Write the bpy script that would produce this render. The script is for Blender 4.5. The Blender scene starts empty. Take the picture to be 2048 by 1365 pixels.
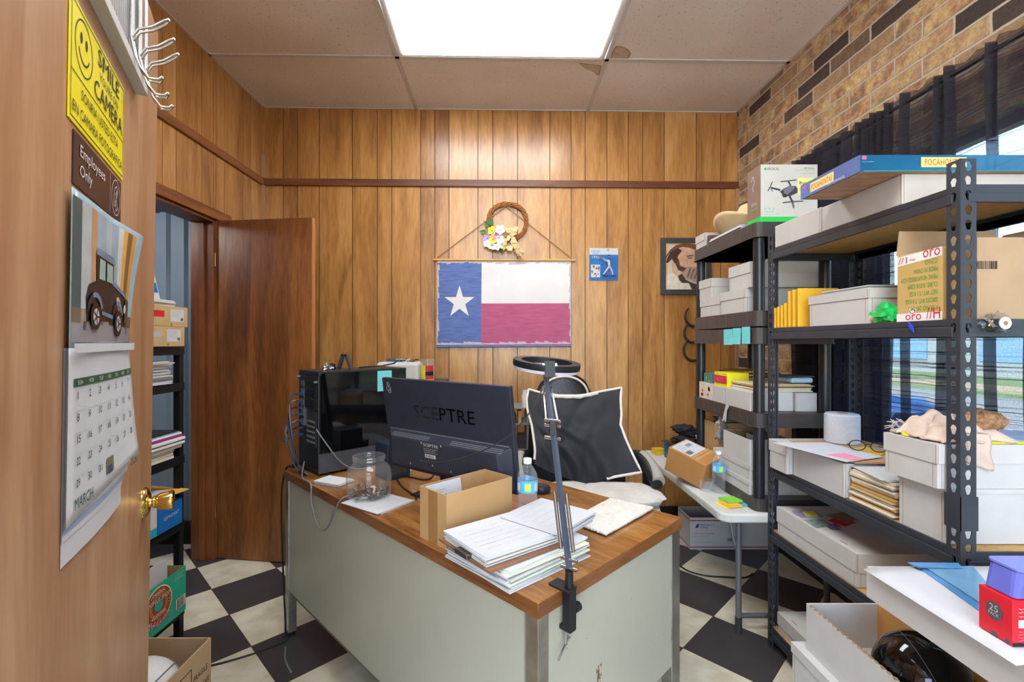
import bpy, math, random
from mathutils import Vector, Matrix
random.seed(7)
SC = bpy.context.scene
COL = SC.collection
PI = math.pi
# ------------------------------------------------------------------ camera
F, CX, CY, H = 935.0, 1005.0, 684.0, 1.30
cam_d = bpy.data.cameras.new('camera')
cam_d.sensor_width = 36.0
cam_d.lens = F / 2048 * 36.0
cam_d.shift_x = (1024 - CX) / 2048
cam_d.shift_y = (CY - 682.5) / 2048
cam_d.clip_start = 0.02
cam_d.clip_end = 200
cam = bpy.data.objects.new('camera', cam_d)
COL.objects.link(cam)
cam.location = (0, 0, H)
cam.rotation_euler = (PI / 2, 0, 0)
SC.camera = cam
SC.view_settings.view_transform = 'Standard'
SC.view_settings.look = 'None'
SC.view_settings.gamma = 1
SC.view_settings.exposure = 1.0
SC.view_settings.use_curve_mapping = False
# ------------------------------------------------------------------ sky
wd = bpy.data.worlds.new('sky')
SC.world = wd
wd.use_nodes = True
nt = wd.node_tree
nt.nodes.clear()
sky = nt.nodes.new('ShaderNodeTexSky')
sky.sky_type = 'NISHITA'
sky.sun_disc = False
sky.sun_elevation = math.radians(52)
sky.sun_rotation = math.radians(250)
bg = nt.nodes.new('ShaderNodeBackground')
bg.inputs['Strength'].default_value = 0.95
wo = nt.nodes.new('ShaderNodeOutputWorld')
nt.links.new(sky.outputs[0], bg.inputs[0])
nt.links.new(bg.outputs[0], wo.inputs[0])
# daylight sun over the roof, falling on the street side
sd = bpy.data.lights.new('sun', 'SUN')
sd.energy = 9.0
sd.angle = 0.02
so = bpy.data.objects.new('sun', sd)
COL.objects.link(so)
so.rotation_euler = (math.radians(20), math.radians(-38), 0)
so.location = (0, 0, 9)
TROFFER = 8.0      # emission strength of the ceiling fixtures' lenses
# ------------------------------------------------------------------ measuring helpers (metres)
def at(x, y, Y): return Vector(((x - CX) / F * Y, Y, H - (y - CY) / F * Y))
def on(x, y, z):
    Y = (H - z) * F / (y - CY); return Vector(((x - CX) / F * Y, Y, z))
def onX(x, y, X):
    Y = X * F / (x - CX); return Vector((X, Y, H - (y - CY) / F * Y))
BW0, BWS = 3.3935, 0.0212           # the back wall: Y = BW0 + BWS * X
def back(x, y, off=0.0):
    dx = (x - CX) / F; t = (BW0 - off) / (1 - BWS * dx)
    return Vector((dx * t, t, H - (y - CY) / F * t))
# ------------------------------------------------------------------ materials
def lin(c):
    o = []
    for v in c[:3]:
        v = v / 255.0
        o.append(v / 12.92 if v <= 0.04045 else ((v + 0.055) / 1.055) ** 2.4)
    return (o[0], o[1], o[2], 1)
def sc(c, k): return (min(1, c[0] * k), min(1, c[1] * k), min(1, c[2] * k), 1)
_m = {}
def M(name, col, rough=0.55, metal=0.0, noise=0.08, nscale=14.0, stretch=(1, 1, 1), bump=0.0, bscale=120.0,
      spec=0.5, trans=0.0, ior=1.45, emit=0.0, coat=0.0, alpha=1.0):
    if name in _m: return _m[name]
    m = bpy.data.materials.new(name); m.use_nodes = True
    n, l = m.node_tree.nodes, m.node_tree.links
    b = n['Principled BSDF']
    c = lin(col)
    tc = n.new('ShaderNodeTexCoord'); mp = n.new('ShaderNodeMapping'); nz = n.new('ShaderNodeTexNoise')
    mp.inputs['Scale'].default_value = stretch
    nz.inputs['Scale'].default_value = nscale; nz.inputs['Detail'].default_value = 4
    l.new(tc.outputs['Object'], mp.inputs[0]); l.new(mp.outputs[0], nz.inputs[0])
    r = n.new('ShaderNodeValToRGB')
    r.color_ramp.elements[0].position = 0.3; r.color_ramp.elements[1].position = 0.7
    r.color_ramp.elements[0].color = sc(c, 1 - noise); r.color_ramp.elements[1].color = sc(c, 1 + noise)
    l.new(nz.outputs[0], r.inputs[0]); l.new(r.outputs[0], b.inputs['Base Color'])
    b.inputs['Roughness'].default_value = rough; b.inputs['Metallic'].default_value = metal
    b.inputs['Specular IOR Level'].default_value = spec; b.inputs['IOR'].default_value = ior
    b.inputs['Transmission Weight'].default_value = trans
    b.inputs['Coat Weight'].default_value = coat; b.inputs['Alpha'].default_value = alpha
    if emit:
        l.new(r.outputs[0], b.inputs['Emission Color']); b.inputs['Emission Strength'].default_value = emit
    if bump:
        n2 = n.new('ShaderNodeTexNoise'); n2.inputs['Scale'].default_value = bscale
        bp = n.new('ShaderNodeBump'); bp.inputs['Strength'].default_value = bump; bp.inputs['Distance'].default_value = 0.004
        l.new(mp.outputs[0], n2.inputs[0]); l.new(n2.outputs[0], bp.inputs['Height']); l.new(bp.outputs[0], b.inputs['Normal'])
    _m[name] = m
    return m
def wood(name, c_dark, c_mid, c_light, rough=0.35, axis='z', scale=1.0, plank=False, coat=0.0, spec=0.5):
    """wood grain running along `axis`; with plank=True the per-plank attribute shifts the grain and the tone"""
    if name in _m: return _m[name]
    m = bpy.data.materials.new(name); m.use_nodes = True
    n, l = m.node_tree.nodes, m.node_tree.links
    b = n['Principled BSDF']
    tc = n.new('ShaderNodeTexCoord'); mp = n.new('ShaderNodeMapping')
    s = {'x': (0.12, 1, 1), 'y': (1, 0.12, 1), 'z': (1, 1, 0.12)}[axis]
    mp.inputs['Scale'].default_value = tuple(v * scale for v in s)
    l.new(tc.outputs['Object'], mp.inputs[0])
    vec = mp.outputs[0]
    if plank:
        a = n.new('ShaderNodeAttribute'); a.attribute_name = 'plank'
        k = n.new('ShaderNodeVectorMath'); k.operation = 'SCALE'; k.inputs['Scale'].default_value = 9.0
        l.new(a.outputs['Color'], k.inputs[0])
        ad = n.new('ShaderNodeVectorMath'); ad.operation = 'ADD'
        l.new(mp.outputs[0], ad.inputs[0]); l.new(k.outputs[0], ad.inputs[1]); vec = ad.outputs[0]
    n1 = n.new('ShaderNodeTexNoise'); n1.inputs['Scale'].default_value = 7; n1.inputs['Detail'].default_value = 6; n1.inputs['Distortion'].default_value = 1.2
    n2 = n.new('ShaderNodeTexNoise'); n2.inputs['Scale'].default_value = 70; n2.inputs['Detail'].default_value = 5
    l.new(vec, n1.inputs[0]); l.new(vec, n2.inputs[0])
    mx = n.new('ShaderNodeMath'); mx.operation = 'MULTIPLY_ADD'; mx.inputs[1].default_value = 0.35
    l.new(n2.outputs[0], mx.inputs[0])
    m2 = n.new('ShaderNodeMath'); m2.operation = 'MULTIPLY'; m2.inputs[1].default_value = 0.65
    l.new(n1.outputs[0], m2.inputs[0]); l.new(m2.outputs[0], mx.inputs[2])
    fac = mx.outputs[0]
    if plank:
        sp = n.new('ShaderNodeSeparateColor'); l.new(a.outputs['Color'], sp.inputs[0])
        m3 = n.new('ShaderNodeMath'); m3.operation = 'MULTIPLY_ADD'; m3.inputs[1].default_value = 0.10
        l.new(sp.outputs[0], m3.inputs[0]); m4 = n.new('ShaderNodeMath'); m4.operation = 'SUBTRACT'; m4.inputs[1].default_value = 0.05
        l.new(fac, m4.inputs[0]); l.new(m4.outputs[0], m3.inputs[2]); fac = m3.outputs[0]
    r = n.new('ShaderNodeValToRGB'); e = r.color_ramp.elements
    e[0].position = 0.34; e[0].color = lin(c_dark); e[1].position = 0.66; e[1].color = lin(c_light)
    q = e.new(0.5); q.color = lin(c_mid)
    l.new(fac, r.inputs[0]); l.new(r.outputs[0], b.inputs['Base Color'])
    b.inputs['Roughness'].default_value = rough; b.inputs['Coat Weight'].default_value = coat; b.inputs['Coat Roughness'].default_value = .3
    b.inputs['Specular IOR Level'].default_value = spec
    bp = n.new('ShaderNodeBump'); bp.inputs['Strength'].default_value = 0.08; bp.inputs['Distance'].default_value = 0.002
    l.new(n2.outputs[0], bp.inputs['Height']); l.new(bp.outputs[0], b.inputs['Normal'])
    _m[name] = m
    return m
WHITE = M('white_card', (200, 198, 194), 0.75, noise=0.03)
CARD_W = M('white_box_board', (194, 190, 186), 0.8, noise=0.04, bump=0.05)
CARD_EDGE = M('raw_board_edge', (150, 118, 84), 0.9)
PAPER = M('paper', (198, 199, 204), 0.85, noise=0.03)
PAPER2 = M('paper_ivory', (224, 218, 200), 0.85, noise=0.06)
PAPER_SIDE = M('paper_edges', (205, 203, 202), 0.9, noise=0.22, nscale=40, stretch=(0.3, 0.3, 14))
CARDB = M('cardboard', (186, 146, 98), 0.85, noise=0.06, nscale=9)
CARDB2 = M('cardboard_pale', (176, 148, 116), 0.85, noise=0.06)
TAPE = M('brown_tape', (158, 116, 70), 0.3)
BLACK = M('black_plastic', (24, 25, 28), 0.42, noise=0.1)
BLACKG = M('black_gloss', (9, 9, 11), 0.06, noise=0.05, coat=0.3)
DKGREY = M('dark_grey_plastic', (58, 56, 56), 0.42, noise=0.1)
STEEL = M('shelf_steel', (54, 57, 64), 0.38, metal=0.0, noise=0.1, spec=0.6)
GREY = M('mid_grey', (120, 120, 122), 0.5)
CHROME = M('chrome', (205, 205, 205), 0.16, metal=1.0, noise=0.06, nscale=30)
BRASS = M('brass', (226, 198, 120), 0.13, metal=1.0, noise=0.05)
INK = M('black_ink', (22, 22, 24), 0.7)
PENCIL = M('grey_ink', (146, 148, 162), 0.8)
INKB = M('blue_ink', (60, 80, 150), 0.8)
RED = M('red_print', (200, 34, 48), 0.5)
GREEN = M('green_print', (40, 150, 90), 0.6)
BLUE = M('blue_print', (20, 104, 178), 0.5)
YELLOW = M('yellow_print', (238, 222, 30), 0.45)
CYAN = M('sticky_note_cyan', (120, 212, 214), 0.8)
PINK = M('sticky_note_pink', (236, 142, 170), 0.8)
NOTEY = M('sticky_note_yellow', (232, 226, 90), 0.8)
NOTEG = M('sticky_note_green', (132, 204, 70), 0.8)
CHIP = M('particle_board', (196, 154, 92), 0.8, noise=0.12, nscale=60)
# ------------------------------------------------------------------ mesh builder
def tri_text(s, _c={}):
    if s not in _c:
        cu = bpy.data.curves.new('t', 'FONT'); cu.body = s; cu.resolution_u = 2
        o = bpy.data.objects.new('t', cu)
        me = bpy.data.meshes.new_from_object(o)
        vs = [v.co.copy() for v in me.vertices]; fs = [tuple(p.vertices) for p in me.polygons]
        bpy.data.meshes.remove(me); bpy.data.objects.remove(o); bpy.data.curves.remove(cu)
        x0 = min(v.x for v in vs); x1 = max(v.x for v in vs); y0 = min(v.y for v in vs); y1 = max(v.y for v in vs)
        _c[s] = ([((v.x - x0) / max(1e-6, x1 - x0), (v.y - y0) / max(1e-6, y1 - y0)) for v in vs], fs)
    return _c[s]
class MB:
    def __init__(s): s.v = []; s.f = []; s.fm = []; s.sm = []; s.mats = []; s.attr = None
    def mi(s, m):
        if m not in s.mats: s.mats.append(m)
        return s.mats.index(m)
    def add(s, vs, fs, m, smooth=False):
        b = len(s.v); s.v += [Vector(q) for q in vs]; k = s.mi(m)
        for f in fs: s.f.append(tuple(b + i for i in f)); s.fm.append(k); s.sm.append(smooth)
        return s
    def box(s, x0, x1, y0, y1, z0, z1, m, rz=0.0, mtx=None):
        c = [(x, y, z) for z in (z0, z1) for x, y in ((x0, y0), (x1, y0), (x1, y1), (x0, y1))]
        c = [Vector(q) for q in c]
        if rz:
            cc = Vector(((x0 + x1) / 2, (y0 + y1) / 2, 0)); R = Matrix.Rotation(rz, 3, 'Z')
            c = [R @ (q - cc) + cc for q in c]
        if mtx: c = [mtx @ q for q in c]
        return s.add(c, [(3, 2, 1, 0), (4, 5, 6, 7), (0, 1, 5, 4), (1, 2, 6, 5), (2, 3, 7, 6), (3, 0, 4, 7)], m)
    def hexa(s, lo, hi, m):
        n = len(lo); fs = [tuple(range(n - 1, -1, -1)), tuple(range(n, 2 * n))]
        for i in range(n): j = (i + 1) % n; fs.append((i, j, n + j, n + i))
        return s.add(list(lo) + list(hi), fs, m)
    def slab(s, pts, t, m):          # polygon (counter-clockwise from above) with thickness t upwards
        lo = [Vector(p) for p in pts]; hi = [p + Vector((0, 0, t)) for p in lo]
        return s.hexa(lo, hi, m)
    def prism(s, pts, d, m):         # polygon extruded along vector d
        lo = [Vector(p) for p in pts]; d = Vector(d)
        return s.hexa(lo, [p + d for p in lo], m)
    def poly(s, pts, m): return s.add(pts, [tuple(range(len(pts)))], m)
    def tube(s, pts, r, m, seg=8, cap=True, closed=False):
        pts = [Vector(p) for p in pts]; n = len(pts); rs = r if isinstance(r, (list, tuple)) else [r] * n
        vs = []; up = None
        for i, p in enumerate(pts):
            if closed: t = pts[(i + 1) % n] - pts[i - 1]
            else: t = pts[min(i + 1, n - 1)] - pts[max(i - 1, 0)]
            t = t.normalized() if t.length > 1e-9 else Vector((0, 0, 1))
            if up is None:
                up = Vector((0, 0, 1)) if abs(t.z) < 0.9 else Vector((1, 0, 0))
            a = t.cross(up)
            if a.length < 1e-5: a = t.cross(Vector((0, 1, 0)))
            a.normalize(); b = a.cross(t).normalized(); up = b
            for k in range(seg):
                w = 2 * PI * k / seg; vs.append(p + (a * math.cos(w) + b * math.sin(w)) * rs[i])
        fs = []
        for i in range(n if closed else n - 1):
            j = (i + 1) % n
            for k in range(seg):
                q = (k + 1) % seg; fs.append((i * seg + k, i * seg + q, j * seg + q, j * seg + k))
        s.add(vs, fs, m, True)
        if cap and not closed:
            s.add([vs[k] for k in range(seg)], [tuple(range(seg - 1, -1, -1))], m)
            s.add([vs[(n - 1) * seg + k] for k in range(seg)], [tuple(range(seg))], m)
        return s
    def lathe(s, prof, m, c=(0, 0, 0), seg=28, mtx=None, cap=True):
        c = Vector(c); vs = []
        for r, z in prof:
            for k in range(seg):
                w = 2 * PI * k / seg; q = Vector((r * math.cos(w), r * math.sin(w), z))
                vs.append((mtx @ q if mtx else q) + c)
        fs = []
        for i in range(len(prof) - 1):
            for k in range(seg):
                q = (k + 1) % seg; fs.append((i * seg + k, i * seg + q, (i + 1) * seg + q, (i + 1) * seg + k))
        s.add(vs, fs, m, True)
        if cap:
            n = len(prof)
            if prof[0][0] > 1e-4: s.add(vs[:seg], [tuple(range(seg - 1, -1, -1))], m)
            if prof[-1][0] > 1e-4: s.add(vs[(n - 1) * seg:], [tuple(range(seg))], m)
        return s
    def grid(s, fn, nu, nv, m, smooth=True):
        vs = [fn(i / nu, j / nv) for j in range(nv + 1) for i in range(nu + 1)]
        fs = [(j * (nu + 1) + i, j * (nu + 1) + i + 1, (j + 1) * (nu + 1) + i + 1, (j + 1) * (nu + 1) + i) for j in range(nv) for i in range(nu)]
        return s.add(vs, fs, m, smooth)
    def blob(s, c, r, m, amp=0.15, seg=20, ring=12, seed=1, flat=1.0):
        from mathutils import noise
        c = Vector(c); vs = []
        for j in range(ring + 1):
            th = PI * j / ring
            for k in range(seg):
                w = 2 * PI * k / seg; d = Vector((math.sin(th) * math.cos(w), math.sin(th) * math.sin(w), math.cos(th)))
                a = 1 + amp * noise.noise(d * 2.3 + Vector((seed, seed * 2, 0))) + amp * 0.5 * noise.noise(d * 6 + Vector((seed, 0, seed)))
                q = Vector((d.x * r[0], d.y * r[1], d.z * r[2])) * a
                if q.z < -r[2] * flat: q.z = -r[2] * flat
                vs.append(c + q)
        fs = [(j * seg + k, (j + 1) * seg + k, (j + 1) * seg + (k + 1) % seg, j * seg + (k + 1) % seg) for j in range(ring) for k in range(seg)]
        return s.add(vs, fs, m, True)
def wmat(o):
    m = Matrix.Identity(4)
    while o is not None: m = o.matrix_basis @ m; o = o.parent
    return m
def build(name, mb, parent=None, label=None, cat=None, group=None, kind=None, bevel=0.0, world=False, keep=False, solid=0.0, sub=0):
    me = bpy.data.meshes.new(name)
    vs = mb.v
    loc = Vector((0, 0, 0))
    if parent is not None and world:
        inv = wmat(parent).inverted(); vs = [inv @ q for q in vs]
    if parent is None and not keep:
        loc = Vector(((min(q.x for q in vs) + max(q.x for q in vs)) / 2, (min(q.y for q in vs) + max(q.y for q in vs)) / 2, min(q.z for q in vs)))
        vs = [q - loc for q in vs]
    me.from_pydata([tuple(q) for q in vs], [], mb.f)
    for m in mb.mats: me.materials.append(m)
    me.polygons.foreach_set('material_index', mb.fm)
    me.polygons.foreach_set('use_smooth', mb.sm)
    if any(mb.sm): me.set_sharp_from_angle(angle=math.radians(48))
    me.update()
    o = bpy.data.objects.new(name, me); COL.objects.link(o); o.location = loc
    if parent is not None: o.parent = parent
    if bevel:
        b = o.modifiers.new('bevel', 'BEVEL'); b.width = bevel; b.segments = 2; b.limit_method = 'ANGLE'; b.angle_limit = math.radians(50)
    if solid:
        b = o.modifiers.new('solid', 'SOLIDIFY'); b.thickness = solid; b.offset = 0
    if sub:
        b = o.modifiers.new('sub', 'SUBSURF'); b.levels = sub; b.render_levels = sub
    if label: o['label'] = label
    if cat: o['category'] = cat
    if group: o['group'] = group
    if kind: o['kind'] = kind
    return o
def thing(name, label, cat, loc, rz=0.0, group=None, rx=0.0, ry=0.0):
    o = bpy.data.objects.new(name, None); COL.objects.link(o)
    o.empty_display_size = 0.05
    o.location = loc; o.rotation_euler = (rx, ry, rz); o['label'] = label; o['category'] = cat
    if group: o['group'] = group
    return o
class Dec:
    """flat printing laid on a surface: O origin, U right, V up, seen from U x V"""
    def __init__(s, O, U, V, mb=None):
        s.O = Vector(O); s.U = Vector(U).normalized(); s.V = Vector(V).normalized(); s.N = s.U.cross(s.V).normalized(); s.mb = mb or MB()
    def p(s, u, v, l=1): return s.O + s.U * u + s.V * v + s.N * (0.0005 * l)
    def poly(s, pts, m, l=1): s.mb.poly([s.p(u, v, l) for u, v in pts], m); return s
    def rect(s, u0, v0, u1, v1, m, l=1): return s.poly([(u0, v0), (u1, v0), (u1, v1), (u0, v1)], m, l)
    def disc(s, u, v, r, m, l=1, ry=None, n=28): return s.poly([(u + r * math.cos(2 * PI * k / n), v + (ry or r) * math.sin(2 * PI * k / n)) for k in range(n)], m, l)
    def ring(s, u, v, r, w, m, l=1, ry=None, n=36, a0=0, a1=2 * PI):
        ry = ry or r; k2 = (ry / r)
        for k in range(n):
            a = a0 + (a1 - a0) * k / n; b = a0 + (a1 - a0) * (k + 1) / n
            s.poly([(u + (r - w) * math.cos(a), v + (r - w) * k2 * math.sin(a)), (u + r * math.cos(a), v + r * k2 * math.sin(a)),
                    (u + r * math.cos(b), v + r * k2 * math.sin(b)), (u + (r - w) * math.cos(b), v + (r - w) * k2 * math.sin(b))], m, l)
        return s
    def line(s, u0, v0, u1, v1, w, m, l=1):
        d = Vector((u1 - u0, v1 - v0)); 
        if d.length < 1e-6: return s
        q = Vector((-d.y, d.x)).normalized() * w / 2
        return s.poly([(u0 - q.x, v0 - q.y), (u1 - q.x, v1 - q.y), (u1 + q.x, v1 + q.y), (u0 + q.x, v0 + q.y)], m, l)
    def path(s, pts, w, m, l=1):
        for a, b in zip(pts, pts[1:]): s.line(a[0], a[1], b[0], b[1], w, m, l)
        return s
    def text(s, t, u0, v0, w, h, m, l=2, rot=0.0):
        vs, fs = tri_text(t); c, si = math.cos(rot), math.sin(rot)
        P = []
        for x, y in vs:
            a, b = x * w, y * h
            P.append(s.p(u0 + a * c - b * si, v0 + a * si + b * c, l))
        s.mb.add(P, fs, m); return s
    def scrib(s, u0, v0, u1, v1, rows, m, l=2, w=0.0012, seed=1):
        rr = random.Random(seed)
        for i in range(rows):
            v = v1 - (v1 - v0) * (i + 0.5) / rows; u = u0; e = u1 - rr.random() * 0.35 * (u1 - u0)
            while u < e:
                k = rr.uniform(0.02, 0.09) * (u1 - u0)
                s.line(u, v + rr.uniform(-.8, .8) * w, min(e, u + k), v + rr.uniform(-.8, .8) * w, w * rr.uniform(.4, .8), m, l); u += k + rr.uniform(0.01, 0.03) * (u1 - u0)
        return s
    def barcode(s, u0, v0, u1, v1, m=INK, l=2, n=14):
        rr = random.Random(int(u0 * 1e4) + 3)
        for i in range(n):
            a = u0 + (u1 - u0) * i / n; s.rect(a, v0, a + (u1 - u0) / n * rr.uniform(0.25, 0.75), v1, m, l)
        return s
# ================================================================== THE ROOM
ZC = 2.984; XL, XR = -1.724, 1.724; YF = -2.6
def yb(x): return BW0 + BWS * x
PANEL = wood('wood_panelling', (140, 92, 46), (176, 124, 66), (202, 152, 92), rough=0.3, plank=True, spec=0.6, coat=.35)
GROOVE = M('panel_groove', (58, 34, 16), 0.8)
TRIMW = wood('brown_trim', (84, 46, 26), (108, 64, 38), (128, 80, 50), rough=0.45, axis='x')
TRIMY = wood('brown_trim_side', (100, 58, 30), (134, 82, 44), (154, 98, 56), rough=0.45, axis='y')
TRIMZ = wood('door_casing', (84, 44, 20), (118, 66, 32), (140, 84, 42), rough=0.4)
def planked(name, edges, fn, thick_fn, gap=0.0045):
    """one wall sheet of planks: fn(s) gives the foot point at distance s along the wall, holes are z ranges per plank"""
    mb = MB(); ats = []
    for i, (a, b, z0, z1) in enumerate(edges):
        n0 = len(mb.v); g = gap / 2; A, B = fn(a + g), fn(b - g); N = thick_fn * 0.004; up0, up1 = Vector((0, 0, z0)), Vector((0, 0, z1))
        q = [A + N, B + N, B, A]
        mb.hexa([p + up0 for p in q], [p + up1 for p in q], PANEL)
        col = (random.random(), random.random(), random.random(), 1); ats += [col] * 8
        A, B = fn(a), fn(b); q = [A, B, B - thick_fn * 0.03, A - thick_fn * 0.03]
        mb.hexa([p + up0 for p in q], [p + up1 for p in q], GROOVE); ats += [(0, 0, 0, 1)] * 8
    o = build(name, mb, kind='structure', keep=True)
    at_ = o.data.color_attributes.new('plank', 'FLOAT_COLOR', 'POINT')
    for i, c in enumerate(ats): at_.data[i].color = c
    return o
# back wall
gx = [525, 567, 595.5, 639, 705, 755, 783.6, 841.5, 870, 898, 956, 985.7, 1035, 1099.6, 1142, 1170, 1213.7, 1256, 1285, 1328, 1392, 1441, 1475]
gs = [back(x, 300).x for x in gx]; gs[0] = XL; gs[-1] = XR
planked('wall_back', [(a, b, 0, ZC) for a, b in zip(gs, gs[1:])], lambda s: Vector((s, yb(s), 0)), Vector((0.0212, -1, 0)))
# left wall, with the opening to the side room (Y 2.18 to 2.80, up to 2.03 m)
OY0, OY1, OZ = 2.18, 2.80, 2.03
gy = [YF, -2.2, -1.9, -1.7, -1.3, -1.05, -0.7, -0.5, -0.2, 0.1, 0.4, 0.6, 0.9, 1.1, 1.4, 1.6, 1.85, 2.05, OY0] + [1612 / (1005 - x) for x in (323, 351, 402, 425.5, 430.9, 447, 484, 501)] + [yb(XL)]
gy = sorted(set(round(g, 4) for g in gy))
ed = []
for a, b in zip(gy, gy[1:]):
    mid = (a + b) / 2
    ed.append((a, b, OZ if OY0 < mid < OY1 + 0.003 else 0, ZC))
planked('wall_left', ed, lambda s: Vector((XL, s, 0)), Vector((1, 0, 0)))
# trim rails
mb = MB(); a, b = Vector((XL, yb(XL), 0)), Vector((XR, yb(XR), 0)); N = Vector((0.0212, -1, 0))
mb.hexa([p + Vector((0, 0, 2.42)) for p in (a + N * .004, a + N * .02, b + N * .02, b + N * .004)], [p + Vector((0, 0, 2.47)) for p in (a + N * .004, a + N * .02, b + N * .02, b + N * .004)], TRIMW)
build('trim_1', mb, kind='structure', keep=True, bevel=0.003)
mb = MB(); mb.box(XL + .0045, XL + .02, YF, yb(XL) - .02, 2.42, 2.47, TRIMY); build('trim_2', mb, kind='structure', keep=True, bevel=0.003)
mb = MB(); mb.box(XL + .0045, XL + .022, yb(XL) - .026, yb(XL) - .0045, 0, 2.418, M('pale_corner_bead', (176, 138, 104), .6)); mb.box(XL + .0045, XL + .022, yb(XL) - .026, yb(XL) - .0045, 2.472, ZC - .35, M('pale_corner_bead', (176, 138, 104), .6)); build('trim_3', mb, kind='structure', keep=True)
mb = MB(); mb.box(XR - .022, XR - .001, yb(XR) - .022, yb(XR) - .0045, 0, 2.418, M('pale_corner_bead', (176, 138, 104), .6)); build('trim_4', mb, kind='structure', keep=True)
# side-room door casing and jambs
mb = MB()
mb.box(XL + .005, XL + .022, OY0 - .06, OY1 + .14, OZ, OZ + .058, TRIMY)
mb.box(XL - .13, XL + .005, OY0, OY1, OZ - .018, OZ, TRIMZ)
mb.box(XL - .13, XL + .006, OY1 - .02, OY1, 0, OZ - .018, TRIMZ)
mb.box(XL - .075, XL - .045, OY1 - .034, OY1 - .02, 0, OZ - .018, TRIMZ)
mb.box(XL - .13, XL + .006, OY0, OY0 + .02, 0, OZ - .018, TRIMZ)
mb.box(XL + .006, XL + .02, OY0 - .06, OY0 + .012, 0, OZ, TRIMZ)
build('trim_5', mb, kind='structure', keep=True, bevel=0.002)
# floor: checkerboard laid diagonally; UVs count the tiles
mb = MB(); mb.box(-3.3, XR + .05, YF - .05, 3.5, -0.04, 0, None)
fl = build('floor', mb, kind='structure', keep=True)
e1 = Vector((.703, -.711)); e2 = Vector((.711, .703)); p0 = Vector((-1.5284, 2.4556)); ts = .3248
uv = fl.data.uv_layers.new(name='tiles')
for lp in fl.data.loops:
    c = fl.data.vertices[lp.vertex_index].co; d = Vector((c.x, c.y)) - p0
    uv.data[lp.index].uv = (d.dot(e1) / ts + 20, d.dot(e2) / ts + 20)
def floor_mat():
    m = bpy.data.materials.new('vinyl_checker'); m.use_nodes = True; n, l = m.node_tree.nodes, m.node_tree.links; b = n['Principled BSDF']
    u = n.new('ShaderNodeUVMap'); u.uv_map = 'tiles'
    mp = n.new('ShaderNodeMapping'); mp.inputs['Location'].default_value = (0, 0, 0.5); l.new(u.outputs[0], mp.inputs[0])
    ck = n.new('ShaderNodeTexChecker'); ck.inputs['Scale'].default_value = 1.0; l.new(mp.outputs[0], ck.inputs[0])
    nz = n.new('ShaderNodeTexNoise'); nz.inputs['Scale'].default_value = 3.5; nz.inputs['Detail'].default_value = 8; l.new(mp.outputs[0], nz.inputs[0])
    r1 = n.new('ShaderNodeValToRGB'); r1.color_ramp.elements[0].position = .3; r1.color_ramp.elements[1].position = .62
    r1.color_ramp.elements[0].color = lin((198, 189, 162)); r1.color_ramp.elements[1].color = lin((224, 217, 196)); l.new(nz.outputs[0], r1.inputs[0])
    r2 = n.new('ShaderNodeValToRGB'); r2.color_ramp.elements[0].color = lin((54, 51, 53)); r2.color_ramp.elements[1].color = lin((76, 72, 74)); l.new(nz.outputs[0], r2.inputs[0])
    mx = n.new('ShaderNodeMix'); mx.data_type = 'RGBA'; l.new(ck.outputs['Fac'], mx.inputs['Factor']); l.new(r2.outputs[0], mx.inputs['A']); l.new(r1.outputs[0], mx.inputs['B'])
    # thin dark joint lines between the tiles
    sx = n.new('ShaderNodeSeparateXYZ'); l.new(mp.outputs[0], sx.inputs[0]); outs = []
    for k in ('X', 'Y'):
        fr = n.new('ShaderNodeMath'); fr.operation = 'PINGPONG'; fr.inputs[1].default_value = .5; l.new(sx.outputs[k], fr.inputs[0])
        lt = n.new('ShaderNodeMath'); lt.operation = 'LESS_THAN'; lt.inputs[1].default_value = .006; l.new(fr.outputs[0], lt.inputs[0]); outs.append(lt)
    mm = n.new('ShaderNodeMath'); mm.operation = 'MAXIMUM'; l.new(outs[0].outputs[0], mm.inputs[0]); l.new(outs[1].outputs[0], mm.inputs[1])
    m2 = n.new('ShaderNodeMix'); m2.data_type = 'RGBA'; m2.inputs['B'].default_value = lin((70, 52, 44)); l.new(mm.outputs[0], m2.inputs['Factor']); l.new(mx.outputs['Result'], m2.inputs['A'])
    l.new(m2.outputs['Result'], b.inputs['Base Color']); b.inputs['Roughness'].default_value = .38
    return m
fl.data.materials.clear(); fl.data.materials.append(floor_mat())
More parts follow.
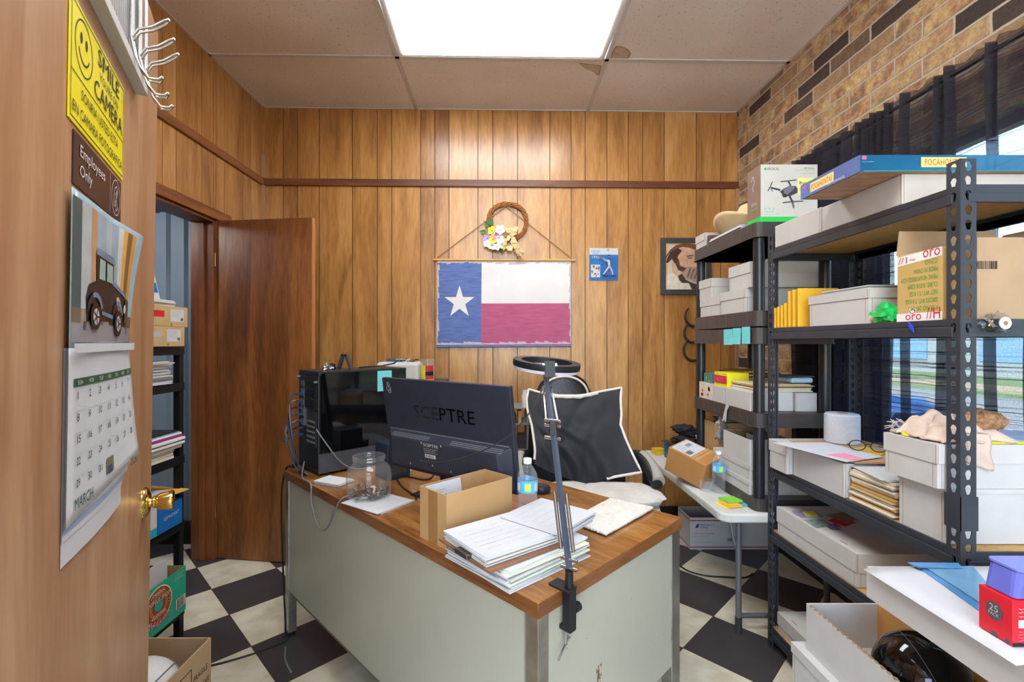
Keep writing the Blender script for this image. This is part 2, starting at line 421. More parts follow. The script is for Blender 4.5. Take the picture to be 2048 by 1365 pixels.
# ceiling tiles + grid
def ceil_mat():
    m = bpy.data.materials.new('ceiling_tile'); m.use_nodes = True; n, l = m.node_tree.nodes, m.node_tree.links; b = n['Principled BSDF']
    tc = n.new('ShaderNodeTexCoord'); v = n.new('ShaderNodeTexVoronoi'); v.inputs['Scale'].default_value = 62; mp = n.new('ShaderNodeMapping'); mp.inputs['Scale'].default_value = (1, .8, 1)
    nz0 = n.new('ShaderNodeTexNoise'); nz0.inputs['Scale'].default_value = 40; l.new(tc.outputs['Object'], nz0.inputs[0])
    ad = n.new('ShaderNodeMix'); ad.data_type = 'VECTOR'; ad.inputs['Factor'].default_value = .03; l.new(tc.outputs['Object'], ad.inputs['A']); l.new(nz0.outputs['Color'], ad.inputs['B'])
    l.new(ad.outputs['Result'], mp.inputs[0]); l.new(mp.outputs[0], v.inputs[0])
    r = n.new('ShaderNodeValToRGB'); r.color_ramp.elements[0].position = .09; r.color_ramp.elements[0].color = lin((188, 174, 162)); r.color_ramp.elements[1].position = .2; r.color_ramp.elements[1].color = lin((238, 231, 224))
    l.new(v.outputs['Distance'], r.inputs[0])
    nz = n.new('ShaderNodeTexNoise'); nz.inputs['Scale'].default_value = 1.3; l.new(tc.outputs['Object'], nz.inputs[0])
    r2 = n.new('ShaderNodeValToRGB'); r2.color_ramp.elements[0].position = .35; r2.color_ramp.elements[0].color = (.86, .82, .78, 1); r2.color_ramp.elements[1].position = .6; r2.color_ramp.elements[1].color = (1, 1, 1, 1); l.new(nz.outputs[0], r2.inputs[0])
    mx = n.new('ShaderNodeMix'); mx.data_type = 'RGBA'; mx.blend_type = 'MULTIPLY'; mx.inputs['Factor'].default_value = 1; l.new(r.outputs[0], mx.inputs['A']); l.new(r2.outputs[0], mx.inputs['B'])
    l.new(mx.outputs['Result'], b.inputs['Base Color']); b.inputs['Roughness'].default_value = .95
    bp = n.new('ShaderNodeBump'); bp.inputs['Strength'].default_value = .5; bp.inputs['Distance'].default_value = .004; l.new(r.outputs[0], bp.inputs['Height']); l.new(bp.outputs[0], b.inputs['Normal'])
    return m
CT = ceil_mat(); TEE = M('ceiling_tee', (206, 200, 194), .5, noise=.04)
rows = [0.0] + [.6215 + .61 * k for k in range(10)]
colx = [XL, -.622, .622, XR]
TROFF = [1, 4, 7]                       # grid rows that carry a light fixture in the middle bay
mb = MB()
for r in range(len(rows) - 1):
    for c in range(3):
        if c == 1 and r in TROFF: continue
        x0, x1 = colx[c], colx[c + 1]; a, b = rows[r], rows[r + 1]
        P = [(x0, yb(x0) - b), (x1, yb(x1) - b), (x1, yb(x1) - a), (x0, yb(x0) - a)]
        if P[0][1] < YF - .7: continue
        mb.hexa([Vector((x, y, ZC)) for x, y in P], [Vector((x, y, ZC + .02)) for x, y in P], CT)
ceil_ = build('ceiling', mb, kind='structure', keep=True)
mb = MB()
def tee(x0, y0, x1, y1, w=.012):
    d = Vector((x1 - x0, y1 - y0, 0)); q = Vector((-d.y, d.x, 0)).normalized() * w; A = Vector((x0, y0, 0)); B = Vector((x1, y1, 0))
    mb.hexa([p + Vector((0, 0, ZC - .006)) for p in (A - q, B - q, B + q, A + q)], [p + Vector((0, 0, ZC + .001)) for p in (A - q, B - q, B + q, A + q)], TEE)
for r in rows[:-1]: tee(XL, yb(XL) - r, XR, yb(XR) - r)
for x in colx[1:3]: tee(x, yb(x), x, YF)
tee(XL + .006, yb(XL), XL + .006, YF); tee(XR - .006, yb(XR), XR - .006, YF)
build('trim_6', mb, kind='structure', keep=True)
# water stains on the tiles by the fixture
stn = M('water_stain', (176, 142, 110), .95, noise=.3, nscale=60); stn2 = M('stained_tile', (200, 178, 158), .95, noise=.12, nscale=40)
cm = MB()
def stain(px):
    P = [on(x, y, ZC - .0015) for x, y in px]; c = sum(P, Vector()) / len(P); n = len(P)
    cm.poly([c + (p - c) * .84 + Vector((0, 0, -.0004)) for p in P][::-1], stn2)
    for i in range(n):
        a, b = P[i], P[(i + 1) % n]; cm.poly([a, b, c + (b - c) * .84, c + (a - c) * .84][::-1], stn)
stain([(1219, 121), (1226, 101), (1232, 92), (1244, 93), (1257, 99), (1262, 107), (1258, 116), (1250, 121)])
stain([(1158, 126), (1203, 131), (1199, 149), (1195, 151), (1185, 143), (1170, 137)])
build('water_stain', cm, ceil_)
# light fixtures: one over the desk, two unseen ones added as fill
LENS = bpy.data.materials.new('fixture_lens'); LENS.use_nodes = True
_n = LENS.node_tree.nodes; _b = _n['Principled BSDF']; _b.inputs['Base Color'].default_value = (.9, .93, .92, 1); _b.inputs['Emission Color'].default_value = (.94, .98, 1.0, 1)
_b.inputs['Emission Strength'].default_value = TROFFER; _b.inputs['Roughness'].default_value = .4
for i, r in enumerate(TROFF):
    x0, x1 = -.61, .61
    ym = yb(0) - (rows[r] + rows[r + 1]) / 2
    lb = ['white recessed fluorescent ceiling panel glowing above the desk', 'unseen fill light panel added behind the doorway, nearer one', 'unseen fill light panel added behind the doorway, farther one'][i]
    t = thing('ceiling_light', lb, 'light', (0, ym, ZC - .001), math.atan(BWS), 'ceiling light fixtures')
    f = MB()
    for a in ((-.61, .61, -.293, -.27), (-.61, .61, .27, .293), (-.61, -.575, -.27, .27), (.575, .61, -.27, .27)): f.box(a[0], a[1], a[2], a[3], -.004, .03, TEE)
    f.box(-.61, .61, -.293, .293, .03, .04, TEE)
    build('frame', f, t)
    f = MB(); f.box(-.575, .575, -.27, .27, -.009 if i == 0 else -.09, .008, LENS); build('diffuser', f, t)  # the added fixtures hang deeper to throw fill along the ceiling
# brick wall on the right with the window
def brick_mat():
    m = bpy.data.materials.new('brick'); m.use_nodes = True; n, l = m.node_tree.nodes, m.node_tree.links; b = n['Principled BSDF']
    tc = n.new('ShaderNodeTexCoord'); sx = n.new('ShaderNodeSeparateXYZ'); l.new(tc.outputs['Object'], sx.inputs[0])
    ad = n.new('ShaderNodeMath'); ad.operation = 'ADD'; l.new(sx.outputs['X'], ad.inputs[0]); l.new(sx.outputs['Y'], ad.inputs[1])
    cb = n.new('ShaderNodeCombineXYZ'); l.new(ad.outputs[0], cb.inputs[0]); l.new(sx.outputs['Z'], cb.inputs[1])
    nw = n.new('ShaderNodeTexNoise'); nw.inputs['Scale'].default_value = 22; l.new(tc.outputs['Object'], nw.inputs[0])
    mw = n.new('ShaderNodeMix'); mw.data_type = 'VECTOR'; mw.inputs['Factor'].default_value = .008; l.new(cb.outputs[0], mw.inputs['A']); l.new(nw.outputs['Color'], mw.inputs['B'])
    bk = n.new('ShaderNodeTexBrick'); bk.inputs['Scale'].default_value = 1; bk.inputs['Brick Width'].default_value = .268; bk.inputs['Row Height'].default_value = .079
    bk.inputs['Mortar Size'].default_value = .0065; bk.inputs['Mortar Smooth'].default_value = .3; bk.inputs['Color1'].default_value = (0, 0, 0, 1); bk.inputs['Color2'].default_value = (1, 1, 1, 1); bk.inputs['Mortar'].default_value = (.5, .5, .5, 1)
    l.new(mw.outputs['Result'], bk.inputs['Vector'])
    big = n.new('ShaderNodeTexNoise'); big.inputs['Scale'].default_value = 16; big.inputs['Detail'].default_value = 6; l.new(tc.outputs['Object'], big.inputs[0])
    fine = n.new('ShaderNodeTexNoise'); fine.inputs['Scale'].default_value = 85; fine.inputs['Detail'].default_value = 6; l.new(tc.outputs['Object'], fine.inputs[0])
    r = n.new('ShaderNodeValToRGB'); e = r.color_ramp.elements; e[0].position = 0; e[0].color = lin((66, 56, 52)); e[1].position = 1; e[1].color = lin((210, 186, 146))
    for p, c in ((.2, (84, 70, 62)), (.27, (158, 128, 100)), (.5, (182, 156, 122)), (.75, (196, 166, 130))): q = e.new(p); q.color = lin(c)
    r.color_ramp.interpolation = 'LINEAR'; l.new(bk.outputs['Color'], r.inputs[0])
    p2 = n.new('ShaderNodeValToRGB'); e = p2.color_ramp.elements; e[0].position = .36; e[0].color = lin((112, 88, 66)); e[1].position = .72; e[1].color = lin((226, 204, 150))
    q = e.new(.47); q.color = lin((176, 126, 92)); q = e.new(.58); q.color = lin((200, 168, 112)); l.new(big.outputs[0], p2.inputs[0])
    # lightest patches only on the lighter bricks
    k = n.new('ShaderNodeMath'); k.operation = 'MULTIPLY'; k.use_clamp = True; k.inputs[1].default_value = 1.5; 
    k0 = n.new('ShaderNodeMath'); k0.operation = 'SUBTRACT'; k0.inputs[1].default_value = .14; k0.use_clamp = True; l.new(bk.outputs['Color'], k0.inputs[0]); l.new(k0.outputs[0], k.inputs[0])
    kk = n.new('ShaderNodeMath'); kk.operation = 'MULTIPLY'; kk.inputs[1].default_value = .8; l.new(k.outputs[0], kk.inputs[0])
    m1 = n.new('ShaderNodeMix'); m1.data_type = 'RGBA'; l.new(kk.outputs[0], m1.inputs['Factor']); l.new(r.outputs[0], m1.inputs['A']); l.new(p2.outputs[0], m1.inputs['B'])
    fr = n.new('ShaderNodeValToRGB'); fr.color_ramp.elements[0].position = .3; fr.color_ramp.elements[0].color = (.62, .6, .58, 1); fr.color_ramp.elements[1].position = .62; fr.color_ramp.elements[1].color = (1.12, 1.12, 1.1, 1); l.new(fine.outputs[0], fr.inputs[0])
    m2 = n.new('ShaderNodeMix'); m2.data_type = 'RGBA'; m2.blend_type = 'MULTIPLY'; m2.inputs['Factor'].default_value = .75; l.new(m1.outputs['Result'], m2.inputs['A']); l.new(fr.outputs[0], m2.inputs['B'])
    m3 = n.new('ShaderNodeMix'); m3.data_type = 'RGBA'; m3.inputs['B'].default_value = lin((190, 176, 160)); l.new(bk.outputs['Fac'], m3.inputs['Factor']); l.new(m2.outputs['Result'], m3.inputs['A'])
    l.new(m3.outputs['Result'], b.inputs['Base Color']); b.inputs['Roughness'].default_value = .9
    iv = n.new('ShaderNodeMath'); iv.operation = 'SUBTRACT'; iv.inputs[0].default_value = 1; l.new(bk.outputs['Fac'], iv.inputs[1])
    ms = n.new('ShaderNodeMath'); ms.operation = 'MULTIPLY_ADD'; ms.inputs[1].default_value = .35; l.new(fine.outputs[0], ms.inputs[0]); l.new(iv.outputs[0], ms.inputs[2])
    bp = n.new('ShaderNodeBump'); bp.inputs['Strength'].default_value = .8; bp.inputs['Distance'].default_value = .008; l.new(ms.outputs[0], bp.inputs['Height']); l.new(bp.outputs[0], b.inputs['Normal'])
    return m
BR = brick_mat()
WY0, WY1, WZ0, WZ1 = 0.35, 2.24, 0.80, 2.10
mb = MB()
mb.box(XR, XR + .12, WY1, yb(XR) + .03, 0, ZC + .02, BR); mb.box(XR, XR + .12, YF, WY0, 0, ZC + .02, BR)
mb.box(XR, XR + .12, WY0, WY1, 0, WZ0, BR); mb.box(XR, XR + .12, WY0, WY1, WZ1, ZC + .02, BR)
build('wall_right', mb, kind='structure', keep=True)
ALU = M('bronze_aluminium', (70, 66, 64), .4, metal=.6)
win = MB()
for a in ((WY0, WY1, WZ0, WZ0 + .04), (WY0, WY1, WZ1 - .04, WZ1), (WY0, WY0 + .04, WZ0 + .04, WZ1 - .04), (WY1 - .04, WY1, WZ0 + .04, WZ1 - .04), (1.28, 1.32, WZ0 + .04, WZ1 - .04)):
    win.box(XR + .06, XR + .1, a[0], a[1], a[2], a[3], ALU)
wo_ = build('window_1', win, kind='structure', keep=True)
def glass_mat(name, tint=(1, 1, 1, 1), rough=0.0, haze=0.0):
    m = bpy.data.materials.new(name); m.use_nodes = True; n, l = m.node_tree.nodes, m.node_tree.links; n.remove(n['Principled BSDF'])
    t = n.new('ShaderNodeBsdfTransparent'); t.inputs[0].default_value = tint; g = n.new('ShaderNodeBsdfGlossy'); g.inputs['Roughness'].default_value = rough
    fz = n.new('ShaderNodeFresnel'); fz.inputs[0].default_value = 1.45; nz = n.new('ShaderNodeTexNoise'); nz.inputs['Scale'].default_value = 3
    mu = n.new('ShaderNodeMath'); mu.operation = 'MULTIPLY'; ge = n.new('ShaderNodeNewGeometry'); iv = n.new('ShaderNodeMath'); iv.operation = 'SUBTRACT'; iv.inputs[0].default_value = 1; l.new(ge.outputs['Backfacing'], iv.inputs[1]); l.new(iv.outputs[0], mu.inputs[1]); l.new(fz.outputs[0], mu.inputs[0])
    mx = n.new('ShaderNodeMixShader'); l.new(mu.outputs[0], mx.inputs[0]); l.new(t.outputs[0], mx.inputs[1]); l.new(g.outputs[0], mx.inputs[2]); out = mx.outputs[0]
    if haze:
        d = n.new('ShaderNodeBsdfDiffuse'); d.inputs[0].default_value = (.8, .82, .84, 1); lw = n.new('ShaderNodeLayerWeight'); lw.inputs['Blend'].default_value = .35
        k = n.new('ShaderNodeMath'); k.operation = 'MULTIPLY_ADD'; k.inputs[1].default_value = haze; k.inputs[2].default_value = haze * .25; l.new(lw.outputs['Facing'], k.inputs[0])
        m2 = n.new('ShaderNodeMixShader'); l.new(k.outputs[0], m2.inputs[0]); l.new(mx.outputs[0], m2.inputs[1]); l.new(d.outputs[0], m2.inputs[2]); out = m2.outputs[0]
    l.new(out, n['Material Output'].inputs[0])
    return m
PANE = glass_mat('window_glass', (.93, .97, .96, 1))
g = MB(); g.box(XR + .078, XR + .082, WY0 + .04, 1.28, WZ0 + .04, WZ1 - .04, PANE); g.box(XR + .078, XR + .082, 1.32, WY1 - .04, WZ0 + .04, WZ1 - .04, PANE); build('window_glass', g, wo_)
# baseboards
mb = MB(); a, b = Vector((XL + .02, yb(XL) - .005, 0)), Vector((XR - .02, yb(XR) - .005, 0))
mb.hexa([a, a + N * .01, b + N * .01, b], [p + Vector((0, 0, .1)) for p in (a, a + N * .01, b + N * .01, b)], BLACK); build('baseboard_back', mb, kind='structure', keep=True)
mb = MB(); mb.box(XR - .012, XR - .001, YF, yb(XR) - .03, 0, .1, BLACK); build('baseboard_right', mb, kind='structure', keep=True)
# unseen end wall far behind the camera, opened wide to let fill daylight in
SW = M('shop_wall', (206, 200, 190), .8)
mb = MB(); mb.box(-3.3, XR + .12, YF - .1, YF, 0, .35, SW); mb.box(-3.3, XR + .12, YF - .1, YF, 2.75, ZC + .02, SW); mb.box(-3.3, XL + .1, YF - .1, YF, .35, 2.75, SW); mb.box(XR - .1, XR + .12, YF - .1, YF, .35, 2.75, SW); build('wall_front', mb, kind='structure', keep=True)
mb = MB(); mb.slab([(-30, -30, -.12), (XR + .13, -30, -.12), (XR + .13, YF - .1, -.12), (-30, YF - .1, -.12)], .01, M('bounce_concrete', (190, 186, 178), .9)); build('bounce_apron', mb, kind='structure', keep=True)  # bright ground added out of view to bounce sun onto the ceiling
# side room: ribbed blue-grey metal lining, dark base, low ceiling
RIB = M('ribbed_metal', (146, 162, 176), .45, noise=.08, nscale=3, stretch=(1, 1, .4))
mb = MB(); X = -3.2; i = 0; prof = []
while X < XL - .004:
    prof += [(X, 3.05), (X + .045, 3.05), (X + .06, 3.028), (X + .10, 3.028), (X + .115, 3.05)]; X += .115 + .0001
prof = [p for p in prof if p[0] < XL - .01] + [(XL - .01, 3.05)]
mb.add([Vector((x, y, z)) for x, y in prof for z in (0, 2.14)], [(2 * k, 2 * k + 2, 2 * k + 3, 2 * k + 1) for k in range(len(prof) - 1)], RIB)
mb.box(-3.2, XL - .01, 3.052, 3.09, 0, 2.14, RIB)
build('wall_closet_end', mb, kind='structure', keep=True)
mb = MB(); mb.box(-3.2, XL - .031, 3.0, 3.027, 0, .14, BLACK); build('baseboard_closet', mb, kind='structure', keep=True)
mb = MB(); mb.box(-3.24, -3.2, .9, 3.09, 0, 2.2, RIB); build('wall_closet_left', mb, kind='structure', keep=True)
mb = MB(); mb.box(-3.2, XL - .031, .86, .9, 0, 2.2, RIB); build('wall_closet_front', mb, kind='structure', keep=True)
mb = MB(); mb.box(-3.2, XL - .031, .9, 3.09, 2.14, 2.17, M('closet_ceiling', (122, 120, 118), .8)); build('ceiling_closet', mb, kind='structure', keep=True)
t = thing('ceiling_light', 'small round fill light added on the low ceiling of the side room', 'light', (-2.35, 2.3, 2.08))  # lamp added to brighten the side room
b = MB(); b.lathe([(.11, .055), (.1, .04), (.05, .03)], BRASS); build('base', b, t); b = MB(); FILL_BULB = M('fill_bulb', (235, 240, 255), .5, emit=60.0); b.lathe([(0, -.03), (.05, -.02), (.07, .0), (.06, .025), (.04, .035)], FILL_BULB, cap=False); build('globe', b, t)
# partition beside the entry door (left of the doorway)
HX, HY = -.408, .274
mb = MB(); mb.box(XL, HX - .05, HY - .09, HY - .03, 0, ZC, PANEL); build('wall_entry', mb, kind='structure', keep=True)
mb = MB(); mb.box(HX - .05, HX - .012, HY - .1, HY - .02, 0, 2.12, TRIMZ); build('trim_7', mb, kind='structure', keep=True, bevel=.002)
# ------------------------------------------------------------------ outside the window
LAWN = M('lawn', (92, 108, 64), .95, noise=.3, nscale=2.5, bump=.3, bscale=30)
mb = MB(); mb.box(XR + .13, 40, -20, 40, -.3, -.12, LAWN); build('lawn', mb, keep=True, kind='structure')
ROAD = M('asphalt', (116, 114, 110), .9, noise=.1)
mb = MB()
mb.slab([(7.5, -20, -.12), (12.5, -20, -.12), (12.5, 40, -.12), (7.5, 40, -.12)], .01, ROAD); build('road', mb, keep=True, kind='structure')
mb = MB()
mb.slab([(14, -20, -.12), (16, -20, -.12), (16, 40, -.12), (14, 40, -.12)], .01, M('far_kerb', (140, 126, 96), .9)); build('pavement', mb, keep=True, kind='structure')
t = thing('building', 'pale building with a red fascia across the street, seen through the curtain', 'building', (22, 14, -.12))
b_ = MB(); b_.box(-2, 2, -16, 12, 0, 3.0, M('far_wall', (130, 134, 134), .8)); build('wall', b_, t)
b_ = MB(); b_.box(-2.3, 2.3, -16.3, 12.3, 3.0, 3.5, M('red_fascia', (176, 62, 52), .6)); build('roof', b_, t)
for yy in (-12, -7, -2, 3, 8):
    b_ = MB(); b_.box(-2.04, -1.99, yy, yy + 2.6, .6, 2.3, M('far_window', (96, 130, 158), .1)); build('window', b_, t)
# low blue heap on the grass, stand-in for an unidentified object
HEAP_BLUE = M('blue_heap', (30, 62, 106), .35, noise=.3, nscale=6, bump=.5, bscale=8)
b_ = MB(); b_.blob((5.7, 7.4, .12), (.75, 1.0, .36), HEAP_BLUE, amp=.5, seed=4, flat=.66); build('heap_stand_in', b_, label='dark blue stand-in heap for an unidentified object on the grass outside the window', cat='heap_stand_in')
# ------------------------------------------------------------------ the curtain
def curtain_mat():
    m = bpy.data.materials.new('sheer_black_curtain'); m.use_nodes = True; n, l = m.node_tree.nodes, m.node_tree.links; n.remove(n['Principled BSDF'])
    tc = n.new('ShaderNodeTexCoord'); mp = n.new('ShaderNodeMapping'); mp.inputs['Scale'].default_value = (1, 1.1, 150); l.new(tc.outputs['Object'], mp.inputs[0])
    nz = n.new('ShaderNodeTexNoise'); nz.inputs['Scale'].default_value = 1.0; nz.inputs['Detail'].default_value = 3; l.new(mp.outputs[0], nz.inputs[0])
    r = n.new('ShaderNodeValToRGB'); r.color_ramp.elements[0].position = .36; r.color_ramp.elements[0].color = (.92, .92, .92, 1); r.color_ramp.elements[1].position = .46; r.color_ramp.elements[1].color = (.66, .66, .66, 1); l.new(nz.outputs[0], r.inputs[0])
    n2 = n.new('ShaderNodeTexNoise'); n2.inputs['Scale'].default_value = 300; l.new(tc.outputs['Object'], n2.inputs[0])
    m0 = n.new('ShaderNodeMath'); m0.operation = 'MULTIPLY_ADD'; m0.inputs[1].default_value = .3; l.new(n2.outputs[0], m0.inputs[0])
    s0 = n.new('ShaderNodeMath'); s0.operation = 'SUBTRACT'; s0.inputs[1].default_value = .15; l.new(r.outputs[0], s0.inputs[0]); l.new(s0.outputs[0], m0.inputs[2]); m0.use_clamp = True
    t = n.new('ShaderNodeBsdfTransparent'); d = n.new('ShaderNodeBsdfDiffuse'); d.inputs[0].default_value = lin((62, 60, 68)); tl = n.new('ShaderNodeBsdfTranslucent'); tl.inputs[0].default_value = lin((44, 50, 72))
    a = n.new('ShaderNodeMixShader'); a.inputs[0].default_value = .3; l.new(d.outputs[0], a.inputs[1]); l.new(tl.outputs[0], a.inputs[2])
    mx = n.new('ShaderNodeMixShader'); l.new(m0.outputs[0], mx.inputs[0]); l.new(t.outputs[0], mx.inputs[1]); l.new(a.outputs[0], mx.inputs[2]); l.new(mx.outputs[0], n['Material Output'].inputs[0])
    return m
CUR = curtain_mat()
mb = MB()
path = []          # (x, y at the fold's root, reach of the fold beyond its root)
rr = random.Random(5); from mathutils import noise as _cn
y = .25; nxt = y + .05
while y < 2.64:
    path.append((1.655 + .010 * math.sin(y * 31), y, 0)); y += .022
    if y > nxt:
        w = rr.choice([.006, .010, .014, .022, .03, .036])
        path += [(1.66, y, 0), (1.645, y, w * .5), (1.634, y, w), (1.645, y, w * .6), (1.664, y, .002), (1.674, y, w * .5), (1.662, y, w + .004)]
        y += w + .008
        nxt = y + rr.choice([.02, .05, .09, .13] if y < 2.0 else [.004, .012, .03])
NZ = 34
vs = []; nP = len(path)
for j in range(NZ + 1):
    z = 2.315 - (2.315 - .62) * j / NZ; fr_ = j / NZ
    for i, (x, yy, dw) in enumerate(path):
        k = min(1, j / 4); g = 1.25 + .9 * _cn.noise(Vector((yy * 6, fr_ * 2.4, 0))) - .45 * fr_
        vs.append(Vector((x + .005 * math.sin(yy * 55 + j * .3) * k, yy + dw * (1 + (g - 1) * k) + .012 * fr_ * math.sin(yy * 9 + fr_ * 2), z + (.008 * math.sin(yy * 70) if j == 0 else 0))))
mb.add(vs, [(j * nP + i, j * nP + i + 1, (j + 1) * nP + i + 1, (j + 1) * nP + i) for j in range(NZ) for i in range(nP - 1)], CUR, True)
t = thing('curtain', 'sheer black gathered curtain hanging over the window in the brick wall', 'curtain', (1.655, 1.4, .62))
build('cloth', mb, t, world=True)
b_ = MB(); b_.tube([(1.66, .2, 2.285), (1.66, 2.7, 2.285)], .008, BLACK); build('rod', b_, t, world=True)
# ================================================================== BOX BUILDERS
def lidbox(label, x0, x1, y0, y1, z0, z1, lid=.045, rz=0, group=None, mat=None, name='storage_box', cat='box', slots=False, ov=.003, under=False):
    """closed card storage box with a separate overlapping lid; world box, turned by rz about its middle"""
    mat = mat or CARD_W
    w, d, h = x1 - x0, y1 - y0, z1 - z0
    t = thing(name, label, cat, ((x0 + x1) / 2, (y0 + y1) / 2, z0), rz, group)
    b = MB(); b.box(-w / 2 + ov, w / 2 - ov, -d / 2 + ov, d / 2 - ov, 0, h - .004, mat); 
    for sx in (-1, 1):
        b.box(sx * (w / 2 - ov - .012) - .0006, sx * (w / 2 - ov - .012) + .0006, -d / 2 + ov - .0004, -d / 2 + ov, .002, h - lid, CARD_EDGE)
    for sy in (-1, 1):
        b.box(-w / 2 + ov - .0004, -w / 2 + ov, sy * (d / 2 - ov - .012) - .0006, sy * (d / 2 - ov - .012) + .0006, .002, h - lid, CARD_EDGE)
    build('body', b, t, bevel=.0015)
    b = MB(); b.box(-w / 2, w / 2, -d / 2, d / 2, h - lid, h, mat)
    # seam lines at the folded corner flaps, and the hand slots
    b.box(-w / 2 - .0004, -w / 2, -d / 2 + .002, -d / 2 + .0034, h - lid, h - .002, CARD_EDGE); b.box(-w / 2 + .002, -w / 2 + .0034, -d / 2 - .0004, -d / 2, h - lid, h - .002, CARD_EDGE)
    if slots:
        for sy in (-1, 1): b.box(-w / 2 + .02, -w / 2 + .024, sy * d * .3 - .018, sy * d * .3 + .018, h, h + .0006, CARD_EDGE)
    build('lid', b, t, bevel=.002)
    return t
def openbox(label, x0, x1, y0, y1, z0, z1, th=.004, rz=0, mat=None, inner=None, name='open_box', cat='box', group=None, flaps=0):
    mat = mat or CARD_W; inner = inner or mat
    w, d, h = x1 - x0, y1 - y0, z1 - z0
    t = thing(name, label, cat, ((x0 + x1) / 2, (y0 + y1) / 2, z0), rz, group)
    b = MB(); b.box(-w / 2, w / 2, -d / 2, d / 2, 0, th, mat)
    for a in ((-w / 2, w / 2, -d / 2, -d / 2 + th), (-w / 2, w / 2, d / 2 - th, d / 2), (-w / 2, -w / 2 + th, -d / 2 + th, d / 2 - th), (w / 2 - th, w / 2, -d / 2 + th, d / 2 - th)):
        b.box(a[0], a[1], a[2], a[3], th, h, mat)
    e = .0008     # liner faces inside
    if inner is not mat:
        for a in ((-w / 2 + th, w / 2 - th, -d / 2 + th, -d / 2 + th + e), (-w / 2 + th, w / 2 - th, d / 2 - th - e, d / 2 - th), (-w / 2 + th, -w / 2 + th + e, -d / 2 + th, d / 2 - th), (w / 2 - th - e, w / 2 - th, -d / 2 + th, d / 2 - th)):
            b.box(a[0], a[1], a[2], a[3], th, h - .001, inner)
    build('body', b, t)
    return t
def pbox(name, label, cat, x0, x1, y0, y1, z0, z1, m, rz=0, group=None, bevel=.0015, parts=True):
    t = thing(name, label, cat, ((x0 + x1) / 2, (y0 + y1) / 2, z0), rz, group)
    w, d = x1 - x0, y1 - y0
    b = MB(); b.box(-w / 2, w / 2, -d / 2, d / 2, 0, z1 - z0, m); build('body', b, t, bevel=bevel)
    return t
def sheets(label, cx, cy, z, w, d, h, rz=0, n=None, jit=.008, seed=1, name='paper_stack', cat='papers', mats=None, kind='stuff', write=0):
    """a loose stack of paper sheets"""
    rr = random.Random(seed); n = n or max(2, int(h / .006)); mats = mats or [PAPER, PAPER, WHITE, PAPER2]
    b = MB(); t = h / n
    for i in range(n):
        a = rr.uniform(-1, 1) * jit * 6; ox, oy = rr.uniform(-jit, jit), rr.uniform(-jit, jit)
        m = mats[rr.randrange(len(mats))]
        R = Matrix.Rotation(rz + a * .5, 4, 'Z'); T = Matrix.Translation((cx, cy, z + i * t))
        b.box(-w / 2 + ox, w / 2 + ox, -d / 2 + oy, d / 2 + oy, 0, t * .86, m, mtx=T @ R)
    if write:
        R = Matrix.Rotation(rz, 3, 'Z'); O = Vector((cx, cy, z + h - t * .14)) + R @ Vector((-w / 2 + .02, -d / 2 + .02, 0))
        Dec(O, R @ Vector((1, 0, 0)), R @ Vector((0, 1, 0)), b).scrib(0, 0, w - .05, d - .05, write, PENCIL, seed=seed, w=.0016)
    o = build(name, b, label=label, cat=cat, kind=kind)
    return o
# ================================================================== ENTRY DOOR (standing open at the left)
DOORW = wood('entry_door_veneer', (168, 122, 86), (186, 142, 106), (204, 162, 126), rough=.3, coat=.15)
dd = Vector((-.464, .886, 0)); dn = Vector((.886, .464, 0))
drz = math.atan2(.886, -.464)
door = thing('door_1', '', '', (HX, HY, 0), drz, rx=math.radians(.75))
del door['label']; del door['category']; door['kind'] = 'structure'
DW = .925
b = MB(); b.box(0, DW, 0, .036, .008, 2.03, DOORW); build('leaf', b, door, bevel=.002)
# brass knob with its rose (u, z on the leaf; -y is towards the camera)
k = MB(); mt = Matrix.Rotation(PI / 2, 3, 'X')
k.lathe([(.0, -.001), (.034, 0), (.033, .004), (.027, .008), (.02, .011)], BRASS, c=(.845, 0, .945), mtx=mt)
k.lathe([(.013, .006), (.010, .010), (.010, .015), (.0135, .018), (.0125, .021), (.0165, .025), (.0185, .029), (.0205, .044), (.0215, .050), (.0205, .0535), (.016, .055), (.0, .0545)], BRASS, c=(.845, 0, .945), mtx=mt)
build('door_knob', k, door)
b = MB(); b.box(DW - .0005, DW + .0008, .005, .031, .90, .99, BRASS); build('latch_plate', b, door)
Wd = wmat(door); R3 = Wd.to_3x3()
DU = R3 @ Vector((1, 0, 0)); DV = R3 @ Vector((0, 0, 1)); DN = DU.cross(DV)      # DN points to the viewer
def dpt(u, z, s=0.0): return Wd @ Vector((u, -s, z))
# hung items on the door
def panel(name, label, cat, u0, u1, z0, z1, m, th=.0015, rot=0, bevel=0, off=.0005):
    t = thing(name, label, cat, dpt(u0, z0, off)); b = MB()
    P = [dpt(u, z, off) for u, z in ((u0, z0), (u1, z0), (u1, z1), (u0, z1))]
    b.prism(P, DN * th, m); build('plate', b, t, world=True, bevel=bevel)
    return t, Dec(dpt(u0, z0, off + th), DU, DV)
SY = M('sign_yellow', (246, 230, 22), .35, noise=.02)
t, d = panel('sign', 'yellow plastic sign with a smiley face, SMILE YOU\'RE ON CAMERA, on the entry door', 'sign', .344, .614, 1.585, 1.748, SY, bevel=.0006)
W_, H_ = .27, .163
d.path([(.006, .006), (W_ - .006, .006), (W_ - .006, H_ - .006), (.006, H_ - .006), (.006, .006)], .0014, INK)
d.line(.006, .0665, W_ - .006, .0665, .0014, INK)
d.ring(.055, .114, .037, .002, INK, ry=.037); d.disc(.043, .124, .0045, INK, ry=.0075); d.disc(.064, .124, .0045, INK, ry=.0075)
d.ring(.055, .116, .024, .0028, INK, a0=PI * 1.12, a1=PI * 1.88)
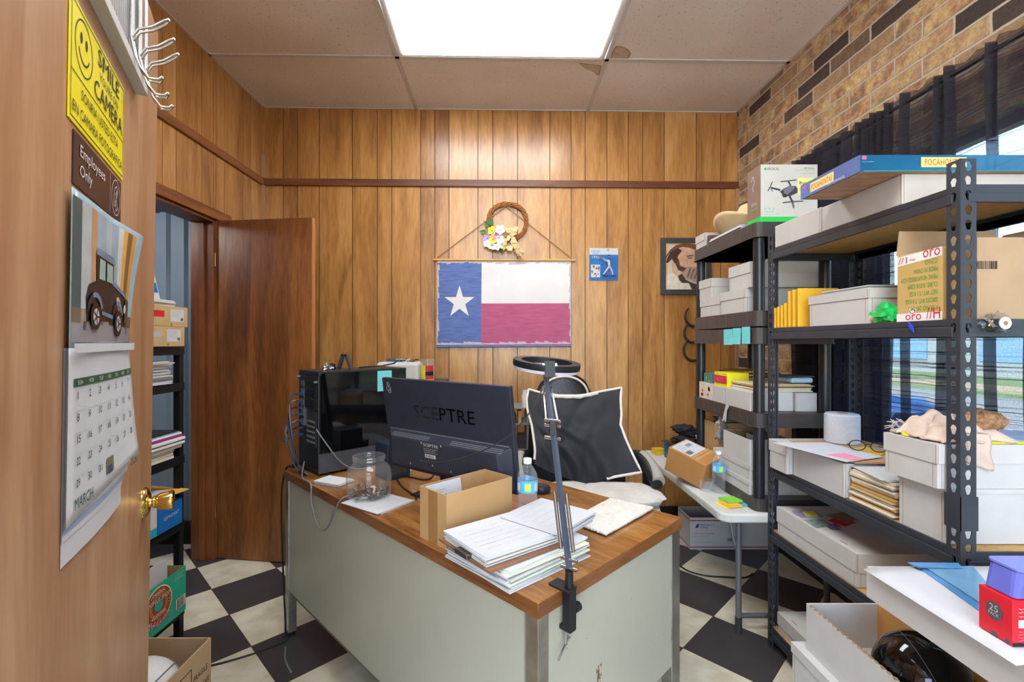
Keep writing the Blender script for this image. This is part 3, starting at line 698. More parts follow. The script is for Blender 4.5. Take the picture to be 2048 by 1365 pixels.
d.text('SMILE', .115, .127, .118, .025, INK); d.text("YOU'RE ON", .125, .107, .1, .013, INK); d.text('CAMERA', .1, .074, .155, .027, INK)
d.text('SONRIA USTED ESTA', .045, .042, .185, .014, INK); d.text('EN CAMARA FOTOGRAFICA', .012, .015, .246, .014, INK)
build('lettering', d.mb, t, world=True)
t, d = panel('sign', 'brown plastic Employees Only sign below the yellow sign on the door', 'sign', .366, .603, 1.507, 1.578, M('sign_brown', (62, 44, 48), .25), bevel=.0006)
PW = M('pale_lettering', (214, 206, 208), .5)
d.text('Employees', .022, .038, .115, .021, PW); d.text('Only', .022, .012, .052, .021, PW)
d.line(.168, .004, .168, .067, .0007, PW); d.ring(.203, .036, .026, .0012, PW, ry=.03)
d.path([(.19, .018), (.195, .05), (.207, .056), (.213, .046), (.204, .034), (.214, .02), (.206, .014), (.198, .03)], .0014, PW); d.path([(.197, .02), (.21, .05), (.2, .04)], .0012, PW)
build('lettering', d.mb, t, world=True)
# hanging calendar: photo sheet above, month sheet below, curled pages
t = thing('calendar', 'wall calendar open at March 2026 with an old car picture, hung on the entry door', 'calendar', dpt(.36, 1.03))
U0, U1, ZT, ZM, ZB = .347, .652, 1.497, 1.292, 1.075
def curl(u, z):       # how far the top page stands off the door
    a = (u - U0) / (U1 - U0); q = max(0, (ZM - z) / (ZM - ZB)); p = max(0, (z - ZM) / (ZT - ZM))
    return .006 + .016 * q * (a ** 2) + .022 * (p ** 2) * max(0, a - .55) * 2 + .004 * math.sin(a * PI) + .008 * max(0, q - .75) * a
def cg(fn, m, nu=14, nv=14, name='page'):
    b = MB(); b.grid(fn, nu, nv, m); return b
up = cg(lambda a, q: dpt(U0 + (U1 - U0) * a, ZM + (ZT - ZM) * q - .028 * 0 * a, curl(U0 + (U1 - U0) * a, ZM + (ZT - ZM) * q)), M('photo_sky', (156, 178, 190), .25))
build('picture_page', up, t, world=True, solid=.0012)
lo = cg(lambda a, q: dpt(U0 + (U1 - U0) * a, ZB + .03 * (1 - q) * (a - .4) + (ZM - ZB) * q, curl(U0 + (U1 - U0) * a, ZB + (ZM - ZB) * q)), PAPER)
build('month_page', lo, t, world=True, solid=.0012)
for i in range(5):
    dz = .01 * i + (.022 if i == 4 else 0)
    b = cg(lambda a, q: dpt(U0 + (U1 - .03 * (i > 1) - U0) * a, ZB - dz + (ZM - ZB + dz) * q, .0052 - .0011 * i + (.004 * math.sin(PI * a)) + .004 * a * (1 - q)), PAPER if i != 2 else M('page_blue', (150, 168, 200), .6))
    build('page', b, t, world=True)
b = MB(); b.box(0, 1, 0, 1, 0, 1, PAPER, mtx=Matrix.Translation(dpt(U0, ZM - .006, .011)) @ Matrix(((DU.x * (U1 - U0), DN.x * .004, DV.x * .012), (DU.y * (U1 - U0), DN.y * .004, DV.y * .012), (DU.z * (U1 - U0), DN.z * .004, DV.z * .012))).to_4x4()); build('binding', b, t, world=True)
class CDec(Dec):
    def p(s, u, v, l=1): return dpt(u, v, curl(u, v) + .0012 + .0004 * l)
d = CDec((0, 0, 0), DU, DV)
def hexm(n_, c): return M('print_' + n_, c, .3, noise=.12, nscale=30)
for i, (a, w, c) in enumerate([(0, .03, (52, 84, 90)), (.03, .035, (176, 186, 192)), (.065, .025, (190, 150, 110)), (.09, .04, (150, 176, 196)), (.13, .03, (176, 190, 198)), (.16, .03, (146, 172, 190)), (.19, .022, (206, 208, 206)), (.212, .018, (226, 172, 76)), (.23, .022, (128, 92, 66)), (.252, .018, (222, 160, 60)), (.27, .033, (160, 196, 214))]):
    for q in range(8):
        zz = 1.345 + (1.488 - 1.345) * q / 8; d.rect(U0 + a, zz, U0 + a + w, zz + (1.488 - 1.345) / 8, hexm('strip%d' % i, c))
for q in range(10):
    a = U0 + .03 * q; d.rect(a, ZM + .008, a + .031 if q < 9 else U1 - .002, 1.325, hexm('ground', (140, 140, 146))); d.rect(a, 1.325, a + .031 if q < 9 else U1 - .002, 1.345, hexm('hedge%d' % (q % 3), [(108, 96, 84), (150, 140, 120), (96, 130, 80)][q % 3]))
CB_ = hexm('car', (30, 34, 44)); CBL = hexm('car_light', (110, 134, 164)); CGL = hexm('car_glass', (150, 180, 170))
def q_(pts, m, l): d.poly([(U0 + .004 + u, ZM + .024 + (v - .02) * .72) for u, v in pts], m, l)
def q2(pts, m, l): d.poly([(U0 + u, ZM + v) for u, v in pts], m, l)
SHD = hexm('shade', (92, 92, 98)); CDK = hexm('car_deep', (16, 18, 26)); RIM = hexm('rim', (196, 196, 202))
q2([(.04, .024), (.27, .022), (.275, .034), (.04, .036)], SHD, 2)
q2([(.05, .036), (.046, .07), (.056, .088), (.085, .096), (.16, .098), (.16, .04)], CDK, 3)                       # tub
q2([(.15, .036), (.262, .034), (.27, .05), (.268, .078), (.24, .086), (.16, .1)], CB_, 3)                        # engine bay
q2([(.086, .094), (.17, .096), (.168, .131), (.162, .137), (.09, .139), (.084, .132)], CDK, 4)                   # cab
q2([(.080, .134), (.172, .13), (.174, .136), (.165, .142), (.088, .144)], CBL, 5)                                # roof
q2([(.094, .1), (.122, .1), (.122, .129), (.096, .13)], CGL, 5); q2([(.13, .1), (.162, .1), (.162, .127), (.13, .128)], CGL, 5)
q2([(.16, .098), (.236, .084), (.246, .078), (.236, .09), (.165, .106)], CBL, 5)                                 # bonnet edge
q2([(.24, .04), (.262, .04), (.264, .076), (.255, .082), (.242, .078)], hexm('grille', (86, 70, 52)), 5)
q2([(.108, .048), (.165, .044), (.165, .05), (.108, .054)], CBL, 5)                                              # running board
for k in range(8):                                                                                                # mudguards
    a0, a1 = PI * (.12 + .1 * k), PI * (.22 + .1 * k)
    for cx_, cz_ in ((.08, .046), (.196, .042)): q2([(cx_ + .026 * math.cos(a0), cz_ + .026 * math.sin(a0)), (cx_ + .034 * math.cos(a0), cz_ + .033 * math.sin(a0)), (cx_ + .034 * math.cos(a1), cz_ + .033 * math.sin(a1)), (cx_ + .026 * math.cos(a1), cz_ + .026 * math.sin(a1))], CBL if k < 5 else CB_, 6)
for (u, v, r) in ((.08, .044, .021), (.196, .038, .023)):
    d.disc(U0 + u, ZM + v, r, CDK, 7, ry=r * .92); d.disc(U0 + u, ZM + v, r * .6, RIM, 8, ry=r * .56)
    for k in range(5): a = 2 * PI * k / 5; d.line(U0 + u, ZM + v, U0 + u + r * .58 * math.cos(a), ZM + v + r * .54 * math.sin(a), .0025, CB_, 9)
d.disc(U0 + .236, ZM + .064, .0075, hexm('lamp', (220, 214, 190)), 7)
build('picture', d.mb, t, world=True)
d = CDec((0, 0, 0), DU, DV)
GB = M('calendar_green', (44, 84, 58), .6); GL_ = M('calendar_rule', (196, 198, 200), .8)
def row_z(r, a): return 1.238 - .029 * r
for q in range(10): a = U0 + .012 + (U1 - U0 - .014) * q / 10; d.rect(a, 1.241, a + (U1 - U0 - .014) / 10, 1.252, GB)
cw = (U1 - U0 - .02) / 7
for r in range(6):
    for q in range(10): a = U0 + .012 + (U1 - U0 - .014) * q / 10; d.rect(a, row_z(r, 0) - .0005, a + (U1 - U0 - .014) / 10, row_z(r, 0) + .0003, GL_)
for c in range(7):
    d.text(['SUN', 'MON', 'TUE', 'WED', 'THU', 'FRI', 'SAT'][c], U0 + .022 + cw * c, 1.2435, .017, .006, PW, 3)
    for r in range(5):
        n_ = r * 7 + c + 1
        if n_ <= 31: d.text(str(n_), U0 + .024 + cw * c, row_z(r, 0) - .014, .0022 if n_ == 1 else .007 if n_ < 10 else .0125, .0105, INK, 2)
    if c:
        for q in range(8): zz = 1.238 - .145 * (q + 1) / 8; d.rect(U0 + .012 + cw * c, zz, U0 + .0125 + cw * c, zz + .145 / 8, GL_)
d.text('MARCH', U0 + .02, 1.079, .062, .015, GB); d.text('2026', U1 - .05, 1.0815, .036, .013, GB)
d.rect(U0 + .016 + cw * 3, 1.096, U0 + .012 + cw * 3.9, 1.12, hexm('thumb', (128, 120, 96))); d.rect(U0 + .02 + cw * 3, 1.096, U0 + .012 + cw * 3.7, 1.108, hexm('thumb2', (70, 90, 110)), 2)
d.scrib(U0 + .016 + cw * 4.1, 1.1, U0 + cw * 5, 1.12, 4, GL_, w=.0008); d.scrib(U0 + .016 + cw * 5.1, 1.1, U0 + cw * 6.1, 1.12, 5, GL_, w=.0008, seed=4)
build('month_print', d.mb, t, world=True)
b = MB(); b.lathe([(.004, 0), (.004, .006), (.006, .008), (0, .01)], CHROME, c=(0, 0, 0), mtx=Matrix.Rotation(PI / 2, 3, 'X')); [setattr(b, 'v', [dpt(.545 + q.x, 1.492 + q.z, -q.y + .004) for q in b.v])]; build('push_pin', b, t, world=True)
# white slatted board with chrome double hooks high on the door
t = thing('hook_rack', 'white slatted over-door rack with chrome double coat hooks', 'hook rack', dpt(.40, 1.782))
b = MB(); b.prism([dpt(u, z) for u, z in ((.38, 1.782), (.705, 1.782), (.705, 1.80), (.38, 1.80))], DN * .02, WHITE)
b.prism([dpt(u, z) for u, z in ((.38, 1.80), (.705, 1.80), (.705, 2.03), (.38, 2.03))], DN * .006, WHITE); build('board', b, t, world=True, bevel=.001)
b = MB()
for i in range(24):
    u = .39 + .013 * i; b.prism([dpt(u, z, .006) for u, z in ((u, 1.802), (u + .005, 1.802), (u + .005, 2.02), (u, 2.02))], DN * .005, M('slat_grey', (176, 176, 178), .4, metal=.4))
build('slats', b, t, world=True)
for u in (.59, .65, .702):
    b = MB()
    for s_ in (-.006, .006):
        b.tube([dpt(u + s_, 2.0, .014), dpt(u + s_, 1.83, .016), dpt(u + s_, 1.80, .022)], .0022, CHROME)
        b.tube([dpt(u + s_ * .8, 1.83, .018), dpt(u + s_, 1.846, .026), dpt(u + s_, 1.856, .045), dpt(u + s_, 1.872, .062), dpt(u + s_ * .5, 1.878, .068)], .0022, CHROME)
        b.tube([dpt(u + s_, 1.80, .022), dpt(u + s_, 1.779, .030), dpt(u + s_, 1.764, .042), dpt(u + s_, 1.766, .056), dpt(u + s_ * .5, 1.772, .060)], .0022, CHROME)
    b.tube([dpt(u - .003, 1.878, .068), dpt(u + .003, 1.878, .068)], .0026, CHROME); b.tube([dpt(u - .003, 1.772, .060), dpt(u + .003, 1.772, .060)], .0026, CHROME)
    build('hook', b, t, world=True)
# ================================================================== DARK SIDE-ROOM DOOR LEAF (swung out against the panelling)
DDK = wood('dark_door_veneer', (88, 48, 20), (126, 74, 34), (156, 98, 48), rough=.4)
door2 = thing('door_2', '', '', (XL + .008, 2.80, 0), math.atan2(-.08, .61))
del door2['label']; del door2['category']; door2['kind'] = 'structure'
b = MB(); b.box(.004, .612, 0, .034, .004, 2.025, DDK); build('leaf', b, door2, bevel=.0015)
b = MB(); b.box(.6125, .6145, .001, .033, .006, 2.024, M('door_edge_pale', (176, 116, 74), .5)); build('edge_band', b, door2)
for z in (.25, 1.75):
    b = MB(); b.tube([(.0, -.006, z), (.0, -.006, z + .08)], .005, BRASS); build('hinge', b, door2)
# ================================================================== BLACK SHELF UNIT ON THE LEFT
SX0, SX1, SY0, SY1 = -1.70, -1.385, 1.26, 2.03
sh = thing('shelf_unit', 'narrow black metal shelf unit by the side-room opening, behind the entry door', 'shelf', ((SX0 + SX1) / 2, (SY0 + SY1) / 2, 0))
for x in (SX0, SX1 - .026):
    for y in (SY0, SY1 - .026):
        b = MB(); b.box(x, x + .026, y, y + .026, 0, 1.272, BLACK); build('post', b, sh, world=True)
SHZ = [.155, .527, .81, 1.125, 1.28]
for z in SHZ:
    b = MB(); b.box(SX0 - .002, SX1 + .002, SY0 - .002, SY1 + .002, z - .008, z, BLACK)
    b.box(SX1 - .006, SX1 + .004, SY0, SY1, z - .036, z - .008, BLACK); b.box(SX0, SX0 + .01, SY0, SY1, z - .036, z - .008, BLACK)
    build('shelf', b, sh, world=True)
FX = -1.372
# shoe boxes on top
TAN = M('shoe_box_tan', (190, 160, 112), .75)
for i, (z0, z1, m2, y1, lb) in enumerate([(1.2805, 1.362, M('foil_grey', (170, 172, 178), .4), 2.0, 'lower tan shoe box with a round finger hole, under the other shoe box'), (1.3625, 1.446, RED, 2.02, 'upper tan shoe box with red contents showing through its slot')]):
    t = thing('shoe_box', lb, 'box', (-1.53, y1 - .17, z0)); b = MB()
    b.box(-1.69, -1.36, y1 - .34, y1, z0, z1, TAN); build('body', b, t, world=True, bevel=.0015)
    h = z1 - z0
    d = Dec((-1.36, y1 - .34, z0), (0, 1, 0), (0, 0, 1)); d.rect(.08, h * .45, .20, h * .75, m2, 1); 
    if i == 0: d.disc(.14, h * .6, .014, TAN, 1)
    d.disc(.24, h * .02 + .006, .006, CARD_EDGE, 1)
    d.rect(.235, h * .25, .315, h * .86, PAPER, 1); d.scrib(.24, h * .45, .30, h * .82, 5, INK, w=.0009, seed=i); d.barcode(.295, h * .3, .31, h * .46, n=6)
    build('label', d.mb, t, world=True)
sheets('thin pile of booklets and white envelopes on the upper shoe box', -1.49, 1.83, 1.4465, .2, .32, .028, n=4, jit=.006, seed=4)
t = thing('tent_card', 'white folded display card with a red mark and blue foot, standing on the shoe boxes', 'card', (-1.5, 1.80, 1.475))
b = MB(); A = [(-1.445, 1.68, 1.476), (-1.445, 1.975, 1.476), (-1.455, 1.90, 1.745), (-1.455, 1.68, 1.745)]
b.prism([Vector(p) for p in A], (-.004, 0, 0), PAPER); b.prism([Vector((-1.56, y, 1.476 if z < 1.5 else 1.715)) if 0 else Vector((-1.53 if z < 1.5 else -1.462, y, z)) for x, y, z in A], (-.003, 0, 0), PAPER); build('card', b, t, world=True)
d = Dec((-1.4445, 1.79, 1.476), (0, 1, 0), Vector((-.04, 0, 1))); d.poly([(0, .03), (.172, .03), (.161, .07), (0, .07)], BLUE); d.scrib(.09, .038, .155, .06, 2, PAPER, w=.003)
d.path([(.04, .2), (.09, .205), (.112, .19), (.118, .165), (.1, .16)], .012, RED); d.scrib(.02, .055, .11, .12, 6, GL_, w=.0012); build('print', d.mb, t, world=True)
# papers on the 1.125 shelf
sheets('thick stack of loose white papers on the black unit, just under the shoe boxes', -1.51, 1.78, 1.1255, .24, .36, .095, n=16, jit=.012, seed=8, mats=[PAPER, PAPER, WHITE, PAPER, M('grey_sheet', (186, 188, 196), .7)])
# folders on the .81 shelf
sheets('block of white paper at the bottom of the folder pile', -1.515, 1.79, .8105, .26, .36, .04, n=3, jit=.002, seed=3)
fz = .851
for i, (lb, c, h, o) in enumerate([('white folder', (224, 222, 222), .012, 0), ('manila folder', (222, 196, 158), .006, .006), ('white folder', (226, 226, 228), .010, .012), ('ivory folder', (220, 210, 196), .006, .0), ('white folder', (228, 226, 230), .012, .014), ('magenta folder', (150, 36, 120), .010, .004), ('white folder', (232, 232, 236), .008, 0), ('teal folder', (90, 168, 156), .004, -.006), ('black folder', (36, 36, 42), .005, -.01)]):
    pos = ['lowest', 'second from bottom', 'third from bottom', 'fourth from bottom', 'middle', 'bright', 'upper', 'thin', 'dark'][i]
    b = MB(); b.box(-1.66, FX + o, 1.60, 2.0 + o * .2, fz, fz + h - .001, M('folder_%d' % i, c, .6)); fz += h
    build('folder', b, label='%s %s in the pile on the left shelf unit' % (pos, lb), cat='folder', group='folders on the left shelf unit', bevel=.001)
sheets('loose white sheets on top of the folder pile', -1.53, 1.72, fz, .2, .25, .028, n=5, jit=.01, seed=21)
# .527 shelf: white-teal carton and blue carton with mail on top
t = thing('carton', 'white and teal carton behind the brass door knob on the left shelf', 'box', (-1.5, 1.74, .528)); b = MB(); b.box(-1.66, FX, 1.59, 1.857, .528, .66, WHITE); build('body', b, t, world=True, bevel=.001)
d = Dec((FX, 1.587, .528), (0, 1, 0), (0, 0, 1)); d.rect(0, 0, .27, .035, M('teal_print', (40, 160, 176), .5)); d.disc(.12, .05, .02, M('tan_print', (206, 140, 80), .6)); d.disc(.19, .048, .016, M('tan_print', (206, 140, 80), .6)); d.scrib(.06, .09, .22, .115, 2, INK, w=.003); build('print', d.mb, t, world=True)
t = thing('carton', 'bright blue carton beside the white and teal one on the left shelf', 'box', (-1.5, 1.95, .528)); b = MB(); b.box(-1.66, FX + .002, 1.86, 2.0, .528, .632, BLUE); build('body', b, t, world=True, bevel=.001)
d = Dec((FX + .002, 1.86, .528), (0, 1, 0), (0, 0, 1)); d.text('GIPNOIAT', .03, .045, .09, .013, WHITE, rot=.06); build('lettering', d.mb, t, world=True)
def flat(name, label, cat, c, w, d_, z, t_, m, rz=0, group=None, tilt=None):
    b = MB(); b.box(-w / 2, w / 2, -d_ / 2, d_ / 2, 0, t_, m, mtx=Matrix.Translation((c[0], c[1], z)) @ Matrix.Rotation(rz, 4, 'Z') @ (tilt or Matrix.Identity(4)))
    return build(name, b, label=label, cat=cat, group=group)
flat('envelope', 'red envelope on the left shelf cartons', 'envelope', (-1.5, 1.76), .2, .22, .661, .003, RED, .1)
flat('envelope', 'yellow padded envelope sticking out over the blue carton', 'envelope', (-1.46, 1.93), .2, .19, .6665, .004, M('manila', (226, 178, 84), .7), -.2)
sheets('white letters lying across the envelopes on the left shelf', -1.49, 1.80, .671, .2, .28, .012, n=3, jit=.01, seed=12)
# donut-shop coffee carton on the lowest shelf
TEAL = M('carton_teal', (36, 170, 140), .45)
t = openbox('teal coffee carton with a donut picture and papers inside, on the lowest left shelf', -1.69, -1.355, 1.575, 2.0, .1555, .343, th=.003, mat=TEAL, inner=CARDB, name='carton')
d = Dec((-1.355, 1.57, .1555), (0, 1, 0), (0, 0, 1))
DN1 = M('donut_brown', (142, 72, 36), .5); CR = M('cream_print', (236, 226, 206), .6)
d.disc(.272, .105, .074, CR, 1); d.disc(.272, .105, .069, DN1, 2); d.ring(.272, .105, .05, .014, M('donut_light', (184, 112, 62), .5), 3); d.disc(.272, .105, .022, TEAL, 3)
rr = random.Random(3)
for i in range(26): a = rr.random() * 6.28; q = rr.uniform(.05, .066); d.disc(.272 + q * math.cos(a), .105 + q * math.sin(a), .0022, CR, 4, n=6)
d.text('ORIGINAL', .238, .151, .068, .011, CR, 5); d.text('DONUT SHOP', .212, .12, .12, .017, CR, 5); d.text('COFFEE', .24, .066, .064, .012, CR, 5)
d.text('Regular', .222, .028, .115, .030, M('hot_pink', (214, 40, 96), .5), 6); d.text('Regular', .220, .026, .117, .034, CR, 5)
d.rect(.035, .145, .13, .172, INK, 2); d.text('K-CUP PODS', .042, .152, .08, .012, CR, 3)
d.text('100', .05, .004, .07, .032, CR, 3); d.scrib(.03, .042, .13, .055, 2, CR, w=.002); d.barcode(.375, .03, .42, .07, INK, 3); d.rect(.37, .028, .425, .072, CR, 2); d.scrib(.36, .15, .42, .178, 3, CR, w=.0022)
build('print', d.mb, t, world=True)
b = MB(); rr = random.Random(9)
for i in range(16):
    x = -1.67 + .018 * i; b.box(x, x + .003, 1.62 + rr.uniform(0, .02), 1.95 + rr.uniform(-.06, .04), .162, .34 + rr.uniform(.02, .065), PAPER if i % 4 else PAPER2, mtx=Matrix.Translation((0, 0, 0)) @ Matrix.Rotation(0, 4, 'X'))
build('paper_stack', b, label='upright white papers filed in the teal coffee carton', cat='papers', kind='stuff')
# crumpled dark bag peeking below the .527 shelf
b = MB(); b.blob((-1.45, 1.70, .42), (.06, .05, .06), M('foil_dark', (90, 88, 94), .3, metal=.5), amp=.8, seed=3)
# cardboard box on the floor with a white ball in it
t = openbox('open brown cardboard box on the floor under the shelf unit', -1.372, -.985, 1.12, 1.58, .001, .30, th=.005, mat=CARDB2, name='cardboard_box')
d = Dec((-.985, 1.12, .001), (0, 1, 0), (0, 0, 1)); d.path([(.24, .12), (.36, .12), (.36, .26), (.24, .26), (.24, .12)], .003, INK); d.disc(.3, .215, .022, INK); d.path([(.3, .2), (.28, .15), (.33, .17), (.27, .135)], .008, INK)
d.text('FRAGILE', .37, .21, .07, .018, INK); d.text('WITH CARE', .375, .165, .075, .018, INK); build('print', d.mb, t, world=True)
t = thing('ball', 'white ball with black seams inside the floor cardboard box', 'ball', (-1.105, 1.42, .104)); b = MB()
prof = [(.11 * math.sin(PI * i / 16), -.11 * math.cos(PI * i / 16)) for i in range(17)]; b.lathe(prof, M('white_leather', (206, 206, 208), .5), cap=False)
b.v = [q + Vector((0, 0, .11)) for q in b.v]; build('skin', b, t); b = MB(); b.tube([Vector((.1105 * math.cos(a), .1105 * math.sin(a) * .8, .11 + .1105 * math.sin(a) * .6)) for a in [2 * PI * i / 40 for i in range(40)]], .0022, GREY, closed=True)
b.tube([Vector((.1105 * math.sin(a) * .7, .1105 * math.cos(a), .11 + .1105 * math.sin(a) * .714)) for a in [2 * PI * i / 40 for i in range(40)]], .0022, GREY, closed=True); build('seams', b, t)
b = MB(); b.box(-1.34, -1.03, 1.2, 1.54, .0065, .10, M('crumpled_paper', (190, 184, 176), .9, bump=.5, bscale=30)); build('packing_paper', b, label='packing paper at the bottom of the floor cardboard box', cat='packing paper', kind='stuff')
def sm(pts, n=5):
    """smooth curve through the points"""
    pts = [Vector(p) for p in pts]; out = []
    for i in range(len(pts) - 1):
        a, b_, c, d_ = pts[max(i - 1, 0)], pts[i], pts[i + 1], pts[min(i + 2, len(pts) - 1)]
        for k in range(n):
            t_ = k / n; out.append(.5 * ((2 * b_) + (c - a) * t_ + (2 * a - 5 * b_ + 4 * c - d_) * t_ * t_ + (3 * b_ - a - 3 * c + d_) * t_ ** 3))
    return out + [pts[-1]]
# ================================================================== BACK WALL HANGINGS
BN = Vector((BWS, -1, 0)).normalized(); BU = Vector((1, BWS, 0)).normalized(); ZV = Vector((0, 0, 1))
# flag banner
t = thing('flag_banner', 'fabric banner of a lone-star flag in blue, white and pink-red hung on the panelled wall', 'flag', back(1008, 695, .01))
def flagmat(n_, c, c2):
    m = M(n_, c, .85, bump=.15, bscale=300); return m
FB = M('flag_blue', (92, 112, 168), .85, noise=.22, nscale=10, stretch=(1, 1, 8)); FR = M('flag_red', (178, 88, 124), .85, noise=.12, nscale=9, stretch=(1, 1, 6)); FW = M('flag_white', (222, 218, 218), .85, noise=.06, nscale=5); FE = M('flag_border', (186, 178, 186), .85, noise=.1, nscale=30)
TL, TR, BL, BRr = back(875, 521, .012), back(1142, 522, .012), back(873, 694, .012), back(1142, 692, .012)
def fp(a, q, off=0.0): return (TL * (1 - a) + TR * a) * q + (BL * (1 - a) + BRr * a) * (1 - q) + BN * (.003 * math.sin(a * 9) * (1 - q) + off)
b = MB(); sx = (963 - 875) / 267
b.grid(lambda a, q: fp(a * sx, q), 6, 10, FB, smooth=False); build('blue_field', b, t, world=True, solid=.001)
b = MB(); b.grid(lambda a, q: fp(sx + (1 - sx) * a, .5 + q * .5), 12, 6, FW, smooth=False); build('white_stripe', b, t, world=True, solid=.001)
b = MB(); b.grid(lambda a, q: fp(sx + (1 - sx) * a, q * .5), 12, 6, FR, smooth=False); build('red_stripe', b, t, world=True, solid=.001)
Wf, Hf = (TR - TL).length, (TL - BL).length
def star(cx, cy, R):
    P = []
    for i in range(10):
        r = R if i % 2 == 0 else R * .382; a = PI / 2 + i * PI / 5; P.append((cx + r * math.cos(a), cy + r * math.sin(a)))
    return P
S_ = star(0, 0, 1); cpx, cpy, Rp = 919, 605, 34
b = MB(); sv = [back(cpx + x * Rp * .93, cpy - y * Rp, .0175) for x, y in S_]; cc = back(cpx, cpy, .0175)
for i in range(10): b.poly([cc, sv[i], sv[(i + 1) % 10]], FW)
build('star', b, t, world=True)
rr = random.Random(11)      # worn pale edges
b = MB()
def worn(a0, a1, q0, q1, n, vert=False):
    for i in range(n):
        if vert: q = q0 + (q1 - q0) * i / n; w = rr.uniform(.3, 1) * (a1 - a0); P = [(a0, q), (a0 + w, q), (a0 + w * .8, q + (q1 - q0) / n), (a0, q + (q1 - q0) / n)]
        else: a = a0 + (a1 - a0) * i / n; w = rr.uniform(.35, 1) * (q1 - q0); P = [(a, q0), (a + (a1 - a0) / n, q0), (a + (a1 - a0) / n, q0 + w * .8), (a, q0 + w)]
        b.poly([fp(u, v, .0022) for u, v in P], FE)
worn(0, 1, 1.0, .95, 30); worn(0, 1, 0.02, .06, 30); worn(0, .022, .05, .95, 14, True); worn(1, .982, .05, .95, 14, True)
build('worn_border', b, t, world=True)
b = MB(); b.tube([back(867, 520, .014), back(1150, 521, .014)], .0085, M('bamboo', (206, 160, 92), .5)); build('rod', b, t, world=True)
b = MB(); b.tube([back(873, 694, .014), back(1142, 693, .014)], .006, FB); build('hem', b, t, world=True)
b = MB(); b.tube([back(872, 517, .014), back(1012, 412, .02), back(1145, 518, .014)], .0032, M('jute', (178, 138, 84), .9), seg=6); build('cord', b, t, world=True)
# wreath
t = thing('wreath', 'twig wreath with pansies and a gold zigzag bow hung above the flag', 'wreath', back(1014, 480, .03))
c0 = back(1015, 443, .03); s_ = c0.y / F
TW = M('twigs', (154, 98, 48), .9, noise=.3, nscale=60)
b = MB()
for k in range(7):
    ph = k * .9; pts = []
    for i in range(48):
        a = 2 * PI * i / 48; r = (38.5 + 2.0 * math.sin(a * 5 + ph)) * s_; o = 2.6 * s_ * math.cos(a * 6 + ph * 2)
        pts.append(c0 + BU * (math.cos(a) * (r + o)) + ZV * (math.sin(a) * (r + o) * .93) + BN * (.004 * math.sin(a * 6 + ph * 2)))
    b.tube(pts, .0038, TW, seg=5, closed=True)
build('ring', b, t, world=True)
def petal(b, c, ang, r, m, w=.8):
    P = [c + BN * .002]
    for i in range(9):
        a = ang + (i / 8 - .5) * w * 2; k = 1 - .35 * abs(i / 8 - .5) * 2; P.append(c + (BU * math.cos(a) + ZV * math.sin(a)) * r * k + BN * .006)
    for i in range(1, 9): b.poly([P[0], P[i], P[i + 1]], m)
for (fx, fy, pr, mc, lbl) in ((984, 462, 10, M('petal_yellow', (244, 214, 40), .6), ''), (992, 470, 10, M('petal_pink', (206, 110, 190), .6), ''), (986, 480, 10, M('petal_gold', (240, 200, 60), .6), ''), (975, 477, 9, M('petal_lilac', (176, 150, 212), .6), ''), (1000, 460, 11, M('petal_white', (232, 228, 236), .6), ''), (1000, 480, 10, M('petal_white', (232, 228, 236), .6), ''), (984, 492, 9, M('petal_white', (232, 228, 236), .6), ''), (974, 488, 8, M('petal_white', (232, 228, 236), .6), ''), (994, 494, 8, M('petal_white', (232, 228, 236), .6), '')):
    b = MB(); c = back(fx, fy, .05 + .006 * (pr % 3))
    for k in range(5): petal(b, c, k * 2 * PI / 5 + fx, pr * s_, mc)
    b.lathe([(.004, 0), (.003, .006), (0, .008)], M('flower_eye', (150, 60, 120), .6), c=c, mtx=Matrix.Rotation(PI / 2, 3, 'X'), seg=8); build('flower', b, t, world=True)
LF = M('leaf_green', (58, 108, 62), .6, noise=.2)
for (fx, fy, a) in ((974, 450, 2.2), (968, 464, 3.0), (1008, 462, .6), (1006, 488, -.8), (983, 446, 1.6), (1010, 478, -.2), (1003, 497, -1.4), (978, 446, 1.2)):
    b = MB(); c = back(fx, fy, .042); D = BU * math.cos(a) + ZV * math.sin(a); Q = BU * -math.sin(a) + ZV * math.cos(a); L = 11 * s_
    P = [c - D * L * .6, c + Q * L * .42 + BN * .004, c + D * L, c - Q * L * .42 + BN * .004]; b.poly([P[0], P[3], P[2], P[1]], LF); build('leaf', b, t, world=True, solid=.0015)
BOW = M('bow_gold', (202, 180, 128), .6, noise=.08)
b = MB()
def zig(px, w):
    P = [back(x, y, .05 + .012 * (i % 2)) for i, (x, y) in enumerate(px)]
    for i in range(len(P) - 1):
        d_ = P[i + 1] - P[i]; q = Vector((0, 0, w * s_)) if abs(d_.x) > abs(d_.z) else BU * w * s_
        b.poly([P[i] - q, P[i + 1] - q, P[i + 1] + q, P[i] + q], BOW)
zig([(1012, 456), (1018, 466), (1022, 455), (1030, 464), (1033, 453)], 4); zig([(1020, 470), (1014, 482), (1008, 478), (1010, 490), (1000, 486), (1006, 498), (1014, 492), (1020, 502), (1024, 490)], 4)
zig([(1025, 474), (1030, 486), (1026, 492), (1036, 496), (1032, 504), (1040, 505), (1038, 513)], 4.5)
for p_ in ([(1026, 472), (1038, 490), (1030, 500), (1020, 484)], [(1034, 490), (1050, 503), (1042, 508), (1045, 515), (1032, 506)], [(1012, 462), (1026, 458), (1034, 468), (1024, 474)]): b.poly([back(x, y, .058) for x, y in p_][::-1], BOW)
build('bow', b, t, world=True, solid=.0015)
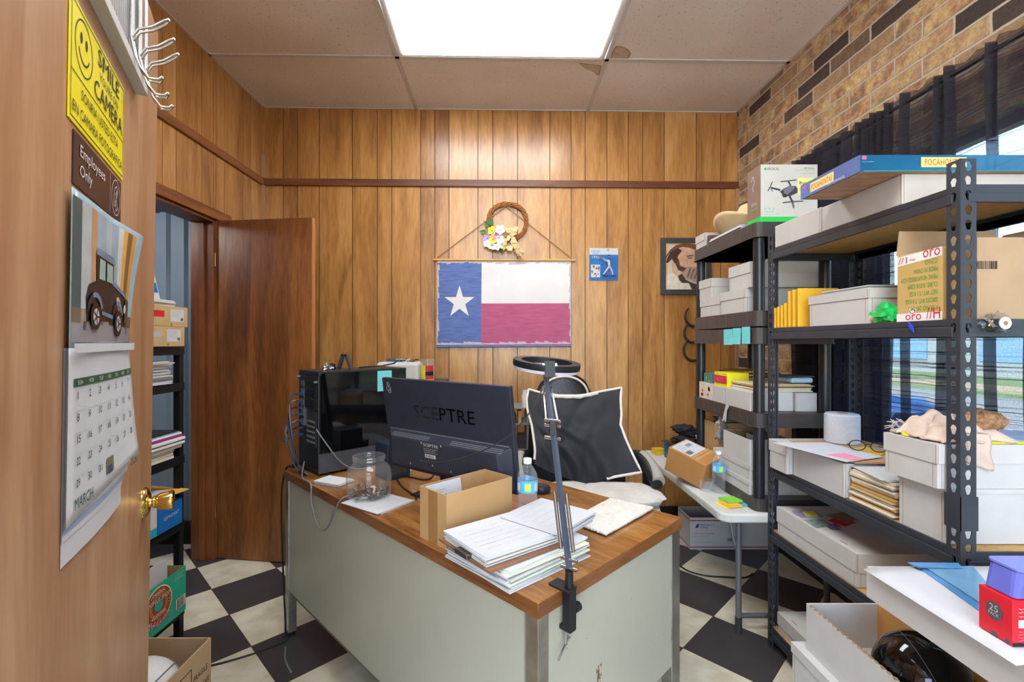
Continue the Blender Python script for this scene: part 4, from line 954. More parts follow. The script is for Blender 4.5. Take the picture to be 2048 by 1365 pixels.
# carded baseball figure
t = thing('toy_package', 'carded batter figure in a blue blister pack pinned to the panelled wall', 'toy', back(1207, 562, .008))
def bq(x0, y0, x1, y1, off): return [back(x0, y1, off), back(x1, y1, off), back(x1, y0, off), back(x0, y0, off)]
b = MB(); b.prism(bq(1179, 497, 1236, 561, .008), BN * .002, BLUE); build('card', b, t, world=True)
O = back(1179, 561, .0105); d = Dec(O, BU, ZV); k = (back(1236, 561) - back(1179, 561)).length / 57
d.rect(0, 51 * k, 57 * k, 64 * k, PAPER); d.text('STARTING', 3 * k, 56 * k, 18 * k, 3.5 * k, BLUE); d.text('LINEUP', 6 * k, 52.2 * k, 12 * k, 3 * k, BLUE); d.text('1996', 5 * k, 43 * k, 15 * k, 6 * k, PAPER); d.disc(37 * k, 60 * k, 2.6 * k, M('card_hole', (120, 84, 52), .8))
d.rect(3 * k, 6 * k, 21 * k, 31 * k, PAPER)
rr = random.Random(5)
for i in range(16): d.disc(rr.uniform(5, 19) * k, rr.uniform(8, 29) * k, rr.uniform(1, 2.4) * k, [RED, BLUE, GREY, M('skin_print', (196, 148, 116), .7)][i % 4], 2 + i % 3, n=8)
build('print', d.mb, t, world=True)
fg = MB(); WG = M('figure_grey', (206, 208, 212), .5); SK = M('figure_skin', (150, 104, 80), .6)
def fpt(x, y, o=.024): return back(x, y, o)
fg.tube([fpt(1219, 533), fpt(1218, 527), fpt(1217, 521)], [.008, .010, .009], WG); fg.tube([fpt(1218, 534), fpt(1213, 541), fpt(1207, 549)], [.0065, .006, .004], WG); fg.tube([fpt(1220, 534), fpt(1224, 542), fpt(1226, 550)], [.0065, .006, .004], WG)
fg.tube([fpt(1217, 522), fpt(1211, 523), fpt(1206, 519, .028)], [.004, .0035, .003], WG); fg.tube([fpt(1218, 521), fpt(1211, 520, .03), fpt(1206, 518, .03)], [.004, .003, .003], WG)
fg.lathe([(.0, -.008), (.006, -.005), (.007, .0), (.0065, .005), (0, .008)], SK, c=fpt(1218, 514)); fg.lathe([(.0075, 0), (.007, .005), (0, .008)], INK, c=fpt(1218, 512))
build('figure', fg, t, world=True); fg = MB(); fg.tube([fpt(1208, 520, .03), fpt(1202, 516, .03), fpt(1197, 513, .03)], [.002, .003, .004], M('bat', (180, 130, 80), .5)); build('bat', fg, t, world=True)
fg = MB(); fg.tube([fpt(1206, 551), fpt(1232, 552)], .003, DKGREY); build('base', fg, t, world=True)
BLIS = glass_mat('clear_blister', (.96, .97, .98, 1), .05)
b = MB(); b.prism(bq(1202, 519 - 3, 1234, 555, .0115), BN * .03, BLIS); build('blister', b, t, world=True, bevel=.004)
# framed portrait
FRM = M('frame_grey', (68, 66, 68), .4)
t = thing('framed_picture', 'grey framed sepia painting of a bearded long-haired man with folded hands, on the panelled wall', 'picture', back(1371, 590, .01))
X0, Y0, X1, Y1 = 1320, 477, 1421, 590; w = 10
b = MB()
for a in ((X0, Y0, X1, Y0 + w), (X0, Y1 - w, X1, Y1), (X0, Y0 + w, X0 + w, Y1 - w), (X1 - w, Y0 + w, X1, Y1 - w)): b.prism(bq(*a, .006), BN * .02, FRM)
build('frame', b, t, world=True, bevel=.001)
b = MB(); b.prism(bq(X0 + w, Y0 + w, X1 - w, Y1 - w, .006), BN * .006, M('portrait_cream', (214, 192, 164), .7, noise=.08, nscale=8)); build('canvas', b, t, world=True)
PM = MB()
def pp(pts, c, l=1): PM.poly([back(x, y, .0124 + .0006 * l) for x, y in pts][::-1], M('portrait_%d_%d_%d' % c, c, .7, noise=.16, nscale=26))
pp([(1330, 550), (1344, 546), (1358, 550), (1372, 556), (1382, 579), (1330, 579)], (226, 214, 198))            # robe
pp([(1342, 520), (1350, 512), (1362, 528), (1364, 552), (1356, 556), (1345, 545)], (208, 172, 146), 2)          # neck
pp([(1352, 500), (1372, 494), (1388, 500), (1394, 512), (1396, 522), (1390, 532), (1376, 540), (1360, 538), (1352, 522)], (206, 164, 134), 3)     # face
pp([(1331, 520), (1338, 508), (1352, 498), (1366, 494), (1380, 496), (1400, 504), (1398, 492), (1384, 488), (1366, 487), (1352, 491), (1340, 500), (1332, 512)], (118, 72, 44), 4)
pp([(1331, 525), (1340, 505), (1356, 496), (1364, 502), (1356, 512), (1350, 528), (1344, 518), (1336, 526)], (70, 42, 32), 5)
pp([(1352, 512), (1358, 520), (1360, 532), (1372, 536), (1386, 534), (1386, 542), (1370, 546), (1356, 540), (1351, 528)], (92, 58, 44), 5)      # beard
pp([(1366, 544), (1376, 534), (1392, 534), (1404, 540), (1406, 556), (1396, 568), (1384, 562), (1366, 556), (1358, 552)], (176, 150, 132), 6)     # hands
pp([(1356, 552), (1364, 548), (1372, 560), (1384, 566), (1398, 570), (1402, 579), (1384, 579), (1378, 566), (1364, 566), (1358, 560)], (70, 58, 56), 7)
for q in range(3): pp([(1380 + 7 * q, 536 + 2 * q), (1383 + 7 * q, 536 + 2 * q), (1376 + 7 * q, 556 + q), (1373 + 7 * q, 556 + q)], (116, 92, 80), 8)
pp([(1376, 516), (1384, 515), (1385, 517), (1377, 518)], (96, 60, 46), 5); pp([(1373, 512), (1386, 510), (1387, 512), (1374, 514)], (110, 74, 54), 5)
build('painting', PM, t, world=True)
# iron horseshoes
IRON = M('rusted_iron', (70, 60, 56), .6, metal=.6, noise=.25, nscale=60, bump=.3)
for i, (hx, hy, r, a0) in enumerate([(1387, 633, 17, 2.2), (1386, 665, 18, 2.0), (1386, 700, 19, 2.0)]):
    c = back(hx, hy, .016); kk = c.y / F; b = MB()
    pts = [c + (BU * math.cos(a) + ZV * math.sin(a) * 1.15) * r * kk for a in [a0 + (PI * 1.35) * q / 16 for q in range(17)]]
    b.tube(pts, [.005 + .004 * math.sin(PI * q / 16) for q in range(17)], IRON, seg=8)
    build('horseshoe', b, label='rusty iron horseshoe on the wall beside the plastic shelves, %s of three' % ['top', 'middle', 'bottom'][i], cat='horseshoe', group='horseshoes hung in a column')
# ================================================================== THE DESK
P0 = Vector((.0778, 1.018, 0)); DRZ = math.atan2(.704, .71)
LX, LY, DT = .71, 1.487, .73
DTOP = wood('desk_laminate', (104, 62, 24), (146, 96, 46), (172, 124, 68), rough=.22, axis='y', scale=1.6, coat=.2)
DEDGE = wood('desk_edge', (92, 54, 26), (122, 76, 40), (142, 92, 50), rough=.3, axis='y', scale=2)
DPAN = M('desk_enamel', (170, 168, 150), .3, noise=.05, nscale=2)
desk = thing('desk', 'wood-laminate topped steel desk with off-white panels standing at an angle on the checkered floor', 'desk', P0, DRZ)
b = MB(); b.box(0, LX, 0, LY, DT - .036, DT, DTOP); build('tabletop', b, desk, bevel=.002)
b = MB(); b.box(-.0012, -.0002, .001, LY - .001, DT - .035, DT - .0015, DEDGE); b.box(.001, LX - .001, -.0012, -.0002, DT - .035, DT - .0015, wood('desk_edge_x', (92, 54, 26), (122, 76, 40), (142, 92, 50), rough=.3, axis='x', scale=2)); build('edge_banding', b, desk)
b = MB(); b.box(.008, .014, .05, LY - .04, .205, DT - .037, DPAN); build('front_panel', b, desk)
b = MB(); b.box(.010, .026, .05, LY - .04, .193, .2045, M('panel_base_rail', (110, 96, 88), .5)); build('base_rail', b, desk)
b = MB(); b.box(.045, LX - .06, .008, .014, .27, DT - .037, DPAN); build('side_panel', b, desk)
b = MB(); b.box(.016, LX - .045, .016, .44, .265, DT - .037, DPAN); build('pedestal', b, desk)
for z in (.28, .42, .56):
    b = MB(); b.box(LX - .044, LX - .03, .05, .42, z, z + .125, DPAN); o = build('drawer', b, desk, bevel=.002)
    b = MB(); b.box(LX - .03, LX - .018, .18, .29, z + .055, z + .07, CHROME); build('handle', b, o)
b = MB(); b.box(.016, LX - .045, LY - .4, LY - .05, .265, DT - .037, DPAN); build('pedestal', b, desk)
CH2 = M('worn_chrome', (176, 172, 160), .3, metal=.85, noise=.25, nscale=12)
for (x, y) in ((.004, .004), (LX - .06, .004), (.004, LY - .04), (LX - .05, LY - .04)):
    w_ = .036 if x < .1 else .056
    b = MB(); b.box(x, x + w_, y, y + .036, .02, DT - .037, CH2); b.box(x + .004, x + w_ - .004, y + .004, y + .032, 0, .02, BLACK); build('leg', b, desk, bevel=.002)
# rust stains with their own shape on the side panel
d = Dec(wmat(desk) @ Vector((0, .008, 0)), (.71, .704, 0), (0, 0, 1)); RST = M('rust_stain', (128, 104, 78), .8, noise=.3, nscale=60); rr = random.Random(2)
for i in range(26): d.disc(.245 + rr.gauss(0, .005), .47 - .10 * rr.random() ** 1.3, rr.uniform(.0015, .005), RST, 1, n=7, ry=rr.uniform(.002, .009))
for i in range(10): d.disc(rr.uniform(.1, .6), rr.uniform(.35, .66), .0016, RST, 1, n=6)
build('rust_stain', d.mb, desk, world=True, kind='stuff')
def dk(x, y, z=0.0): return wmat(desk) @ Vector((x, y, DT + z))
def D2(px, py, z=0.0): return on(px, py, DT + z)
# ---- computer tower
TW0 = Vector((-.774, 1.967, DT))
tower = thing('computer_tower', 'black glass-sided computer tower full of cables on the left end of the desk', 'computer', TW0, DRZ)
TWx, TWy, TWz = .432, .21, .444
CASE = M('case_black', (30, 32, 38), .35, noise=.08)
b = MB()
b.box(0, TWx, 0, TWy, .012, .03, CASE); b.box(0, TWx, 0, TWy, TWz - .02, TWz, CASE); b.box(0, .012, .004, TWy, .03, TWz - .02, CASE); b.box(TWx - .012, TWx, 0, TWy, .03, TWz - .02, CASE); b.box(.012, TWx - .012, TWy - .01, TWy, .03, TWz - .02, CASE)
b.box(.012, TWx - .012, .004, TWy - .01, .03, .11, CASE); build('case', b, tower, bevel=.003)
b = MB(); b.box(.05, .3, .09, .2, .13, .38, M('circuit_green', (26, 44, 40), .5)); b.box(.3, .41, .06, .18, .2, .4, M('fan_dark', (20, 22, 30), .4)); build('motherboard', b, tower)
b = MB(); b.box(.012, TWx - .006, -.001, .003, .095, TWz - .008, BLACKG); build('glass_panel', b, tower)
b = MB(); b.box(.0, TWx, -.0015, .004, .012, .094, M('case_lower', (66, 68, 76), .45)); build('shroud', b, tower)
for x in (.02, TWx - .05):
    b = MB(); b.box(x, x + .03, .01, TWy - .01, 0, .012, BLACK); build('foot', b, tower)
b = MB(); b.box(-.003, 0, .02, TWy - .02, .28, TWz - .03, M('vent_mesh', (26, 27, 30), .6)); b.box(-.004, 0, .02, .10, .12, .27, M('slot_dark', (44, 46, 52), .5))
for i in range(5): b.box(-.0055, -.003, .03, .11, .135 + .022 * i, .143 + .022 * i, GREY)
for i in range(14): b.box(-.0045, -.0028, .04, .13, .29 + .008 * i, .293 + .008 * i, BLACKG)
build('rear_panel', b, tower)
b = MB(); b.box(-.005, -.001, TWy - .07, TWy - .035, .2, TWz - .045, CHROME)
for i in range(8): b.box(-.0065, -.0045, TWy - .066, TWy - .04, .21 + .022 * i, .222 + .022 * i, BLACK if i % 2 else BLUE)
build('port_plate', b, tower)
for (y, z) in ((.015, TWz - .045), (TWy - .012, TWz - .03)): b = MB(); b.tube([(-.014, y, z), (0, y, z)], .005, GREY); build('thumb_screw', b, tower)
t2w = wmat(tower)
def tw(x, y, z): return t2w @ Vector((x, y, z))
for i in range(7):
    rr = random.Random(i); y = .13 + .008 * (i % 3); z = .34 - .03 * i; b = MB()
    pts = [tw(-.006, TWy - .052, z), tw(-.03, TWy - .055, z + .003), tw(-.055 - .004 * i, TWy - .05, z - .02), tw(-.05 - .006 * i, TWy - .06 - .012 * (i % 4), .14), tw(-.03 - .004 * i, TWy - .08 - .014 * (i % 4), .03), tw(-.015 - .01 * (i % 3), .08 - .02 * (i % 3), .006)]
    b.tube(sm(pts), .0032, [M('cable_blue', (40, 66, 96), .5), GREY, BLACK][i % 3], seg=7)
    b.box(-.028, 0, -.007, .007, -.005, .005, M('plug_blue', (44, 60, 84), .4), mtx=Matrix.Translation(tw(-.004, TWy - .052, z)) @ Matrix.Rotation(DRZ, 4, 'Z'))
    build('cable', b, label='data cable plugged into the back of the computer tower', cat='cable', group='cables at the back of the computer tower')
# sticky note on the tower glass, bracket, foil
d = Dec(tw(.275, -.0012, .0), (.71, .704, 0), (0, 0, 1)); d.rect(0, .34, .075, .435, CYAN); d.scrib(.008, .36, .07, .425, 6, M('pencil_teal', (70, 150, 150), .8), w=.0015); 
build('sticky_note', d.mb, label='cyan sticky note on the glass side of the computer tower', cat='note')
b = MB(); q0 = tw(.16, .1, TWz + .0005); 
for s_ in (-1, 1): b.prism([q0 + Vector((s_ * .034, 0, 0)), q0 + Vector((s_ * .022, 0, 0)), q0 + Vector((s_ * .003, 0, .062)), q0 + Vector((s_ * .012, 0, .068))], (0, .03, 0), DKGREY)
b.box(-.012, .012, 0, .03, .058, .07, DKGREY, mtx=Matrix.Translation(q0)); build('stand', b, label='small black A-shaped stand on top of the computer tower', cat='stand')
for i, (x, y) in enumerate(((.07, .07), (.095, .09))):
    b = MB(); b.blob(tw(x, y, TWz + .013), (.02, .014, .0125), [M('foil', (190, 192, 198), .25, metal=.9), BLACK][i], amp=.9, seed=i + 3, flat=.95); build('crumpled_wrapper', b, label=['crumpled silver foil on top of the computer tower', 'crumpled black wrapper beside the foil on the computer tower'][i], cat='wrapper')
b = MB(); b.tube([tw(.24, .1, TWz + .004), tw(.3, .12, TWz + .006), tw(.36, .1, TWz + .008), tw(.4, .06, TWz + .02), tw(.395, .03, TWz + .03)], .0035, BLACK, seg=7); build('cable', b, label='black cable lying on top of the computer tower', cat='cable')
def cable(label, pts, r=.0032, m=None, group=None):
    b = MB(); b.tube(sm(pts), r, m or BLACK, seg=7); return build('cable', b, label=label, cat='cable', group=group)
cable('grey cable looping down over the front edge of the desk from the tower', [tw(-.02, .1, .05), tw(-.06, .02, .006), dk(-.004, 1.19, .004), dk(-.01, 1.17, -.06), dk(-.012, 1.10, -.14), dk(-.012, 1.02, -.12), dk(-.004, .93, .004), dk(.05, .93, .006), dk(.09, .97, .006)], m=GREY)
cable('thick dark cable hanging down the left front corner of the desk to the floor', [tw(-.045, .12, .1), tw(-.05, .12, .03), dk(.012, LY + .004, .006), dk(-.008, LY + .008, -.12), dk(-.012, LY - .02, -.4), dk(-.01, LY - .03, -.55), dk(-.012, LY - .05, -.68), dk(-.03, LY - .06, -.725), dk(-.25, LY - .02, -.726), dk(-.55, LY + .12, -.726)], .0042)
cable('thin black cable hanging behind the left corner of the desk', [tw(-.02, .16, .03), tw(-.05, .17, .02), dk(.06, LY + .014, .01), dk(.05, LY + .02, -.1), dk(.04, LY + .016, -.2), dk(.05, LY + .012, -.35)], .003)
cable('short grey cable end on the floor at the left desk leg', [dk(-.03, LY - .1, -.726), dk(-.06, LY - .18, -.726), dk(-.07, LY - .27, -.726)], .004, GREY)
cable('thin cable running across the lower side of the tower to the desk', [tw(-.004, .012, .2), tw(.02, -.012, .15), tw(.09, -.02, .05), tw(.17, -.02, .006), tw(.3, -.03, .004)], .003, GREY)
# ---- monitor
mc = Vector((-.1965, 1.7115, DT))
mon = thing('monitor', 'large black monitor seen from the back on the desk, cable side to the doorway', 'monitor', mc, math.atan2(-.6, .8))
MW, MH = .627, .362; tl = Matrix.Translation((0, 0, .07)) @ Matrix.Rotation(math.radians(8), 4, 'X')
MBK = M('monitor_shell', (42, 46, 58), .42, noise=.05)
b = MB(); b.box(-MW / 2, MW / 2, -.004, .014, 0, MH, MBK, mtx=tl); build('shell', b, mon, bevel=.003)
b = MB(); b.box(-MW / 2 + .004, MW / 2 - .004, .0142, .018, .006, MH - .004, BLACKG, mtx=tl); build('screen', b, mon)
b = MB()
lo = [(-MW / 2 + .012, -.004, .012), (MW / 2 - .01, -.004, .012), (MW / 2 - .01, -.004, .158), (-MW / 2 + .012, -.004, .158)]
hi = [(-MW / 2 + .05, -.034, .03), (MW / 2 - .05, -.034, .03), (MW / 2 - .055, -.034, .138), (-MW / 2 + .055, -.034, .138)]
b.hexa([tl @ Vector(p) for p in lo], [tl @ Vector(p) for p in hi], M('monitor_bulge', (46, 50, 62), .45)); build('rear_bulge', b, mon, bevel=.003)
d = Dec(tl @ Vector((-MW / 2, -.0042, 0)), (1, 0, 0), tl.to_3x3() @ Vector((0, 0, 1)))
d.text('SCEPTRE', .17, .218, .30, .048, BLACKG, 2)
SIL = M('pale_ledge', (104, 108, 116), .4)
d.rect(.02, .158, MW - .02, .163, SIL, 1)  # lighter grey strip along the ledge
build('lettering', d.mb, mon)
s_up = (Vector((MW / 2 - .055, -.034, .138)) - Vector((MW / 2 - .01, -.004, .158)))
d = Dec(tl @ Vector((-MW / 2 + .012, -.004, .158)), (1, 0, 0), tl.to_3x3() @ Vector((0, .034 - .004, .02)).normalized())
for c in list(range(0, 34)) + list(range(52, 90)):
    for r_ in range(3): d.rect(.04 + c * .006, -.030 + r_ * .007, .0436 + c * .006, -.0265 + r_ * .007, M('vent_light', (126, 128, 134), .5), 3)
build('vents', d.mb, mon)
d = Dec(tl @ Vector((-MW / 2, -.0342, 0)), (1, 0, 0), tl.to_3x3() @ Vector((0, 0, 1)))
d.text('SCEPTRE', .235, .123, .075, .011, WHITE, 2); d.scrib(.235, .098, .31, .118, 3, WHITE, w=.0022); d.rect(.237, .08, .292, .094, WHITE, 1); d.barcode(.242, .082, .286, .092, INK, 2, n=9)
for (u, v) in ((.222, .13), (.322, .13), (.15, .04), (.27, .05), (.36, .042)): d.rect(u, v, u + .004, v + .008, WHITE, 1)
build('sticker', d.mb, mon)
d = Dec(tl @ Vector((-MW / 2, -.0042, 0)), (1, 0, 0), tl.to_3x3() @ Vector((0, 0, 1)))
d.ring(.036, .32, .014, .0015, PAPER, 1, ry=.01); d.ring(.036, .338, .007, .0015, PAPER, 1); d.ring(.04, .31, .008, .0015, PAPER, 1); d.path([(.028, .345), (.05, .305)], .0015, PAPER); build('chalk_mark', d.mb, mon)
b = MB(); b.box(-.045, .045, .0, .05, .055, .115, BLACK); b.box(-.03, .03, .0, .03, .004, .06, BLACK); b.box(-.13, .13, -.07, .11, 0, .006, BLACK); build('stand', b, mon, bevel=.002)
# box-shaped speaker beside the tower
t = thing('speaker', 'small black speaker standing between the tower and the monitor', 'speaker', Vector((-.462, 1.985, DT + .0005)), DRZ); b = MB(); b.box(-.06, .05, -.05, .05, 0, .15, M('speaker_black', (34, 40, 54), .4)); build('cabinet', b, t, bevel=.004); b = MB(); b.box(-.04, .03, -.052, -.05, .02, .13, DKGREY); build('grille', b, t)
# crumpled papers, pad under the jar
sheets('small pad of white note sheets beside the tower on the desk', *D2(668, 966)[:2], DT + .0005, .085, .13, .012, rz=DRZ + .35, n=3, jit=.003, seed=5)
sheets('white papers with handwriting under the glass jar', *D2(757, 1006)[:2], DT + .0005, .16, .19, .006, rz=DRZ + .2, n=3, jit=.006, seed=6, write=4)
flat('note_sheet', 'small white paper lying behind the jar next to the monitor', 'paper', D2(815, 938)[:2], .1, .07, DT + .0005, .001, PAPER, .5)
# glass jar with coins
jc = D2(738, 993, .007)
jar = thing('glass_jar', 'big clear glass jar with coins at the bottom, on papers on the desk', 'jar', jc)
JG = glass_mat('jar_glass', (.98, .99, .985, 1), .01, haze=.07)
b = MB()
pr = [(.0, 0), (.066, 0), (.078, .008), (.081, .03), (.081, .09), (.074, .108), (.06, .12), (.056, .126), (.056, .132), (.060, .136), (.056, .141), (.060, .146), (.057, .15)]
inn = [(r - .003 if r > .01 else 0, max(z, .004)) for r, z in pr][::-1]
b.lathe(pr + inn, JG, seg=40, cap=False); build('glass', b, jar)
COIN = M('coin_silver', (170, 160, 140), .35, metal=.9, noise=.2, nscale=80); COIN2 = M('coin_copper', (150, 92, 60), .35, metal=.9)
rr = random.Random(4)
for i in range(85):
    a = rr.random() * 6.283; r = .062 * math.sqrt(rr.random()); z = .006 + .026 * rr.random(); tmx = Matrix.Translation(jc + Vector((r * math.cos(a), r * math.sin(a), z))) @ Matrix.Rotation(rr.uniform(-.7, .7), 4, 'X') @ Matrix.Rotation(rr.uniform(-.7, .7), 4, 'Y')
    b = MB(); b.lathe([(.0105, 0), (.0105, .0016)], COIN if i % 3 else COIN2, seg=14); b.v = [tmx @ q for q in b.v]
    build('coin', b, label='silver coin in the glass jar' if i % 3 else 'copper coin in the glass jar', cat='coin', group='silver coins in the jar' if i % 3 else 'copper coins in the jar')
d = Dec(jc + Vector((0, 0, 0)), (1, 0, 0), (0, 0, 1))
# open cardboard box
bc = (D2(893, 1102) + D2(834, 1075)) / 2
bxx, bxy, bxh = .257, .125, .15
n0 = D2(893, 1102); ctr = n0 + Vector((.71, .704, 0)) * bxx / 2 + Vector((-.704, .71, 0)) * bxy / 2
t = openbox('open brown cardboard box with a white card inside, on the desk', ctr.x - bxx / 2, ctr.x + bxx / 2, ctr.y - bxy / 2, ctr.y + bxy / 2, DT + .0005, DT + bxh, th=.003, rz=DRZ, mat=CARDB, name='cardboard_box')
b = MB(); b.box(-bxx / 2 - .0006, -bxx / 2, -.022, .02, .001, bxh - .002, TAPE); build('tape', b, t)
t_ = thing('card', 'white index card with a barcode standing inside the desk cardboard box', 'card', ctr + Vector((0, 0, .01)), DRZ); b = MB(); b.box(-.118, .012, .020, .022, 0, .146, PAPER, mtx=Matrix.Rotation(-.2, 4, 'X')); build('sheet', b, t_)
d = Dec(Matrix.Rotation(-.2, 3, 'X') @ Vector((-.118, .0196, 0)), (1, 0, 0), Matrix.Rotation(-.2, 3, 'X') @ Vector((0, 0, 1))); d.barcode(.03, .095, .07, .11, INK, 1); d.scrib(.012, .115, .07, .128, 2, INK, l=1); build('print', d.mb, t_)
# water bottle builder
WGL = glass_mat('clear_plastic', (.95, .965, .97, 1), .05, haze=.22)
WATER = glass_mat('bottle_water', (.9, .94, .95, 1), .0)
def bottle(label, c, h=.2, r=.032):
    t = thing('water_bottle', label, 'bottle', c); k = h / .2
    pr = [(0, .001), (r * .8, 0), (r, .006)]
    z = .012
    while z < .095: pr += [(r, z * k), (r * .93, (z + .006) * k)]; z += .012
    pr += [(r, .1 * k), (r, .14 * k), (r * .92, .155 * k), (r * .62, .172 * k), (r * .4, .181 * k), (r * .38, .187 * k)]
    b = MB(); b.lathe(pr, WGL, cap=False); build('bottle', b, t)
    b = MB(); b.lathe([(r * 1.012, .102 * k), (r * 1.012, .138 * k)], M('label_blue', (86, 176, 222), .4), cap=False); o = build('wrap_label', b, t)
    b = MB(); 
    for a0, a1, m in ((-1.9, -1.3, M('label_sun', (190, 220, 90), .5)), (-.9, -.3, WHITE), (-2.9, -2.4, WHITE)):
        n = 6; vs = [Vector((r * 1.03 * math.cos(a0 + (a1 - a0) * i / n), r * 1.03 * math.sin(a0 + (a1 - a0) * i / n), z_ * k)) for z_ in (.108, .131) for i in range(n + 1)]
        b.add(vs, [(i, i + 1, n + 2 + i, n + 1 + i) for i in range(n)], m)
    build('label_print', b, t)
    b = MB(); b.lathe([(r * .42, .186 * k), (r * .42, .2 * k), (0, .2005 * k)], M('cap_white', (232, 234, 238), .4), cap=False); b.lathe([(0, .186 * k), (r * .42, .186 * k)], M('cap_white', (232, 234, 238), .4), cap=False); build('cap', b, t)
    return t
p_ = at(1055, 920, 1.46); bottle('half-litre water bottle with a blue label standing on the desk next to the cardboard box', Vector((p_.x, p_.y, DT + .0005)), .205, .0315)
# paper piles: lower heap, clipboard pile, envelope pile
def quad_sheet(b, px, z, t_, m): b.slab([on(x, y, z) for x, y in px], t_, m)
heap = [(890, 1098), (1018, 1187), (1174, 1105), (1040, 1040)]
b = MB(); rr = random.Random(8)
for i in range(11):
    z = DT + .001 + .0042 * i; c = on(1025, 1105, z); jj = rr.uniform(-.06, .06); R = Matrix.Translation(Vector((.035 + rr.uniform(-.006, .006), 1.235 + rr.uniform(-.006, .006), z))) @ Matrix.Rotation(DRZ - .04 + jj, 4, 'Z')
    m = [PAPER, WHITE, PAPER, PAPER2, M('green_tint_sheet', (206, 220, 196), .8)][i % 5]
    b.box(-.135, .15, -.12, .12, 0, .0036, m, mtx=R)
build('paper_stack', b, label='broad lower heap of white papers and files at the near corner of the desk', cat='papers', kind='stuff')
zt = DT + .048
b = MB(); R = Matrix.Translation(Vector((.0, 1.2, zt))) @ Matrix.Rotation(DRZ - .12, 4, 'Z'); b.box(-.115, .13, -.10, .125, 0, .005, wood('clipboard_brown', (96, 62, 40), (124, 86, 58), (140, 100, 68), rough=.6), mtx=R); cb = build('clipboard', b, label='brown clipboard in the middle of the desk paper pile', cat='clipboard')
b = MB(); b.box(-.124, -.1, -.02, .035, .003, .014, M('clip_steel', (120, 112, 104), .3, metal=.9), mtx=R); build('clip', b, cb, world=True, bevel=.002)
sheets('handwritten white sheets held on the clipboard', -.005, 1.215, zt + .006, .225, .19, .022, rz=DRZ - .14, n=6, jit=.006, seed=9, write=6)
sheets('pile of opened letters and envelopes between the clipboard and the towel', .125, 1.335, zt - .0, .20, .19, .034, rz=DRZ + .12, n=7, jit=.012, seed=14, write=5)
# white terry towel
tw4 = [on(1140, 1048, DT), on(1212, 1076, DT), on(1307, 1022, DT), on(1222, 1002, DT)]
from mathutils import noise as _ns
def towel(a, q):
    p = (tw4[0] * (1 - a) + tw4[1] * a) * (1 - q) + (tw4[3] * (1 - a) + tw4[2] * a) * q
    w = .004 * _ns.noise(Vector((a * 30, q * 30, 0))); p = p + Vector((w, w, .009 + .003 * _ns.noise(Vector((a * 4, q * 4, 3))) + .002 * _ns.noise(Vector((a * 40, q * 40, 1)))))
    return p
b = MB(); b.grid(towel, 36, 36, M('terry_white', (222, 218, 208), .95, bump=1.0, bscale=260, noise=.06, nscale=60)); build('towel', b, label='small white terry towel lying flat on the right of the desk', cat='towel', solid=.008)
# dark mouse-like puck behind the bottle
b = MB(); mp_ = D2(1082, 985); b.lathe([(0, 0), (.03, 0), (.036, .008), (.036, .018), (.03, .026), (.02, .024), (0, .022)], M('puck_dark', (26, 30, 40), .4), c=(mp_.x, mp_.y, DT + .0005), cap=False); build('puck', b, label='round dark plastic holder on the desk behind the water bottle', cat='holder')
b = MB(); c_ = D2(893, 953); b.box(-.02, .02, -.03, .03, 0, .045, BLACK, mtx=Matrix.Translation(c_) @ Matrix.Rotation(.3, 4, 'Z')); build('adapter', b, label='black power adapter standing under the monitor edge', cat='adapter')
b = MB(); c_ = D2(882, 950); b.box(-.02, .01, -.01, .01, 0, .02, PINK, mtx=Matrix.Translation(c_ + Vector((-.03, .03, 0)))); build('eraser', b, label='pink eraser behind the cardboard box under the monitor', cat='eraser')
cable('black cable snaking on the desk between the jar and the cardboard box', [D2(790, 952, .004), D2(805, 975, .004), D2(830, 992, .004), D2(832, 1000, .004)], .003)
cable('second dark cable curving on the desk behind the cardboard box', [D2(785, 945, .004), D2(850, 960, .004), D2(868, 945, .004), D2(850, 935, .004)], .003)
# ---- ring light on a spring arm clamped to the right edge
RL = thing('ring_light', 'ring light on a black spring arm clamped to the near right edge of the desk', 'lamp', Vector((.15, 1.095, DT - .1)))
ca = wmat(desk) @ Vector((.092, .02, DT)); up_ = Vector((0, 0, 1)); ee = Vector((.71, .704, 0)); nn = Vector((-.704, .71, 0))
cp = Vector((ca.x, ca.y, 0))
b = MB()
bR = Matrix.Translation(wmat(desk) @ Vector((.092, 0, DT))) @ Matrix.Rotation(DRZ, 4, 'Z')
b.box(-.018, .018, -.024, .034, .0005, .006, BLACK, mtx=bR); b.box(-.012, .012, -.026, -.003, -.085, .006, BLACK, mtx=bR); b.box(-.012, .012, -.026, .006, -.092, -.082, BLACK, mtx=bR)
build('clamp', b, RL, world=True, bevel=.002)
b = MB(); b.tube([bR @ Vector((0, -.004, -.130)), bR @ Vector((0, -.004, -.045))], .004, CHROME); b.tube([bR @ Vector((-.042, -.016, -.140)), bR @ Vector((-.02, -.01, -.131)), bR @ Vector((.0, -.004, -.127)), bR @ Vector((.016, .0, -.122))], .0026, CHROME); b.lathe([(0, -.004), (.0045, 0), (0, .004)], CHROME, c=bR @ Vector((.017, .0, -.122)), seg=10, cap=False); build('clamp_screw', b, RL, world=True)
b = MB(); b.tube([bR @ Vector((.016, -.014, -.05)), bR @ Vector((.036, -.014, -.05))], .011, BLACK, seg=10); build('knob', b, RL, world=True)
base = bR @ Vector((0, -.014, .0)); j0 = base + Vector((0, 0, .05)); j1 = at(1105, 852, 1.12); j2 = at(1090, 742, 1.36)
b = MB(); b.tube([bR @ Vector((0, -.014, -.08)), base + Vector((0, 0, .045))], .0095, BLACK, seg=12); build('socket', b, RL, world=True)
BAR = M('arm_grey', (84, 94, 110), .35, metal=.3)
